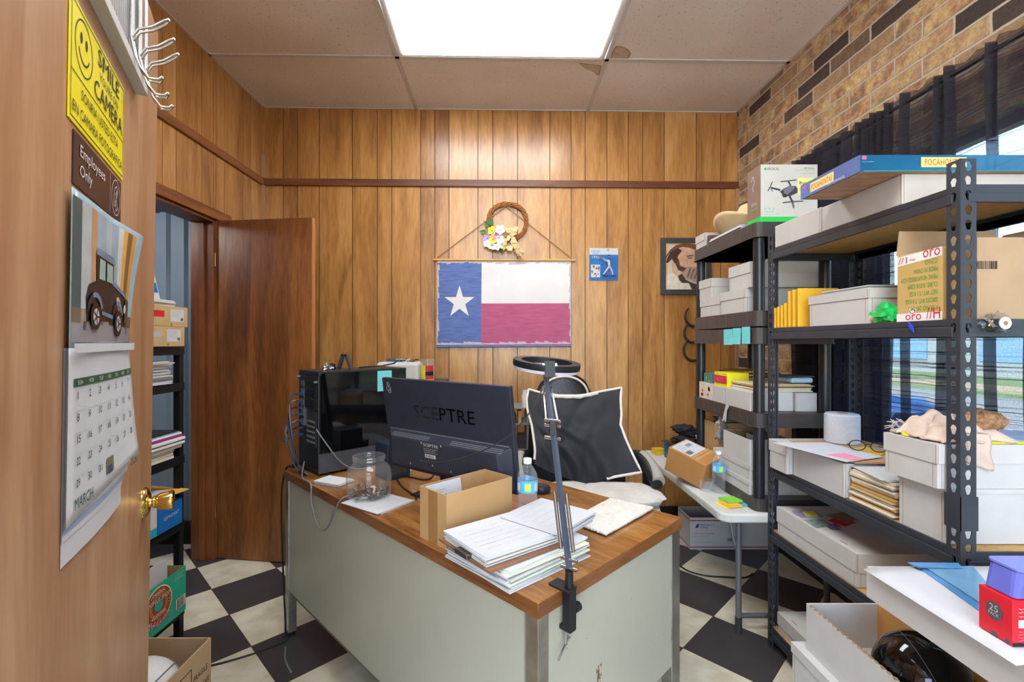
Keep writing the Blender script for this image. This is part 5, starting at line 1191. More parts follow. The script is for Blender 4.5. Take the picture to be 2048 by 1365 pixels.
def bar(a, c, w=.0055, m=BAR, nm='arm'):
    b = MB(); b.tube([a, c], w, m, seg=4); build(nm, b, RL, world=True)
bar(j0, j1, .0075); bar(j1, j2, .0075)
sdx = Vector((.7, -.5, 0)).normalized() * .016
for s_ in (-1, 1):
    L = j1 - j0; 
    b = MB(); b.tube([j0 + L * .12 + sdx * s_, j0 + L * .52 + sdx * s_], .0045, M('spring', (130, 120, 112), .4, metal=.8), seg=8); build('spring', b, RL, world=True)
    L = j2 - j1; b = MB(); b.tube([j1 + L * .08 + sdx * s_, j1 + L * .66 + sdx * s_ * .8], .0028, CHROME, seg=6); build('spring', b, RL, world=True)
for c_ in (j1, j1 + Vector((0, 0, -.03)), j1 + Vector((0, 0, .012)), j0, j0 + Vector((0, 0, .02))):
    b = MB(); b.tube([c_ - sdx * 1.3, c_ + sdx * 1.3], .0042, CHROME, seg=8); build('bolt', b, RL, world=True)
b = MB(); b.box(-.007, .007, -.012, .012, -.02, .012, BLACK, mtx=Matrix.Translation(j1)); build('bracket', b, RL, world=True)
rc = at(1093, 729, 1.385); tiltm = Matrix.Rotation(math.radians(5.5), 3, 'X') @ Matrix.Rotation(math.radians(5), 3, 'Y')
b = MB(); b.lathe([(.078, -.008), (.098, -.008), (.1, -.002), (.1, .010), (.076, .010), (.076, -.008)], BLACK, c=rc, mtx=tiltm, seg=48, cap=False); build('ring_housing', b, RL, world=True)
b = MB(); b.lathe([(.076, -.008), (.08, -.017), (.094, -.017), (.1, -.008)], M('ring_diffuser', (218, 216, 232), .5), c=rc, mtx=tiltm, seg=48, cap=False); build('ring_diffuser', b, RL, world=True)
b = MB(); b.box(-.014, .014, -.105, -.075, -.03, .012, BLACK, mtx=Matrix.Translation(rc)); b.tube([rc + Vector((-.02, -.09, .0)), rc + Vector((.02, -.09, .0))], .008, CHROME); build('head_joint', b, RL, world=True)
b = MB(); b.tube(sm([j2 + Vector((.01, 0, 0)), at(1075, 800, 1.3), at(1040, 850, 1.35), at(1000, 884, 1.44), at(940, 912, 1.55), at(880, 925, 1.61), at(840, 922, 1.66)]), .0022, DKGREY, seg=6); build('power_cord', b, RL, world=True)
# ================================================================== OFFICE CHAIR
CHX, CHY = .385, 2.22
chair = thing('office_chair', 'black padded office chair with armrests and a headrest behind the desk', 'chair', (CHX, CHY, 0))
LEA = M('black_leather', (30, 29, 31), .35, noise=.1, bump=.3, bscale=90)
b = MB(); b.box(-.25, .25, -.25, .22, .43, .5, LEA); build('seat', b, chair, bevel=.03)
b = MB()
def backfn(a, q):
    x = (a - .5) * .5 * (1 - .12 * q * q); z = .52 + .5 * q; y = .24 + .08 * q - .03 * math.cos((a - .5) * 3)
    return Vector((x, y, z))
b.grid(backfn, 10, 10, LEA); build('backrest', b, chair, solid=.07, bevel=.01)
b = MB()
def hr(a, q):
    an = (a - .5) * PI; x = -.055 + math.sin(an) * .14 * (1 - .2 * q); z = 1.0 + .13 * q * math.cos(an * .86) ; return Vector((x, .30 + .03 * q - .02 * math.cos(an), z))
b.grid(hr, 16, 6, LEA); build('headrest', b, chair, solid=.05)
b = MB(); b.tube([Vector((-.055 + math.sin((a - .5) * PI) * .125, .27, .985 + .13 * math.cos((a - .5) * PI * .86))) for a in [i / 20 for i in range(21)]], .006, M('piping_cream', (206, 196, 182), .7)); build('headrest_piping', b, chair)
for s_ in (-1, 1):
    pts = sm([(s_ * .26, .14, .73), (s_ * .285, .07, .735), (s_ * .30, -.02, .715), (s_ * .305, -.1, .685), (s_ * .30, -.15, .665)])
    b = MB(); n = len(pts)
    b.tube(pts, [.024 + .012 * math.sin(PI * min(1, i / n * 1.1)) for i in range(n)], BLACK, seg=12); b.v = [Vector((q.x, q.y, q.z)) for q in b.v]; arm = build('armrest', b, chair)
    b = MB(); b.tube([Vector(p) + Vector((s_ * .008, 0, .014)) for p in pts[6:]], .027, M('pad_grey', (150, 144, 134), .6), seg=12); build('arm_pad', b, arm)
    b = MB(); b.tube(sm([(s_ * .295, -.02, .7), (s_ * .30, .0, .6), (s_ * .29, .02, .5), (s_ * .22, .03, .425)]), .02, BLACK, seg=10); build('arm_bracket', b, chair)
b = MB(); b.tube([(0, 0, .12), (0, 0, .43)], .028, BLACK, seg=14); build('gas_lift', b, chair)
b = MB()
for k_ in range(5):
    a = 2 * PI * k_ / 5 + .3; b.tube([(0, 0, .12), (.3 * math.cos(a), .3 * math.sin(a), .075)], [.03, .016], BLACK, seg=8)
build('star_base', b, chair)
for k_ in range(5):
    a = 2 * PI * k_ / 5 + .3; b = MB(); b.lathe([(.028, -.012), (.028, .012)], BLACK, c=(.3 * math.cos(a), .3 * math.sin(a), .028), mtx=Matrix.Rotation(PI / 2, 3, 'X'), seg=16); build('caster', b, chair)
# grey cushions piled on the seat
CUSH = M('cushion_grey', (176, 172, 166), .85, noise=.12, nscale=14, bump=.3, bscale=60)
def pillow(name, label, c, r, m, group=None, rz=0, cat='cushion', amp=.25, seed=1):
    b = MB(); b.blob((0, 0, 0), r, m, amp=amp, seed=seed, flat=.8); R = Matrix.Translation(c) @ Matrix.Rotation(rz, 4, 'Z')
    for q in b.v:
        q.x = math.copysign(abs(q.x / r[0]) ** .62 * r[0], q.x); q.y = math.copysign(abs(q.y / r[1]) ** .62 * r[1], q.y)
    b.v = [R @ q for q in b.v]; return build(name, b, label=label, cat=cat, group=group)
pillow('seat_cushion', 'lower flat grey cushion on the office chair seat', (CHX + .02, 2.16, .53), (.26, .24, .04), M('cushion_dark', (120, 114, 108), .85, noise=.15), amp=.08)
pillow('seat_cushion', 'light grey quilted cushion on top of the office chair seat, below the black cover', (CHX + .03, 2.12, .585), (.27, .23, .04), CUSH, amp=.12, seed=5)
pillow('seat_cushion', 'folded pale grey cloth at the left of the chair seat under the black cover', (CHX - .11, 2.08, .628), (.16, .13, .026), M('cloth_pale', (196, 190, 182), .85, noise=.12), amp=.22, seed=9)
pillow('seat_cushion', 'folded pale grey cloth at the right of the chair seat under the black cover', (CHX + .14, 2.06, .630), (.17, .14, .026), M('cloth_pale', (196, 190, 182), .85, noise=.12), amp=.22, seed=12)
# black cover with cream piping leaning on the backrest
Lp = [(1057, 779), (1053, 800), (1055, 822), (1063, 850), (1066, 870), (1070, 900), (1068, 928)]; Rp_ = [(1243, 776), (1241, 800), (1243, 830), (1241, 850), (1252, 880), (1268, 915), (1283, 945)]
Tp = [(1057, 779), (1085, 787), (1120, 792), (1160, 792), (1200, 784), (1243, 776)]; Bp = [(1068, 928), (1100, 945), (1140, 960), (1180, 969), (1225, 955), (1283, 945)]
def lerp_poly(P, t_):
    k_ = t_ * (len(P) - 1); i = min(int(k_), len(P) - 2); f = k_ - i; return (P[i][0] * (1 - f) + P[i + 1][0] * f, P[i][1] * (1 - f) + P[i + 1][1] * f)
def cov(u, v):      # u across, v down
    l_, r_, t_, b_ = lerp_poly(Lp, v), lerp_poly(Rp_, v), lerp_poly(Tp, u), lerp_poly(Bp, u)
    x = l_[0] * (1 - u) + r_[0] * u + t_[0] * (1 - v) + b_[0] * v - ((Lp[0][0] * (1 - u) + Rp_[0][0] * u) * (1 - v) + (Lp[-1][0] * (1 - u) + Rp_[-1][0] * u) * v)
    y = l_[1] * (1 - u) + r_[1] * u + t_[1] * (1 - v) + b_[1] * v - ((Lp[0][1] * (1 - u) + Rp_[0][1] * u) * (1 - v) + (Lp[-1][1] * (1 - u) + Rp_[-1][1] * u) * v)
    dpth = 2.36 - .19 * v - .045 * math.sin(PI * u) * math.sin(PI * v) + .016 * _ns.noise(Vector((u * 3 + v * 4, v * 1.6 - u * 2, 2))) * (1 if .02 < u < .98 else 0) + .017 * math.sin((u * 1.5 - v * .9) * 13 + 2.2 * math.sin(v * 5 + u * 2)) * math.sin(PI * u) * (.25 + v ** .7) + .012 * max(0, math.sin((u + v * .45) * 21)) ** 3 * math.sin(PI * u)
    return at(x, y, dpth)
cover = thing('cushion', 'big black cloth cushion with cream piping leaning upright on the office chair', 'cushion', at(1165, 960, 2.2))
CLOTH = M('black_cloth', (32, 32, 37), .75, noise=.12)
b = MB(); b.grid(lambda a, q: cov(a, 1 - q), 30, 26, CLOTH); b.grid(lambda a, q: cov(a, q) + Vector((0, .05 * math.sin(PI * a) ** .5 * math.sin(PI * q) ** .5, 0)), 24, 20, CLOTH); build('fabric', b, cover, world=True)
PIP = M('piping_white', (206, 198, 188), .7)
b = MB(); loop = [cov(i / 16, 0) for i in range(16)] + [cov(1, i / 20) for i in range(20)] + [cov(1 - i / 16, 1) for i in range(5)]
b.tube(loop, .0062, PIP); b.tube([cov(0, i / 20) + Vector((0, -.004, 0)) for i in range(20)], .0062, PIP); build('piping', b, cover, world=True)
b = MB(); b.tube([cov(.28 + .5 * i / 14, .012) + Vector((0, -.004, .002 * math.sin(i * 2))) for i in range(15)], .010, PIP); build('top_hem', b, cover, world=True)
# ================================================================== THINGS BEHIND THE DESK
cab = thing('filing_cabinet', 'dark filing cabinet against the panelled wall behind the computer tower', 'cabinet', (-.62, 3.10, 0))
b = MB(); b.box(-.26, .24, -.22, .22, 0, 1.04, DKGREY); build('body', b, cab, bevel=.004)
for z in (.05, .37, .69):
    b = MB(); b.box(-.25, .23, -.235, -.221, z, z + .3, DKGREY); o = build('drawer', b, cab, bevel=.003); b = MB(); b.box(-.06, .04, -.25, -.236, z + .2, z + .215, CHROME); build('handle', b, o)
pp_ = at(797, 738, 3.0)
t = thing('storage_box', 'white rounded box with wires on top, on the filing cabinet', 'box', (pp_.x, 3.05, 1.041)); b = MB(); b.box(-.135, .135, -.09, .09, 0, .128, WHITE); build('body', b, t, bevel=.02)
b = MB(); b.box(-.09, .03, 0, .06, .129, .15, M('slate', (70, 86, 92), .5)); build('case', b, label='slate grey case on the white rounded box', cat='case') if 0 else build('lid_case', b, t)
b = MB()
rr = random.Random(6)
for i in range(9): b.tube(sm([(pp_.x + rr.uniform(-.02, .12), 3.05 + rr.uniform(-.07, .02), 1.17 + rr.uniform(0, .02)) for _ in range(4)]), .0022, [BLACK, BRASS, PAPER2][i % 3], seg=5)
build('wire_tangle', b, label='tangle of thin wires on the white box behind the tower', cat='wires', kind='stuff')
p_ = at(855, 740, 3.05)
t = thing('candle_jar', 'glass candle jar with a red and yellow label behind the monitor', 'candle', (p_.x, p_.y, 1.041)); b = MB(); b.lathe([(0, 0), (.044, 0), (.047, .006), (.047, .125), (.044, .135), (.044, .148)], WGL, cap=False); build('glass', b, t)
b = MB(); b.lathe([(0, .006), (.043, .006), (.043, .095), (0, .095)], M('wax_yellow', (226, 206, 110), .6), cap=False); build('wax', b, t)
b = MB(); n = 8
for a0, a1, z0, z1, m in ((-3.0, -1.7, .02, .105, M('label_yellow', (222, 204, 80), .6)), (-1.7, -.5, .07, .105, RED), (-1.7, -.5, .04, .068, INK), (-1.7, -.5, .02, .038, RED)):
    vs = [Vector((.0476 * math.cos(a0 + (a1 - a0) * i / n), .0476 * math.sin(a0 + (a1 - a0) * i / n), z)) for z in (z0, z1) for i in range(n + 1)]; b.add(vs, [(i, i + 1, n + 2 + i, n + 1 + i) for i in range(n)], m)
build('wrap_label', b, t)
rk = thing('wire_rack', 'small metal rack with odds and ends behind the office chair', 'rack', (.02, 3.08, 0))
for x in (-.14, .14):
    for y in (-.12, .12): b = MB(); b.tube([(x, y, 0), (x, y, .9)], .009, GREY); build('post', b, rk)
for z in (.2, .45, .62, .78, .88): b = MB(); b.box(-.15, .15, -.13, .13, z - .006, z, GREY); build('shelf', b, rk)
for nm, lb, ct, x, z, w, h, m in (('bottle', 'white plastic bottle on the rack behind the monitor', 'bottle', .125, .8805, .045, .11, WHITE), ('book', 'tan book upright on the rack behind the monitor', 'book', .09, .7805, .02, .08, CARDB), ('box', 'red little box on the rack behind the monitor', 'box', .11, .4505, .06, .05, RED), ('box', 'dark little box on the rack behind the monitor', 'box', .11, .6205, .06, .09, DKGREY), ('tin', 'silver tin on the rack behind the monitor', 'tin', .05, .7805, .04, .07, CHROME)):
    b = MB()
    if nm in ('bottle', 'tin'): b.lathe([(w / 2, 0), (w / 2, h * .7), (w / 2 * .7, h * .8), (w / 2 * .7, h)], m, c=(x + .02, 2.99, z))
    else: b.box(x + .02 - w / 2, x + .02 + w / 2, 2.965, 3.05, z, z + h, m)
    build(nm, b, label=lb, cat=ct)
# ================================================================== FOLDING TABLE (right rear)
TZ = .56
FT = thing('folding_table', 'low white plastic folding table along the right wall with a grey tubular leg frame', 'table', (1.24, 2.6, 0))
TP = M('table_plastic', (206, 206, 200), .55, bump=.1, bscale=300)
b = MB(); r = .05; P = []
for cx_, cy_, a0 in ((.94 + r, 2.005 + r, PI), (1.56 - r, 2.005 + r, 1.5 * PI), (1.56 - r, 3.19 - r, 0), (.94 + r, 3.19 - r, .5 * PI)):
    for i in range(7): a = a0 + PI / 2 * i / 6; P.append((cx_ + r * math.cos(a), cy_ + r * math.sin(a), TZ - .04))
b.slab(P, .04, TP); build('tabletop', b, FT, world=True, bevel=.008)
TUB = M('tube_grey', (112, 118, 122), .4, metal=.4)
for y in (2.09, 3.16):
    for x in (1.055, 1.45):
        b = MB(); b.tube([(x, y, .03), (x, y, TZ - .04)], .0125, TUB, seg=12); b.tube([(x, y, 0), (x, y, .07)], .0145, DKGREY, seg=12); build('leg', b, FT, world=True)
    b = MB(); b.tube([(1.055, y, .075), (1.45, y, .075)], .011, TUB, seg=10); build('crossbar', b, FT, world=True)
    b = MB(); b.tube([(1.03, y + .03, TZ - .05), (1.035, y + .01, TZ - .14), (1.055, y, TZ - .2)], .007, TUB); build('brace', b, FT, world=True)
# postal carton under it
t = openbox('white mail carton with red border lines on the floor under the folding table', *(lambda a: (a.x - .0, a.x + .50, a.y, a.y + .20))(on(1380, 1100, .0)), .001, .20, th=.004, mat=WHITE, inner=M('carton_inner', (150, 146, 140), .8), name='mail_box')
a_ = on(1380, 1100, 0); d = Dec((a_.x, a_.y, .001), (1, 0, 0), (0, 0, 1)); d.rect(0, .012, .5, .018, RED); d.rect(0, .178, .5, .184, RED)
d.poly([(.03, .135), (.045, .158), (.06, .16), (.055, .148), (.05, .135)], M('postal_blue', (40, 64, 130), .5)); d.text('PRIORITY', .065, .147, .09, .012, M('postal_blue', (40, 64, 130), .5)); d.text('MAIL', .065, .132, .05, .011, M('postal_blue', (40, 64, 130), .5))
d.text('POSTAGE REQUIRED', .02, .095, .14, .009, RED); d.scrib(.02, .075, .12, .088, 2, RED, w=.0015); d.scrib(.19, .13, .28, .158, 2, RED, w=.003); d.barcode(.23, .05, .3, .072); d.scrib(.02, .04, .14, .05, 1, INK, w=.002)
build('print', d.mb, t, world=True)
d = Dec((a_.x, a_.y + .2, .001), (0, -1, 0), (0, 0, 1)); d.rect(0, .012, .2, .018, RED); d.rect(0, .178, .2, .184, RED); build('side_print', d.mb, t, world=True)
cable('thin black cable lying on the checkered floor between the desk and the folding table', [on(1350, 1125, .004), on(1375, 1142, .004), on(1410, 1152, .004), on(1450, 1155, .004), on(1490, 1156, .004), on(1506, 1148, .004)], .0045)
# ================================================================== BLACK PLASTIC SHELVING (stands on the table)
PX0, PX1, PY0, PY1 = 1.10, 1.455, 2.03, 2.70
PS = thing('plastic_shelving', 'black plastic shelving with round posts standing on the folding table', 'shelf', (1.28, 2.36, TZ))
PLB = M('shelf_plastic', (66, 60, 58), .38, noise=.12)
PLP = M('post_plastic', (34, 36, 40), .32, noise=.1)
def rr_poly(x0, x1, y0, y1, r, z, n=5):
    P = []
    for cx_, cy_, a0 in ((x0 + r, y0 + r, PI), (x1 - r, y0 + r, 1.5 * PI), (x1 - r, y1 - r, 0), (x0 + r, y1 - r, .5 * PI)):
        for i in range(n): a = a0 + PI / 2 * i / (n - 1); P.append(Vector((cx_ + r * math.cos(a), cy_ + r * math.sin(a), z)))
    return P
def ptray(z0, z1, nm='shelf'):
    b = MB(); lo = rr_poly(PX0, PX1, PY0, PY1, .03, z0); hi = rr_poly(PX0, PX1, PY0, PY1, .03, z1); b.hexa(lo, hi, PLB)
    for q in range(9):
        y = PY0 + .07 + q * .066; b.box(PX0 - .0006, PX0, y, y + .0015, z0 + .004, z1 - .004, M('rib_light', (96, 92, 92), .4))
    b.hexa(rr_poly(PX0 - .003, PX1 + .003, PY0 - .003, PY1 + .003, .032, z0), rr_poly(PX0 - .003, PX1 + .003, PY0 - .003, PY1 + .003, .032, z0 + .005), PLB)
    return build(nm, b, PS, world=True, bevel=.001)
PZ = [(.561, .612), (.925, .988), (1.29, 1.362), (1.368, 1.436), (1.757, 1.822)]
for z0, z1 in PZ: ptray(z0, z1)
for x in (PX0 + .032, PX1 - .032):
    for y in (PY0 + .034, PY1 - .034):
        for z0, z1 in ((.613, .924), (.989, 1.289), (1.437, 1.756)):
            b = MB(); b.tube([(x, y, z0), (x, y, z1)], .0235, PLP, seg=16); build('post', b, PS, world=True)
# ================================================================== STEEL RIVET SHELVING
AX0, AX1, AY0, AY1 = 1.137, 1.515, 1.16, 2.0
RS = thing('steel_shelving', 'tall steel rivet shelving with keyhole-punched posts and chipboard decks, in front of the window', 'shelf', (1.32, 1.59, 0))
PT = 1.755
def keyface(O, U, z0, z1, w=.037, pitch=.0362, hw=.0175):
    """strip with a column of keyhole slots, O at the strip's lower corner, U across"""
    b = MB(); n = int((z1 - z0) / pitch); pitch = (z1 - z0) / n; U = Vector(U)
    for i in range(n):
        c = z0 + pitch * (i + .5); out = [(-w / 2, -pitch / 2), (0, -pitch / 2), (w / 2, -pitch / 2), (w / 2, 0), (w / 2, pitch / 2), (0, pitch / 2), (-w / 2, pitch / 2), (-w / 2, 0)]
        h = hw / 2; inn = [(-h * .5, -.0115), (0, -.0125), (h * .5, -.0115), (h * .98, .004), (h * .6, .0105), (0, .0125), (-h * .6, .0105), (-h * .98, .004)]
        vs = [O + U * (w / 2 + x) + Vector((0, 0, c + y)) for x, y in out] + [O + U * (w / 2 + x) + Vector((0, 0, c + y)) for x, y in inn]
        b.add(vs, [(k, (k + 1) % 8, 8 + (k + 1) % 8, 8 + k) for k in range(8)], STEEL)
    return b
for (x, y, sx, sy) in ((AX0, AY0, 1, 1), (AX0, AY1, 1, -1), (AX1, AY0, -1, 1), (AX1, AY1, -1, -1)):
    t_ = bpy.data.objects.new('post', None); COL.objects.link(t_); t_.parent = RS; t_.location = (x - 1.32, y - 1.59, 0)
    b = keyface(Vector((x, y, 0)), (0, sy, 0), .0, PT); b2 = keyface(Vector((x, y, 0)), (sx, 0, 0), .0, PT)
    b.add(b2.v, b2.f, STEEL)
    b.box(min(x, x + sx * .004) - .001 * (sx > 0), max(x, x + sx * .004) + .001 * (sx < 0), min(y, y + sy * .004), max(y, y + sy * .004), 0, PT, STEEL)
    b.box(min(x + sx * .034, x + sx * .038), max(x + sx * .034, x + sx * .038), min(y, y + sy * .008), max(y, y + sy * .008), 0, PT, STEEL)
    o = build('angle', b, t_, world=True, solid=.0016)
    b = MB(); b.box(min(x - sx * .002, x + sx * .042), max(x - sx * .002, x + sx * .042), min(y - sy * .002, y - sy * .0005), max(y - sy * .002, y - sy * .0005), .83, .915, STEEL); b.box(min(x - sx * .002, x - sx * .0005), max(x - sx * .002, x - sx * .0005), min(y - sy * .002, y + sy * .042), max(y - sy * .002, y + sy * .042), .83, .915, STEEL)
    build('sleeve', b, t_, world=True)
AZ = [.09, .50, .775, 1.355, 1.69]
AZt = {}
for z in AZ:
    for (x0, x1, y0, y1) in ((AX0 + .002, AX0 + .008, AY0 + .02, AY1 - .02), (AX1 - .008, AX1 - .002, AY0 + .02, AY1 - .02), (AX0 + .02, AX1 - .02, AY0 + .002, AY0 + .008), (AX0 + .02, AX1 - .02, AY1 - .008, AY1 - .002)):
        b = MB(); b.box(x0, x1, y0, y1, z - .042, z + .002, STEEL)
        if x1 - x0 < .02: s_ = 1 if x0 < 1.3 else -1; b.box(min(x0, x0 + s_ * .03), max(x0, x0 + s_ * .03) , y0, y1, z - .016, z - .013, STEEL); b.box(x0 - .005 if s_ > 0 else x0, x1 if s_ > 0 else x1 + .005, y0, y1, z - .043, z - .018, STEEL)
        else: b.box(x0, x1, y0 - .004, y1 + .003, z - .043, z - .02, STEEL)
        build('beam', b, RS, world=True, bevel=.001)
    b = MB(); b.box(AX0 + .009, AX1 - .009, AY0 + .009, AY1 - .009, z - .0125, z, CHIP); build('deck', b, RS, world=True)
# ---- top deck of steel shelving: long white boxes + game box
def LB(label, x0, x1, y0, y1, z0, z1, **k): return lidbox(label, x0, x1, y0, y1, z0, z1, **k)
z = 1.6925
def plainbox(label, x0, x1, y0, y1, z0, z1, m=CARD_W, group=None):
    t = thing('storage_box', label, 'box', ((x0 + x1) / 2, (y0 + y1) / 2, z0), 0, group); b = MB(); b.box(x0, x1, y0, y1, z0, z1, m); build('body', b, t, world=True, bevel=.0025)
    b = MB(); b.box(x0 - .0005, x0, y0 + .003, y0 + .0045, z0 + .003, z1 - .003, CARD_EDGE); b.box(x0 + .004, x0 + .0052, y0 - .0005, y0, z0 + .003, z1 - .003, CARD_EDGE); build('seam', b, t, world=True); return t
plainbox('flat white box at the far end of the steel shelving top deck', 1.139, 1.48, 1.674, 1.955, z, 1.783)
plainbox('flat white box on the steel shelving top deck directly under the blue game box', 1.139, 1.49, 1.332, 1.668, z, 1.779)
GB_ = M('game_blue', (28, 96, 136), .2, coat=.5, noise=.2, nscale=5); GBE = M('game_end', (92, 116, 172), .25, coat=.5, noise=.2, nscale=6)
gx0, gy0, gy1, gz = 1.008, 1.318, 1.580, 1.7805
t = thing('game_box', 'blue shrink-wrapped board game box on top of the steel shelving', 'box', (1.27, 1.45, gz)); b = MB(); b.box(gx0, gx0 + .51, gy0, gy1, gz, gz + .047, GB_)
build('box', b, t, world=True, bevel=.001)
b = MB(); b.box(gx0 + .004, gx0 + .50, gy0 + .003, gy1 - .003, gz - .0009, gz - .0001, M('game_base', (176, 140, 112), .6, noise=.3, nscale=8, stretch=(1, 6, 1))); build('underside', b, t, world=True)
d = Dec((gx0, gy1, gz), (0, -1, 0), (0, 0, 1)); L_ = gy1 - gy0; CRM = M('cream_label', (240, 214, 132), .5); OR = M('orange_red', (204, 78, 50), .5)
d.rect(0, 0, L_, .047, GBE); d.rect(.05, .008, .158, .038, CRM, 2); d.text('POCAHONTAS', .056, .013, .096, .019, OR, 3); d.rect(.012, .03, .026, .04, M('pink_print', (220, 100, 130), .5), 2)
d.text('MATCHMAKER', .13, .003, .075, .008, PAPER, 3)
build('end_print', d.mb, t, world=True)
d = Dec((gx0, gy0, gz), (1, 0, 0), (0, 0, 1)); d.rect(.006, .034, .018, .044, M('pink_print', (220, 100, 130), .5)); d.rect(.172, .012, .30, .040, CRM); d.text('POCAHONTAS', .182, .017, .11, .018, OR, 2); d.rect(.01, 0, .5, .003, M('game_line', (60, 130, 140), .5)); d.scrib(.006, .024, .04, .03, 1, PAPER, w=.0012); build('side_print', d.mb, t, world=True)
# ---- second deck: padded envelopes, white box with papers, rolled poster, cartons
z = 1.3575
ENV = M('padded_yellow', (232, 178, 44), .55, bump=.3, bscale=90, noise=.06)
ep = [(1552, .085), (1559, .088), (1566, .092), (1573, .10), (1581, .145), (1590, .148), (1600, .15)]
for i, (px_, h) in enumerate(ep):
    y = 1.145 * F / (px_ - CX); y1_ = 1.145 * F / (px_ - 4 - CX)
    b = MB(); b.prism([Vector((1.14, y, z)), Vector((1.30 + .02 * (i % 3), y, z)), Vector((1.30 + .02 * (i % 3) , y + .006, z + h)), Vector((1.143, y + .006, z + h))], (0, .011, 0), ENV)
    build('padded_envelope', b, label='%s yellow padded envelope standing upright on the second steel deck' % (['farthest short', 'second short', 'third short', 'nearest short', 'farthest tall', 'middle tall', 'nearest tall'][i]), cat='envelope', group='upright yellow padded envelopes', bevel=.003)
t = lidbox('white box with a stack of white papers on its lid, on the second steel deck', 1.142, 1.46, 1.46, 1.745, z, 1.468, lid=.03)
sheets('white papers lying on the white box of the second steel deck', 1.31, 1.62, 1.4685, .26, .22, .016, n=4, jit=.006, seed=33)
q0, q1 = onX(1664, 630, 1.158), onX(1772, 622, 1.158)
t = thing('rolled_paper', 'rolled cream paper in a green plastic wrap on the edge of the second steel deck', 'roll', q0)
b = MB(); b.tube([Vector((1.165, 1.62, z + .0195)), Vector((1.165, 1.38, z + .0195))], .0185, M('roll_cream', (228, 218, 170), .6), seg=18); build('paper_roll', b, t, world=True)
b = MB(); b.blob((1.16, 1.41, z + .026), (.024, .05, .026), M('green_plastic', (40, 196, 96), .15, noise=.3, nscale=40), amp=.7, seed=3, flat=.95); build('plastic_wrap', b, t, world=True)
t = thing('cardboard_box', 'upside-down lettered cardboard carton with red and white tape on the second steel deck', 'box', (1.3, 1.31, z))
CY_ = M('carton_yellowish', (196, 162, 96), .8, noise=.06)
X0_, X1_, Y0_, Y1_, ZZ = 1.143, 1.42, 1.215, 1.355, 1.548
b = MB(); b.box(X0_, X1_, Y0_, Y1_, z, ZZ, CY_); build('body', b, t, world=True, bevel=.003)
b = MB(); b.prism([Vector((X0_, Y1_, ZZ)), Vector((X1_, Y1_, ZZ)), Vector((X1_, Y1_ - .01, ZZ + .07)), Vector((X0_, Y1_ - .01, ZZ + .07))], (0, .003, 0), CARDB2); b.prism([Vector((X1_, Y0_, ZZ)), Vector((X1_, Y1_, ZZ)), Vector((X1_ + .03, Y1_, ZZ + .06)), Vector((X1_ + .03, Y0_, ZZ + .06))], (.003, 0, 0), CARDB2); build('flap', b, t, world=True)
d = Dec((X0_, Y1_, z), (0, -1, 0), (0, 0, 1)); TG = M('text_green', (70, 150, 70), .7)
for i, s_ in enumerate(['P.O.NO.2K-04-1', 'GROSS WT. 7.4 KGS', 'NET WT. 7.1 KGS', 'CUBE. 0.016 CBM', 'MEAS. 40.6X18X22.1CM', 'MADE IN CHINA', 'C/NO.']):
    w_ = [.088, .098, .085, .09, .112, .072, .04][i]; d.text(s_, .128, .04 + .0205 * i, w_, .0125, TG, 2, rot=PI)
build('lettering', d.mb, t, world=True)
d = Dec((X0_, Y1_, z), (0, -1, 0), (0, 0, 1)); TPW = M('tape_white', (230, 226, 226), .3); d.rect(0, 0, .14, .022, TPW); d.poly([(0, .158), (.14, .168), (.14, .191), (0, .185)], TPW); d.rect(.04, .022, .062, .036, TPW); d.text('oro', .03, .003, .05, .016, RED, 2); d.text('//H', .095, .004, .04, .03, RED, 2); d.text('//1~', .006, .164, .055, .018, RED, 2); d.text('oro', .085, .17, .05, .02, RED, 2); d.text('O', .042, .02, .02, .014, RED, 2)
build('tape', d.mb, t, world=True)
t = thing('cardboard_box', 'large brown cardboard carton right of the steel post on the second steel deck', 'box', (1.4, 1.3, z))
b = MB(); b.box(1.425, 1.50, 1.212, 1.44, z, 1.565, CARDB2); b.box(1.425, 1.50, 1.212, 1.44, 1.5655, 1.60, M('carton_top', (176, 156, 132), .8)); build('body', b, t, world=True, bevel=.003)
t2_ = thing('cardboard_box', 'wide brown cardboard carton facing the doorway with green recycling print', 'box', (1.3, 1.19, z)); 
b = MB(); b.box(1.19, 1.47, 1.172, 1.209, z + 0, 1.562, CARDB2); build('front', b, t2_, world=True)
d = Dec((1.19, 1.172, z), (1, 0, 0), (0, 0, 1)); d.text('TOP LOADER', .25, .098, .12, .016, GREEN, 1, rot=PI); d.disc(.13, .05, .011, GREEN, 1); d.barcode(-.005, .125, .05, .145, n=16); build('print', d.mb, t2_, world=True)
# clear bag hanging on the near beam, blue tag
t = thing('plastic_bag', 'small clear zip bag with screws and a round label hanging on the near side beam', 'bag', (1.26, 1.145, 1.31)); b = MB()
p_ = at(1992, 647, 1.148); b.blob(p_, (.034, .009, .024), glass_mat('bag_plastic', (.86, .87, .86, 1), .1), amp=.7, seed=2); build('bag', b, t, world=True); b = MB(); b.lathe([(.015, 0), (.015, .002)], WHITE, c=p_ + Vector((.012, -.009, 0)), mtx=Matrix.Rotation(PI / 2, 3, 'X'), seg=20); b.lathe([(.005, 0), (.005, .001)], CARD_EDGE, c=p_ + Vector((.012, -.011, 0)), mtx=Matrix.Rotation(PI / 2, 3, 'X'), seg=12); b.tube([p_ + Vector((-.02, 0, .008)), p_ + Vector((-.006, 0, -.008))], .004, CHROME); b.tube([p_ + Vector((-.018, 0, -.008)), p_ + Vector((-.008, 0, .006))], .003, BRASS); build('contents', b, t, world=True)
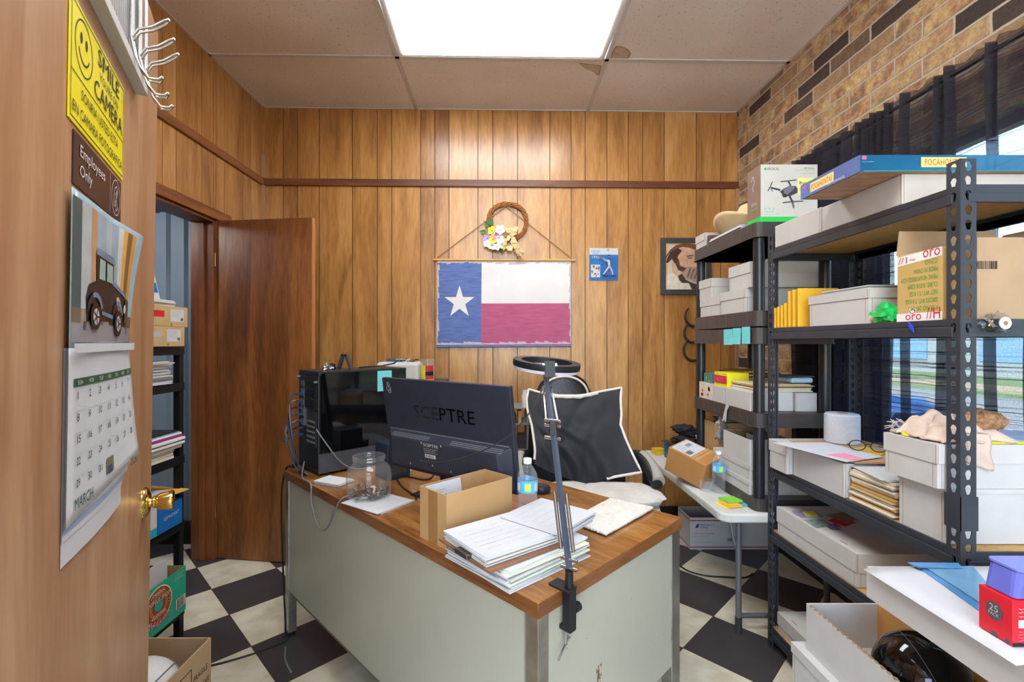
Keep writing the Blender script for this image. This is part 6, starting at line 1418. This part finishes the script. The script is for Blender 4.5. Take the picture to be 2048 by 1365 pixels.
b = MB(); p_ = onX(1825, 657, AX0 - .005); b.prism([p_ + Vector((0, -.006, -.012)), p_ + Vector((0, .008, .0)), p_ + Vector((0, .012, .018)), p_ + Vector((0, -.002, .006))], (-.003, 0, 0), M('blue_tag', (44, 70, 210), .5)); build('tag', b, label='tiny bright blue plastic tag on the front beam of the second steel deck', cat='tag')
# ---- third deck (z .775)
z = .7775
def bx(px_, X=1.139): return X * F / (px_ - CX)
lidbox('short white lidded box at the far end of the third steel deck', 1.115, 1.46, 1.838, 1.957, z, .895, lid=.10 * 0 + .045)
plainbox('white box under the papers on the third steel deck', 1.139, 1.47, 1.56, 1.832, z, .892)
sheets('dark picture sheets under the white letter on the third steel deck', 1.32, 1.72, .8925, .30, .34, .006, n=3, jit=.01, seed=3, mats=[M('navy_print', (54, 58, 82), .5), CARDB, M('navy_print', (54, 58, 82), .5)])
b = MB(); zz = .902; L4 = [on(1545, 886, zz), on(1692, 925, zz), on(1755, 915, zz), on(1655, 886, zz)]; b.slab([L4[0], L4[1], L4[2] + Vector((.02, .0, 0)), L4[3]], .001, PAPER)
lt = build('letter', b, label='large white typed letter lying over the boxes of the third steel deck', cat='paper'); d = Dec(L4[0] + Vector((.05, -.03, .001)), (.7, -.7, 0), (.7, .7, 0))
b = MB(); b.slab([on(1652, 910, .9035), on(1705, 921, .9035), on(1732, 919, .9035), on(1688, 907, .9035)], .0008, PINK); build('sticky_note', b, label='pink sticky note on the large white letter', cat='note')
b = MB(); b.slab([on(1700, 900, .8993), on(1757, 916, .8993), on(1768, 908, .8993), on(1730, 895, .8993)], .003, M('manila_gold', (232, 184, 50), .6)); build('envelope', b, label='golden yellow envelope under the spectacles on the third steel deck', cat='envelope')
# spectacles
sp = on(1736, 903, .905); t = thing('spectacles', 'dark-framed spectacles on the golden envelope', 'glasses', sp, -.5); b = MB()
for s_ in (-1, 1):
    b.tube([Vector((s_ * .031 + .024 * math.cos(a), 0 + .004 * math.sin(a), .018 + .017 * math.sin(a))) for a in [2 * PI * i / 20 for i in range(20)]], .0018, INK, seg=6, closed=True)
b.tube([(-.008, 0, .022), (0, 0, .025), (.008, 0, .022)], .0016, INK)
for s_ in (-1, 1): b.tube([(s_ * .055, .0, .022), (s_ * .056, .04, .012), (s_ * .045, .085, .004)], .0016, INK)
build('frame', b, t); b = MB()
for s_ in (-1, 1): b.poly([(s_ * .031 + .0235 * math.cos(a), .004 * math.sin(a), .018 + .0165 * math.sin(a)) for a in [2 * PI * i / 20 for i in range(20)]], WGL)
build('lenses', b, t)
# cone of white yarn
c_ = on(1683, 884, .902); t = thing('thread_spool', 'big spool of white cotton yarn on the third steel deck', 'spool', (1.356, 1.868, .9), 0)
YAR = M('yarn_white', (206, 208, 214), .9, noise=.06); b = MB(); k_ = [(0.058, 0)]
for i in range(26): k_ += [(.0605, .002 + i * .0042), (.0588, .0041 + i * .0042)]
k_ += [(.055, .114), (.02, .116)]
b.lathe(k_, YAR, seg=36, cap=False); build('yarn', b, t); b = MB(); b.lathe([(.02, .0), (.02, .1155), (.014, .1165), (.014, .08)], CARDB, seg=20, cap=False); build('core', b, t)
# pile of comics
rr = random.Random(12)
CMs = [M('comic_cream', (222, 204, 168), .8, noise=.12), M('comic_tan', (196, 166, 112), .8, noise=.15), M('comic_white', (224, 216, 200), .8, noise=.1), M('comic_brown', (128, 96, 68), .8, noise=.2), M('comic_ochre', (206, 160, 84), .8)]
n_c = 20
for i in range(n_c):
    zz = z + i * .0052; b = MB(); ox, oy = rr.uniform(-.006, .006), rr.uniform(-.006, .006)
    m = CMs[rr.randrange(5)] if i < 15 else CMs[rr.choice([0, 2, 3])]
    b.box(1.150 + ox, 1.42 + ox, 1.375 + oy, 1.545 + oy, zz, zz + .0046, m, rz=rr.uniform(-.03, .03) )
    o = build('magazine', b, label='aged magazine, %s in the pile beside the big white boxes' % (['bottom one', 'second from bottom', 'third from bottom', 'fourth from bottom', 'fifth from bottom', 'sixth from bottom', 'seventh from bottom', 'eighth from bottom', 'ninth from bottom', 'tenth from bottom', 'tenth from top', 'ninth from top', 'eighth from top', 'seventh from top', 'sixth from top', 'fifth from top', 'fourth from top', 'third from top', 'second from top', 'top one'][i]), cat='magazine', group='pile of aged magazines')
sheets('white typed sheet drooping over the magazine pile', 1.27, 1.46, z + n_c * .0052 + .001, .24, .17, .005, rz=-.15, n=2, jit=.008, seed=6)
# big white boxes at the near end
lidbox('big lower white box beside the steel post on the third steel deck', 1.142, 1.50, 1.203, 1.352, z, .920, lid=.012)
lidbox('big upper white lidded box under the cream cloth on the third steel deck', 1.118, 1.50, 1.203, 1.372, .9205, 1.035, lid=.05)
b = MB(); b.box(1.27, 1.49, 1.216, 1.35, 1.0365, 1.044, M('blue_folder', (150, 164, 196), .5)); build('folder', b, label='pale blue folder on the upper white box beside the cloth', cat='folder')
b = MB(); b.box(1.19, 1.49, 1.205, 1.214, 1.0365, 1.041, YELLOW); build('ruler', b, label='yellow strip lying along the edge of the upper white box', cat='ruler')
b = MB(); p_ = on(1813, 915, 1.036); b.lathe([(.010, 0), (.018, .0), (.018, .006), (.010, .006), (.010, 0)], YELLOW, c=Vector((1.145, 1.315, 1.0365)), cap=False); build('tape_roll', b, label='small yellow tape roll under the edge of the cream cloth', cat='tape')
# crumpled cream cloth draped
CLO = M('cream_cloth', (206, 184, 168), .95, noise=.08, bump=.5, bscale=240)
def clothfn(a, q):
    x = 1.13 + .20 * q; y = 1.365 - .16 * a
    h = .016 + .03 * math.exp(-((a - .22) ** 2 + (q - .45) ** 2) * 9) + .022 * abs(_ns.noise(Vector((a * 4.2, q * 3.6, 1)))) + .012 * abs(math.sin(a * 9 + q * 7 + 2 * _ns.noise(Vector((a * 3, q * 3, 7)))))
    e = min(a, 1 - a, q, 1 - q); h *= min(1, e * 5 + .12)
    return Vector((x + .02 * _ns.noise(Vector((a * 5, q * 5, 4))), y + .02 * _ns.noise(Vector((a * 5, q * 5, 9))), 1.038 + h))
t = thing('cloth', 'crumpled cream terry cloth with a frayed end on the upper white box', 'cloth', (1.2, 1.28, 1.036))
b = MB(); b.grid(clothfn, 46, 40, CLO); build('fabric', b, t, world=True, solid=.005)
def dropfn(a, q):
    y = 1.196 - .004 * math.sin(a * 8); x = 1.178 + .07 * a + .004 * math.sin(q * 9); zz = 1.062 - .085 * q * (.8 + .3 * a) + .0
    return Vector((x, y + .012 * (1 - q) ** 3, zz)) if q > .1 else Vector((x, y + .03 * (1 - q * 10), 1.060))
b = MB(); b.grid(dropfn, 12, 14, CLO); build('hanging_corner', b, t, world=True, solid=.005)
b = MB(); rr = random.Random(2)
for i in range(34):
    y = 1.365 - .006 * rr.random(); x = 1.13 + .09 * rr.random(); b.tube([(x, y, 1.042 + .03 * rr.random()), (x - .008, y + .012, 1.04 + .035 * rr.random())], .0011, CLO, seg=4)
build('fringe', b, t, world=True)
b = MB(); b.blob((1.30, 1.27, 1.085), (.05, .04, .03), M('knit_brown', (150, 112, 78), .9, noise=.5, nscale=90), amp=.3, seed=5); build('knit_pouch', b, label='brown speckled knit pouch tucked behind the cream cloth', cat='pouch')
# ---- fourth deck (z .50): wide flat white box with cards
z = .5025
lidbox('wide flat white lidded box with cards on it, on the fourth steel deck', 1.146, 1.50, 1.512, 1.955, z, .612, lid=.062, slots=True, rz=0)
sx_ = .6128
def onpoly(nm, lb, ct, px, zz, th, m, grp=None):
    b = MB(); b.slab([on(x, y, zz) for x, y in px], th, m); return build(nm, b, label=lb, cat=ct, group=grp)
c1 = onpoly('card', 'framed collectors card with a yellow note on the wide flat white box', 'card', [(1584, 1023), (1602, 1036), (1648, 1035), (1628, 1021)], sx_, .0015, M('card_lilac', (150, 140, 170), .5))
onpoly('sticky_note', 'yellow sticky note on the framed card', 'note', [(1604, 1024), (1612, 1034), (1638, 1034), (1628, 1023)], sx_ + .0017, .001, NOTEY)
onpoly('card', 'green and white picture card on the wide flat white box', 'card', [(1608, 1041), (1632, 1057), (1668, 1052), (1645, 1040)], sx_, .001, M('card_green', (120, 150, 140), .4, noise=.6, nscale=60))
onpoly('envelope', 'red card sleeve on the wide flat white box', 'envelope', [(1656, 1042), (1690, 1054), (1712, 1046), (1675, 1034)], sx_, .001, RED)
onpoly('envelope', 'brown card sleeve overlapping the red one on the wide flat white box', 'envelope', [(1650, 1031), (1694, 1046), (1730, 1036), (1690, 1024)], sx_ + .0012, .001, M('sleeve_brown', (150, 122, 104), .5))
b = MB(); p_ = on(1668, 1058, sx_); b.blob(p_ + Vector((0, 0, .007)), (.018, .016, .008), M('purple_foil', (110, 80, 110), .3, noise=.5, nscale=50), amp=.9, seed=8, flat=.9); build('wrapper', b, label='small crumpled purple wrapper on the wide flat white box', cat='wrapper')
onpoly('card', 'light grey rounded card at the front edge of the fourth steel deck', 'card', [(1690, 1138), (1722, 1162), (1740, 1168), (1748, 1140), (1735, 1136)], .5025, .0015, GREY if 0 else M('card_grey', (196, 196, 202), .4))
# ---- bottom deck
z = .0925
lidbox('white lidded box at the far end of the bottom steel deck', 1.15, 1.50, 1.56, 1.957, z, .17, lid=.05, slots=True)
# ================================================================== ITEMS ON THE PLASTIC SHELVING
z = 1.4365
lidbox('near lower white lidded box on the upper plastic tray', 1.105, 1.40, 2.135, 2.375, z, 1.546, lid=.042)
lidbox('far lower white lidded box on the upper plastic tray', 1.108, 1.40, 2.382, 2.625, z, 1.535, lid=.042)
lidbox('small white lidded box at the far left on top of the lower pair, with scribbles', 1.108, 1.36, 2.49, 2.638, 1.5465 - .011, 1.640, lid=.045)
lidbox('long white lidded box, top of the stack on the upper plastic tray', 1.112, 1.43, 2.10, 2.30, 1.5465, 1.662, lid=.05)
z = 1.8225
t = thing('drone_box', 'white and brown drone box with a green base line on top of the plastic shelving', 'box', (1.24, 2.08, z)); DX0, DX1, DY0, DY1, DZ = 1.127, 1.375, 2.04, 2.15, z + .252
b = MB(); b.box(DX0, DX1, DY0, DY1, z, DZ, WHITE); build('body', b, t, world=True, bevel=.001)
DG = M('drone_green', (40, 200, 80), .5); DB_ = M('drone_side', (128, 106, 96), .3, coat=.5)
d = Dec((DX0, DY1, z), (0, -1, 0), (0, 0, 1)); d.rect(0, .024, .11, .252, DB_); d.rect(0, 0, .11, .026, DG, 2); d.text('ISOUL', .035, .085, .045, .014, PAPER, 2, rot=.0); d.line(.03, .07, .09, .07, .003, DG, 2); d.blob = None
d.path([(.03, .20), (.05, .22), (.06, .19), (.045, .17), (.05, .15)], .006, M('wrap_glint', (190, 180, 176), .2), 2); build('side_print', d.mb, t, world=True)
d = Dec((DX0, DY0, z), (1, 0, 0), (0, 0, 1)); d.rect(0, 0, .248, .024, DG); d.disc(.02, .232, .006, DG); d.text('ISOUL', .03, .227, .05, .011, INK, 1); d.text('GPS Drone', .188, .232, .045, .007, INK, 1); d.scrib(.15, .222, .24, .229, 1, DG, w=.0022); d.scrib(.18, .21, .24, .217, 1, GREY, w=.002)
for i in range(3): d.disc(.02 + .018 * i, .058, .005, M('icon_teal', (140, 206, 180), .6))
d.scrib(.015, .04, .06, .05, 1, GREY, w=.002); d.scrib(.012, .03, .085, .037, 1, GREY, w=.0014)
DK = M('drone_dark', (66, 68, 78), .4); DL = M('drone_grey', (112, 114, 126), .4)
d.poly([(.083, .133), (.098, .115), (.125, .112), (.16, .128), (.162, .142), (.152, .158), (.125, .158), (.1, .146)], DK, 2); d.poly([(.1, .142), (.125, .156), (.15, .157), (.14, .14), (.115, .12), (.1, .125)], DL, 3); d.poly([(.09, .118), (.098, .108), (.112, .108), (.116, .116)], DK, 2)
d.path([(.085, .14), (.042, .15)], .008, DK, 2); d.path([(.13, .158), (.12, .178)], .007, DK, 2); d.path([(.125, .113), (.138, .088), (.143, .066)], .009, DK, 2)
d.path([(.03, .135), (.04, .152), (.05, .176)], .004, DK, 3); d.path([(.05, .132), (.042, .152)], .004, DL, 3); d.path([(.085, .176), (.122, .18), (.155, .184)], .004, DK, 3); d.path([(.095, .084), (.14, .09), (.185, .091)], .0045, DK, 3); d.path([(.14, .09), (.143, .06)], .006, DL, 3)
build('front_print', d.mb, t, world=True)
b = MB(); d = Dec((DX0 + .16, DY0 - .0008, z + .12), (1, 0, 0), (0, 0, 1)); d.rect(0, 0, .07, .073, M('note_pale_yellow', (232, 226, 140), .8), 1); d.text('Burt\'s', .008, .044, .05, .014, INK, 2); d.text('Gift', .008, .016, .03, .014, INK, 2); build('sticky_note', d.mb, label='pale yellow handwritten sticky note on the drone box', cat='note')
# straw hat on a tipped black tray
t = thing('hat', 'cream straw cowboy hat resting on papers on top of the plastic shelving', 'hat', (1.27, 2.37, z + .03)); HAT = M('straw', (222, 198, 150), .8, noise=.06, bump=.4, bscale=220)
HR = Matrix.Translation((1.275, 2.385, z + .035)) @ Matrix.Rotation(math.radians(4), 4, 'Y') @ Matrix.Scale(1.22, 4)
def brim(a, q):
    an = 2 * PI * a; r0, r1 = .078, .155; r = r0 + (r1 - r0) * q; x = r * math.cos(an) * .95; y = r * math.sin(an) * 1.12
    return HR @ Vector((x, y, .012 + .058 * q * q * (math.cos(an) ** 2)))
b = MB(); b.grid(brim, 48, 8, HAT); build('brim', b, t, world=True, solid=.003)
b = MB(); b.lathe([(.08, .008), (.077, .04), (.07, .085), (.06, .11), (.04, .112), (.02, .1), (0, .096)], HAT, seg=32, cap=False); b.v = [HR @ Vector((q.x * .9, q.y * 1.1, q.z)) for q in b.v]; build('crown', b, t, world=True)
b = MB(); b.lathe([(.0812, .01), (.0795, .032)], M('hat_band', (160, 128, 96), .7), seg=32, cap=False); b.v = [HR @ Vector((q.x * .9, q.y * 1.1, q.z)) for q in b.v]; build('band', b, t, world=True)
sheets('flat papers and plastic sleeves under the straw hat', 1.26, 2.36, z, .28, .33, .03, n=4, jit=.006, seed=17, mats=[DKGREY, PAPER, M('pinkish_sleeve', (206, 180, 170), .3), PAPER])
lidbox('small white lidded box at the far corner on top of the plastic shelving', 1.112, 1.22, 2.575, 2.695, z, 1.902, lid=.04)
b = MB(); b.box(1.125, 1.2, 2.542, 2.568, z, 1.88, M('brown_packet', (96, 72, 60), .5)); build('packet', b, label='small brown packet between the hat and the small white box', cat='packet')
# three sticky notes on the tray edge
for i, (x0, nm) in enumerate(((1449, 'far'), (1466, 'middle'), (1486, 'near'))):
    q0 = onX(x0, 664, PX0 - .0012); q1 = onX(x0 + 17, 660, PX0 - .0012)
    d = Dec(Vector((PX0 - .0045 - .001 * i, q0.y, 1.285 + .003 * i)), (0, -1, 0), Vector((.04 if i == 1 else .0, .0, 1))); d.rect(0, 0, abs(q0.y - q1.y), .076, CYAN, 1); d.scrib(.006, .03, .06, .065, 3, M('pencil_teal', (70, 150, 150), .8), w=.0012, seed=i); build('sticky_note', d.mb, label='%s of three cyan sticky notes on the plastic tray edge' % nm, cat='note', group='sticky notes on the tray edge')
# ---- middle tray (z .988)
z = .9885
def printed(nm, lb, x0, x1, y0, y1, z0, z1, base, cols, seed=1):
    t = thing(nm, lb, 'box', ((x0 + x1) / 2, (y0 + y1) / 2, z0)); b = MB(); b.box(x0, x1, y0, y1, z0, z1, base); build('body', b, t, world=True, bevel=.001); rr = random.Random(seed)
    for O, U, L in (((x0, y1, z0), (0, -1, 0), y1 - y0), ((x0, y0, z0), (1, 0, 0), x1 - x0)):
        d = Dec(O, U, (0, 0, 1)); h = z1 - z0
        for i in range(7): u = rr.uniform(.05, .75) * L; v = rr.uniform(.12, .7) * h; d.disc(u + .01, v + .005, rr.uniform(.08, .16) * h, cols[i % len(cols)], 1 + i % 3, n=7)
        build('print', d.mb, t, world=True)
    return t
printed('candy_box', 'teal printed candy box stacked on the orange one on the middle plastic tray', 1.12, 1.20, 2.50, 2.60, 1.0765, 1.128, M('cb_teal', (60, 136, 124), .5), [OR, PAPER, GREY])
printed('candy_box', 'orange and white printed candy box under the teal one on the middle plastic tray', 1.11, 1.235, 2.47, 2.638, z, 1.076, M('cb_white', (222, 210, 196), .5), [OR, RED, M('cb_orange', (220, 120, 50), .5)], 4)
plainbox('small white box under the yellow and red carton on the middle plastic tray', 1.106, 1.25, 2.335, 2.462, z, 1.072)
t = printed('candy_box', 'yellow and red carton on the small white box on the middle plastic tray', 1.112, 1.22, 2.315, 2.455, 1.0725, 1.145, YELLOW, [YELLOW], 4); d = Dec((1.112, 2.455, 1.0725), (0, -1, 0), (0, 0, 1)); d.rect(0, .018, .14, .056, M('magenta_red', (214, 44, 84), .5), 5); d.scrib(.03, .026, .1, .048, 2, PINK, l=6, w=.004); build('band_print', d.mb, t, world=True)
plainbox('wide white box in the front middle of the middle plastic tray', 1.106, 1.30, 2.09, 2.325, z, 1.074)
plainbox('white box deeper on the middle plastic tray seen behind the steel post', 1.305, 1.40, 2.08, 2.30, z, 1.072)
rr = random.Random(3)
for i in range(6):
    b = MB(); zz = 1.0745 + i * .0058; b.box(1.125 + rr.uniform(-.004, .004), 1.39 + rr.uniform(-.01, .01), 2.095, 2.30 + rr.uniform(-.01, 0), zz, zz + .005, CMs[[2, 0, 2, 3, 1, 0][i]], rz=rr.uniform(-.04, .04)); build('magazine', b, label='thin aged magazine, %s in the short pile on the wide white middle-tray box' % ['lowest', 'second lowest', 'third lowest', 'third highest', 'second highest', 'highest'][i], cat='magazine', group='short pile of magazines', bevel=.001)
b = MB(); b.box(1.31, 1.41, 2.12, 2.25, 1.112, 1.136, M('plastic_ice', (176, 204, 226), .3)); o = build('case', b, label='pale blue plastic case on the short magazine pile', cat='case', bevel=.008)
flat('book', 'dark thin book on the pale blue case', 'book', (1.35, 2.2), .16, .12, 1.1365, .006, DKGREY, .2)
sheets('flat yellow and dark folders at the back of the middle plastic tray', 1.33, 2.52, 1.1, .2, .26, .05, n=6, jit=.012, seed=5, mats=[M('manila', (226, 178, 84), .7), DKGREY, M('dull_yellow', (190, 156, 70), .7)])
b = MB(); b.box(1.24, 1.43, 2.40, 2.64, z, 1.0995, WHITE); build('storage_box', b, label='white box at the back of the middle plastic tray under the folders', cat='box')
# price tag clipped on
d = Dec(Vector((PX0 - .005, 2.33, .905)), (0, -1, 0), (0, 0, 1)); d.poly([(0, 0), (.012, .0), (.02, .018), (.03, .0), (.04, .005), (.05, .06), (.075, .085), (.04, .09), (.022, .05)], PAPER, 1); d.scrib(.03, .05, .05, .08, 3, GREY, w=.0012); build('paper_tag', d.mb, label='white cut-out paper tag clipped to the middle plastic tray edge', cat='tag')
# ---- bottom tray (z .612)
z = .6125
lidbox('lower white tray box on the bottom plastic tray', 1.102, 1.42, 2.092, 2.46, z, .675, lid=.02)
lidbox('middle white tray box on the bottom plastic tray', 1.104, 1.42, 2.092, 2.45, .6755, .748, lid=.025)
t = openbox('open white box holding cards on top of the bottom-tray boxes', 1.106, 1.30, 2.094, 2.34, .7485, .86, mat=CARD_W, inner=CARD_EDGE)
for i in range(3): flat('card', ['white printed card in the open white box', 'black edged card in the open white box', 'grey card in the open white box'][i], 'card', (1.17 + .04 * i, 2.19 + .03 * i), .004, .1, .755, .108, [PAPER, DKGREY, GREY][i], .1 * i)
# cardboard box with plastic bags behind
t = openbox('open cardboard box full of clear plastic bags behind the bottom-tray boxes', 1.14, 1.42, 2.49, 2.636, z, .865, th=.004, mat=CARDB, name='cardboard_box')
for i, (x, y, zz, r) in enumerate(((1.17, 2.49, .82, (.025, .02, .07)), (1.24, 2.58, .855, (.06, .05, .04)), (1.33, 2.58, .86, (.06, .05, .035)))):
    b = MB(); b.blob((x, y, zz), r, M('plastic_grey', (150, 146, 146), .18, noise=.4, nscale=40, alpha=.85), amp=.9, seed=i + 20); build('plastic_bag', b, label=['tall crinkled clear bag sticking up beside the water bottle', 'left crinkled bag in the open cardboard box on the shelving', 'right crinkled bag in the open cardboard box on the shelving'][i], cat='bag')
# ================================================================== ON THE TABLE
tz = TZ + .0006
bottle('half-litre water bottle with a blue label standing on the folding table', Vector((on(1437, 985, TZ).x, on(1437, 985, TZ).y, tz)), .20, .0305)
b = MB(); p_ = on(1424, 985, TZ); b.lathe([(.028, 0), (.034, .055), (.0325, .055), (.027, .003)], WGL, c=(p_.x + -.02, p_.y + .02, tz), cap=False); build('plastic_cup', b, label='clear ribbed plastic cup beside the bottle on the folding table', cat='cup')
t = thing('note_pads', 'pad of green, yellow and orange sticky notes at the near edge of the folding table', 'note pad', (on(1462, 1010, TZ).x, on(1462, 1010, TZ).y, tz), .25); 
for i, (x0, x1, y0, y1, z0, z1, m) in enumerate(((-.06, .07, -.04, .035, 0, .003, NOTEY), (-.05, .02, -.045, .02, .0032, .012, M('note_orange', (244, 176, 60), .7)), (-.03, .045, -.02, .045, .0122, .022, NOTEG), (.0, .07, -.042, -.01, .0032, .008, M('note_blue', (70, 170, 190), .7)))):
    b = MB(); b.box(x0, x1, y0, y1, z0, z1, m); build('pad', b, t)
# taped brown parcel leaning, tilted
PR = Matrix.Translation((1.0, 2.45, tz + .075)) @ Matrix.Rotation(math.radians(40), 4, 'Z') @ Matrix.Rotation(math.radians(16), 4, 'X') @ Matrix.Rotation(math.radians(-8), 4, 'Y')
t = thing('parcel', 'brown taped parcel with white shipping labels tilted on the folding table', 'parcel', (1.0, 2.45, tz)); b = MB(); b.box(-.085, .085, -.105, .105, -.07, .065, M('parcel_brown', (178, 124, 70), .6, noise=.06), mtx=PR); build('box', b, t, world=True, bevel=.003)
lowz = min((PR @ Vector((sx, sy, sz))).z for sx in (-.085, .085) for sy in (-.105, .105) for sz in (-.07, .065)); t.location.z = tz; 
PR2 = PR.copy()
d = Dec(PR @ Vector((-.085, -.105, .065)), PR.to_3x3() @ Vector((1, 0, 0)), PR.to_3x3() @ Vector((0, 1, 0))); d.rect(.01, .09, .16, .2, PAPER); d.barcode(.02, .1, .07, .13, INK, 2); d.barcode(.09, .15, .14, .175, INK, 2, n=9); d.scrib(.02, .14, .08, .19, 4, INK, w=.002); d.line(0, .07, .17, .07, .0015, INK, 2); d.rect(.0, .05, .17, .085, M('clear_tape', (196, 150, 98), .15), 1); build('labels', d.mb, t, world=True)
b = MB(); dz_ = tz - lowz; 
for o in t.children:
    for v in o.data.vertices: v.co.z += dz_
# blue kit, black gloves on a dark clipboard
q = on(1325, 915, TZ); pbox('case', 'glossy blue plastic case on the folding table under the gloves', 'case', 1.05, 1.20, 2.86, 3.02, tz, .66, M('kit_blue', (24, 100, 156), .2, coat=.5), rz=.2, bevel=.006)
pbox('box', 'small yellow and teal box at the back of the folding table by the blue case', 'box', .99, 1.06, 3.04, 3.10, tz, .60, M('yellow_teal', (216, 186, 50), .5), rz=.2)
b = MB(); b.box(1.03, 1.32, 2.76, 3.0, .6705, .675, M('board_dark', (64, 52, 46), .5), rz=.25); build('clipboard', b, label='dark clipboard under the black gloves', cat='clipboard')
t = thing('gloves', 'pile of black knit gloves with a white patch on the folding table clipboard', 'gloves', (1.18, 2.88, .676)); GLV = M('knit_black', (30, 28, 32), .9, noise=.3, bump=.6, bscale=150)
rr = random.Random(5)
for i, (x, y, zz, r) in enumerate(((1.13, 2.87, .70, (.09, .07, .025)), (1.17, 2.89, .735, (.085, .07, .026)), (1.12, 2.90, .762, (.07, .06, .024)), (1.22, 2.86, .715, (.07, .06, .03)))):
    b = MB(); b.blob((x, y, zz), r, GLV, amp=.3, seed=i + 3, seg=28, ring=18); build('glove', b, t, world=True)
b = MB(); b.blob((1.21, 2.80, .735), (.05, .02, .02), M('glove_patch', (196, 192, 200), .6), amp=.5, seed=2); build('cuff_patch', b, t, world=True)
# ================================================================== NEAR RIGHT FOREGROUND
# box with bowling ball, standing on another box
lidbox('white box on the floor under the bowling ball box', .885, 1.125, .98, 1.435, .001, .380, lid=.03)
t = openbox('torn open white box holding the bowling ball, front right', .91, 1.125, .95, 1.40, .3805, .517, th=.005, mat=CARD_W)
b = MB(); b.box(1.1185, 1.1198, .956, 1.394, .386, .516, M('inner_kraft', (196, 142, 80), .8, noise=.08)); build('kraft_wall', b, t, world=True)
b = MB()
rr = random.Random(3)
for i in range(24): y = .955 + i * .0185; b.blob((.913, y, .517), (.004, .009, .003), CARD_EDGE, amp=.6, seed=i, seg=6, ring=4)
build('torn_edge', b, t, world=True)
BC = Vector((1.018, 1.135, .3865 + .1))
t = thing('bowling_ball', 'glossy black bowling ball in the torn white box', 'ball', (BC.x, BC.y, .3865)); R_ = .0985
b = MB(); b.lathe([(R_ * math.sin(PI * i / 28), -R_ * math.cos(PI * i / 28)) for i in range(29)], BLACKG, c=BC - t.location, seg=56, cap=False); build('shell', b, t)
b = MB(); nx = Vector((.9, -.25, .35)).normalized(); ux = nx.cross(Vector((0, 0, 1))).normalized(); vx = nx.cross(ux)
b.tube([BC - t.location + (ux * math.cos(a) + vx * math.sin(a)) * R_ * .9997 for a in [2 * PI * i / 60 for i in range(60)]], .0006, GREY, seg=5, closed=True); build('seam', b, t)
# stack of white boxes further right, topped by a shallow overhanging box with a big sheet
lidbox('lowest white box of the foreground stack against the right wall', 1.14, 1.52, .74, 1.12, .001, .33, lid=.04)
lidbox('second white box of the foreground stack against the right wall', 1.14, 1.52, .74, 1.12, .3305, .688, lid=.04)
bt = lidbox('wide shallow white box topping the foreground stack under the plastic sleeves', .872, 1.52, .775, 1.12, .6885, .762, lid=.072)
b = MB()
def bigs(a, q):
    x = .855 + .66 * a; y = .778 + .33 * q; return Vector((x, y, .7665 + (.004 - .004 * min(1, a * 12)) * 0 + (-.006 * max(0, .06 - a) / .06)))
b.grid(bigs, 20, 10, PAPER); build('poster_board', b, label='big blank white board sheet on the wide shallow foreground box', cat='sheet', solid=.0012)
SLV = M('sleeve_blue', (120, 168, 206), .12, noise=.25, nscale=6, alpha=.92); SLV2 = M('sleeve_blue_dark', (86, 146, 204), .12, noise=.2, alpha=.95)
for i, (px, m) in enumerate((([(1838, 1137), (1962, 1226), (2010, 1226), (1948, 1137)], SLV2), ([(1852, 1137), (1958, 1206), (2000, 1200), (1946, 1134)], SLV), ([(1815, 1127), (1838, 1137), (1926, 1138), (1916, 1128)], SLV2))):
    zz = .7678 + .003 * i; b = MB(); b.slab([on(x, y, zz) for x, y in px], .002, m); build('plastic_sleeve', b, label=['bottom blue plastic sleeve with a folded edge on the white board sheet', 'upper pale blue plastic sleeve on the white board sheet', 'narrow blue sleeve strip at the far edge of the white board sheet'][i], cat='sleeve', group='blue plastic sleeves on the white sheet')
t = thing('red_box', 'small bright red carton with a grey oval reading 25, under the purple container', 'box', (.96, .845, .768)); b = MB(); b.box(.889, 1.03, .815, .873, .7735 - .005, .848, M('carton_red', (214, 24, 44), .35)); build('body', b, t, world=True, bevel=.0015)
d = Dec((.889, .873, .7685), (0, -1, 0), (0, 0, 1)); d.disc(.028, .045, .0145, GREY if 0 else M('oval_dark', (84, 80, 88), .5), 1, ry=.0165); d.text('25', .020, .044, .015, .012, WHITE, 2); d.text('PACK', .0185, .036, .018, .006, WHITE, 2); d.disc(.028, .004, .006, M('oval_dark', (84, 80, 88), .5), 1, ry=.004); d.disc(.05, .004, .004, M('oval_dark', (84, 80, 88), .5), 1); build('side_print', d.mb, t, world=True)
d = Dec((.889, .815, .7685), (1, 0, 0), (0, 0, 1)); d.scrib(.01, .05, .08, .068, 3, WHITE, w=.002); d.rect(.01, .032, .05, .046, M('print_pale', (206, 196, 200), .5)); d.scrib(.01, .008, .08, .028, 4, PINK, w=.0015); d.rect(0, 0, .141, .006, INK, 1); build('front_print', d.mb, t, world=True)
PUR = M('purple_plastic', (104, 108, 196), .15, noise=.12, nscale=6, alpha=.9); t = thing('plastic_container', 'translucent purple plastic container standing on the red carton', 'container', (.97, .845, .8485)); b = MB()
lo = rr_poly(.895, 1.0, .817, .871, .008, .849, 4); hi = rr_poly(.912, 1.02, .825, .88, .012, .892, 4); b.hexa(lo, hi, PUR); build('body', b, t, world=True, bevel=.002)
b = MB(); b.hexa(rr_poly(.91, 1.022, .823, .882, .012, .8922, 4), rr_poly(.91, 1.022, .823, .882, .012, .896, 4), M('purple_rim', (120, 126, 214), .2)); build('rim', b, t, world=True)
pbox('stapler', 'black rounded object on the near corner box at the right edge', 'stapler', .89, .98, .70, .765, .70, .73, BLACK, bevel=.008)
lidbox('white box under the black rounded object, at the lower right corner', .87, 1.3, .60, .768, .001, .699, lid=.04)
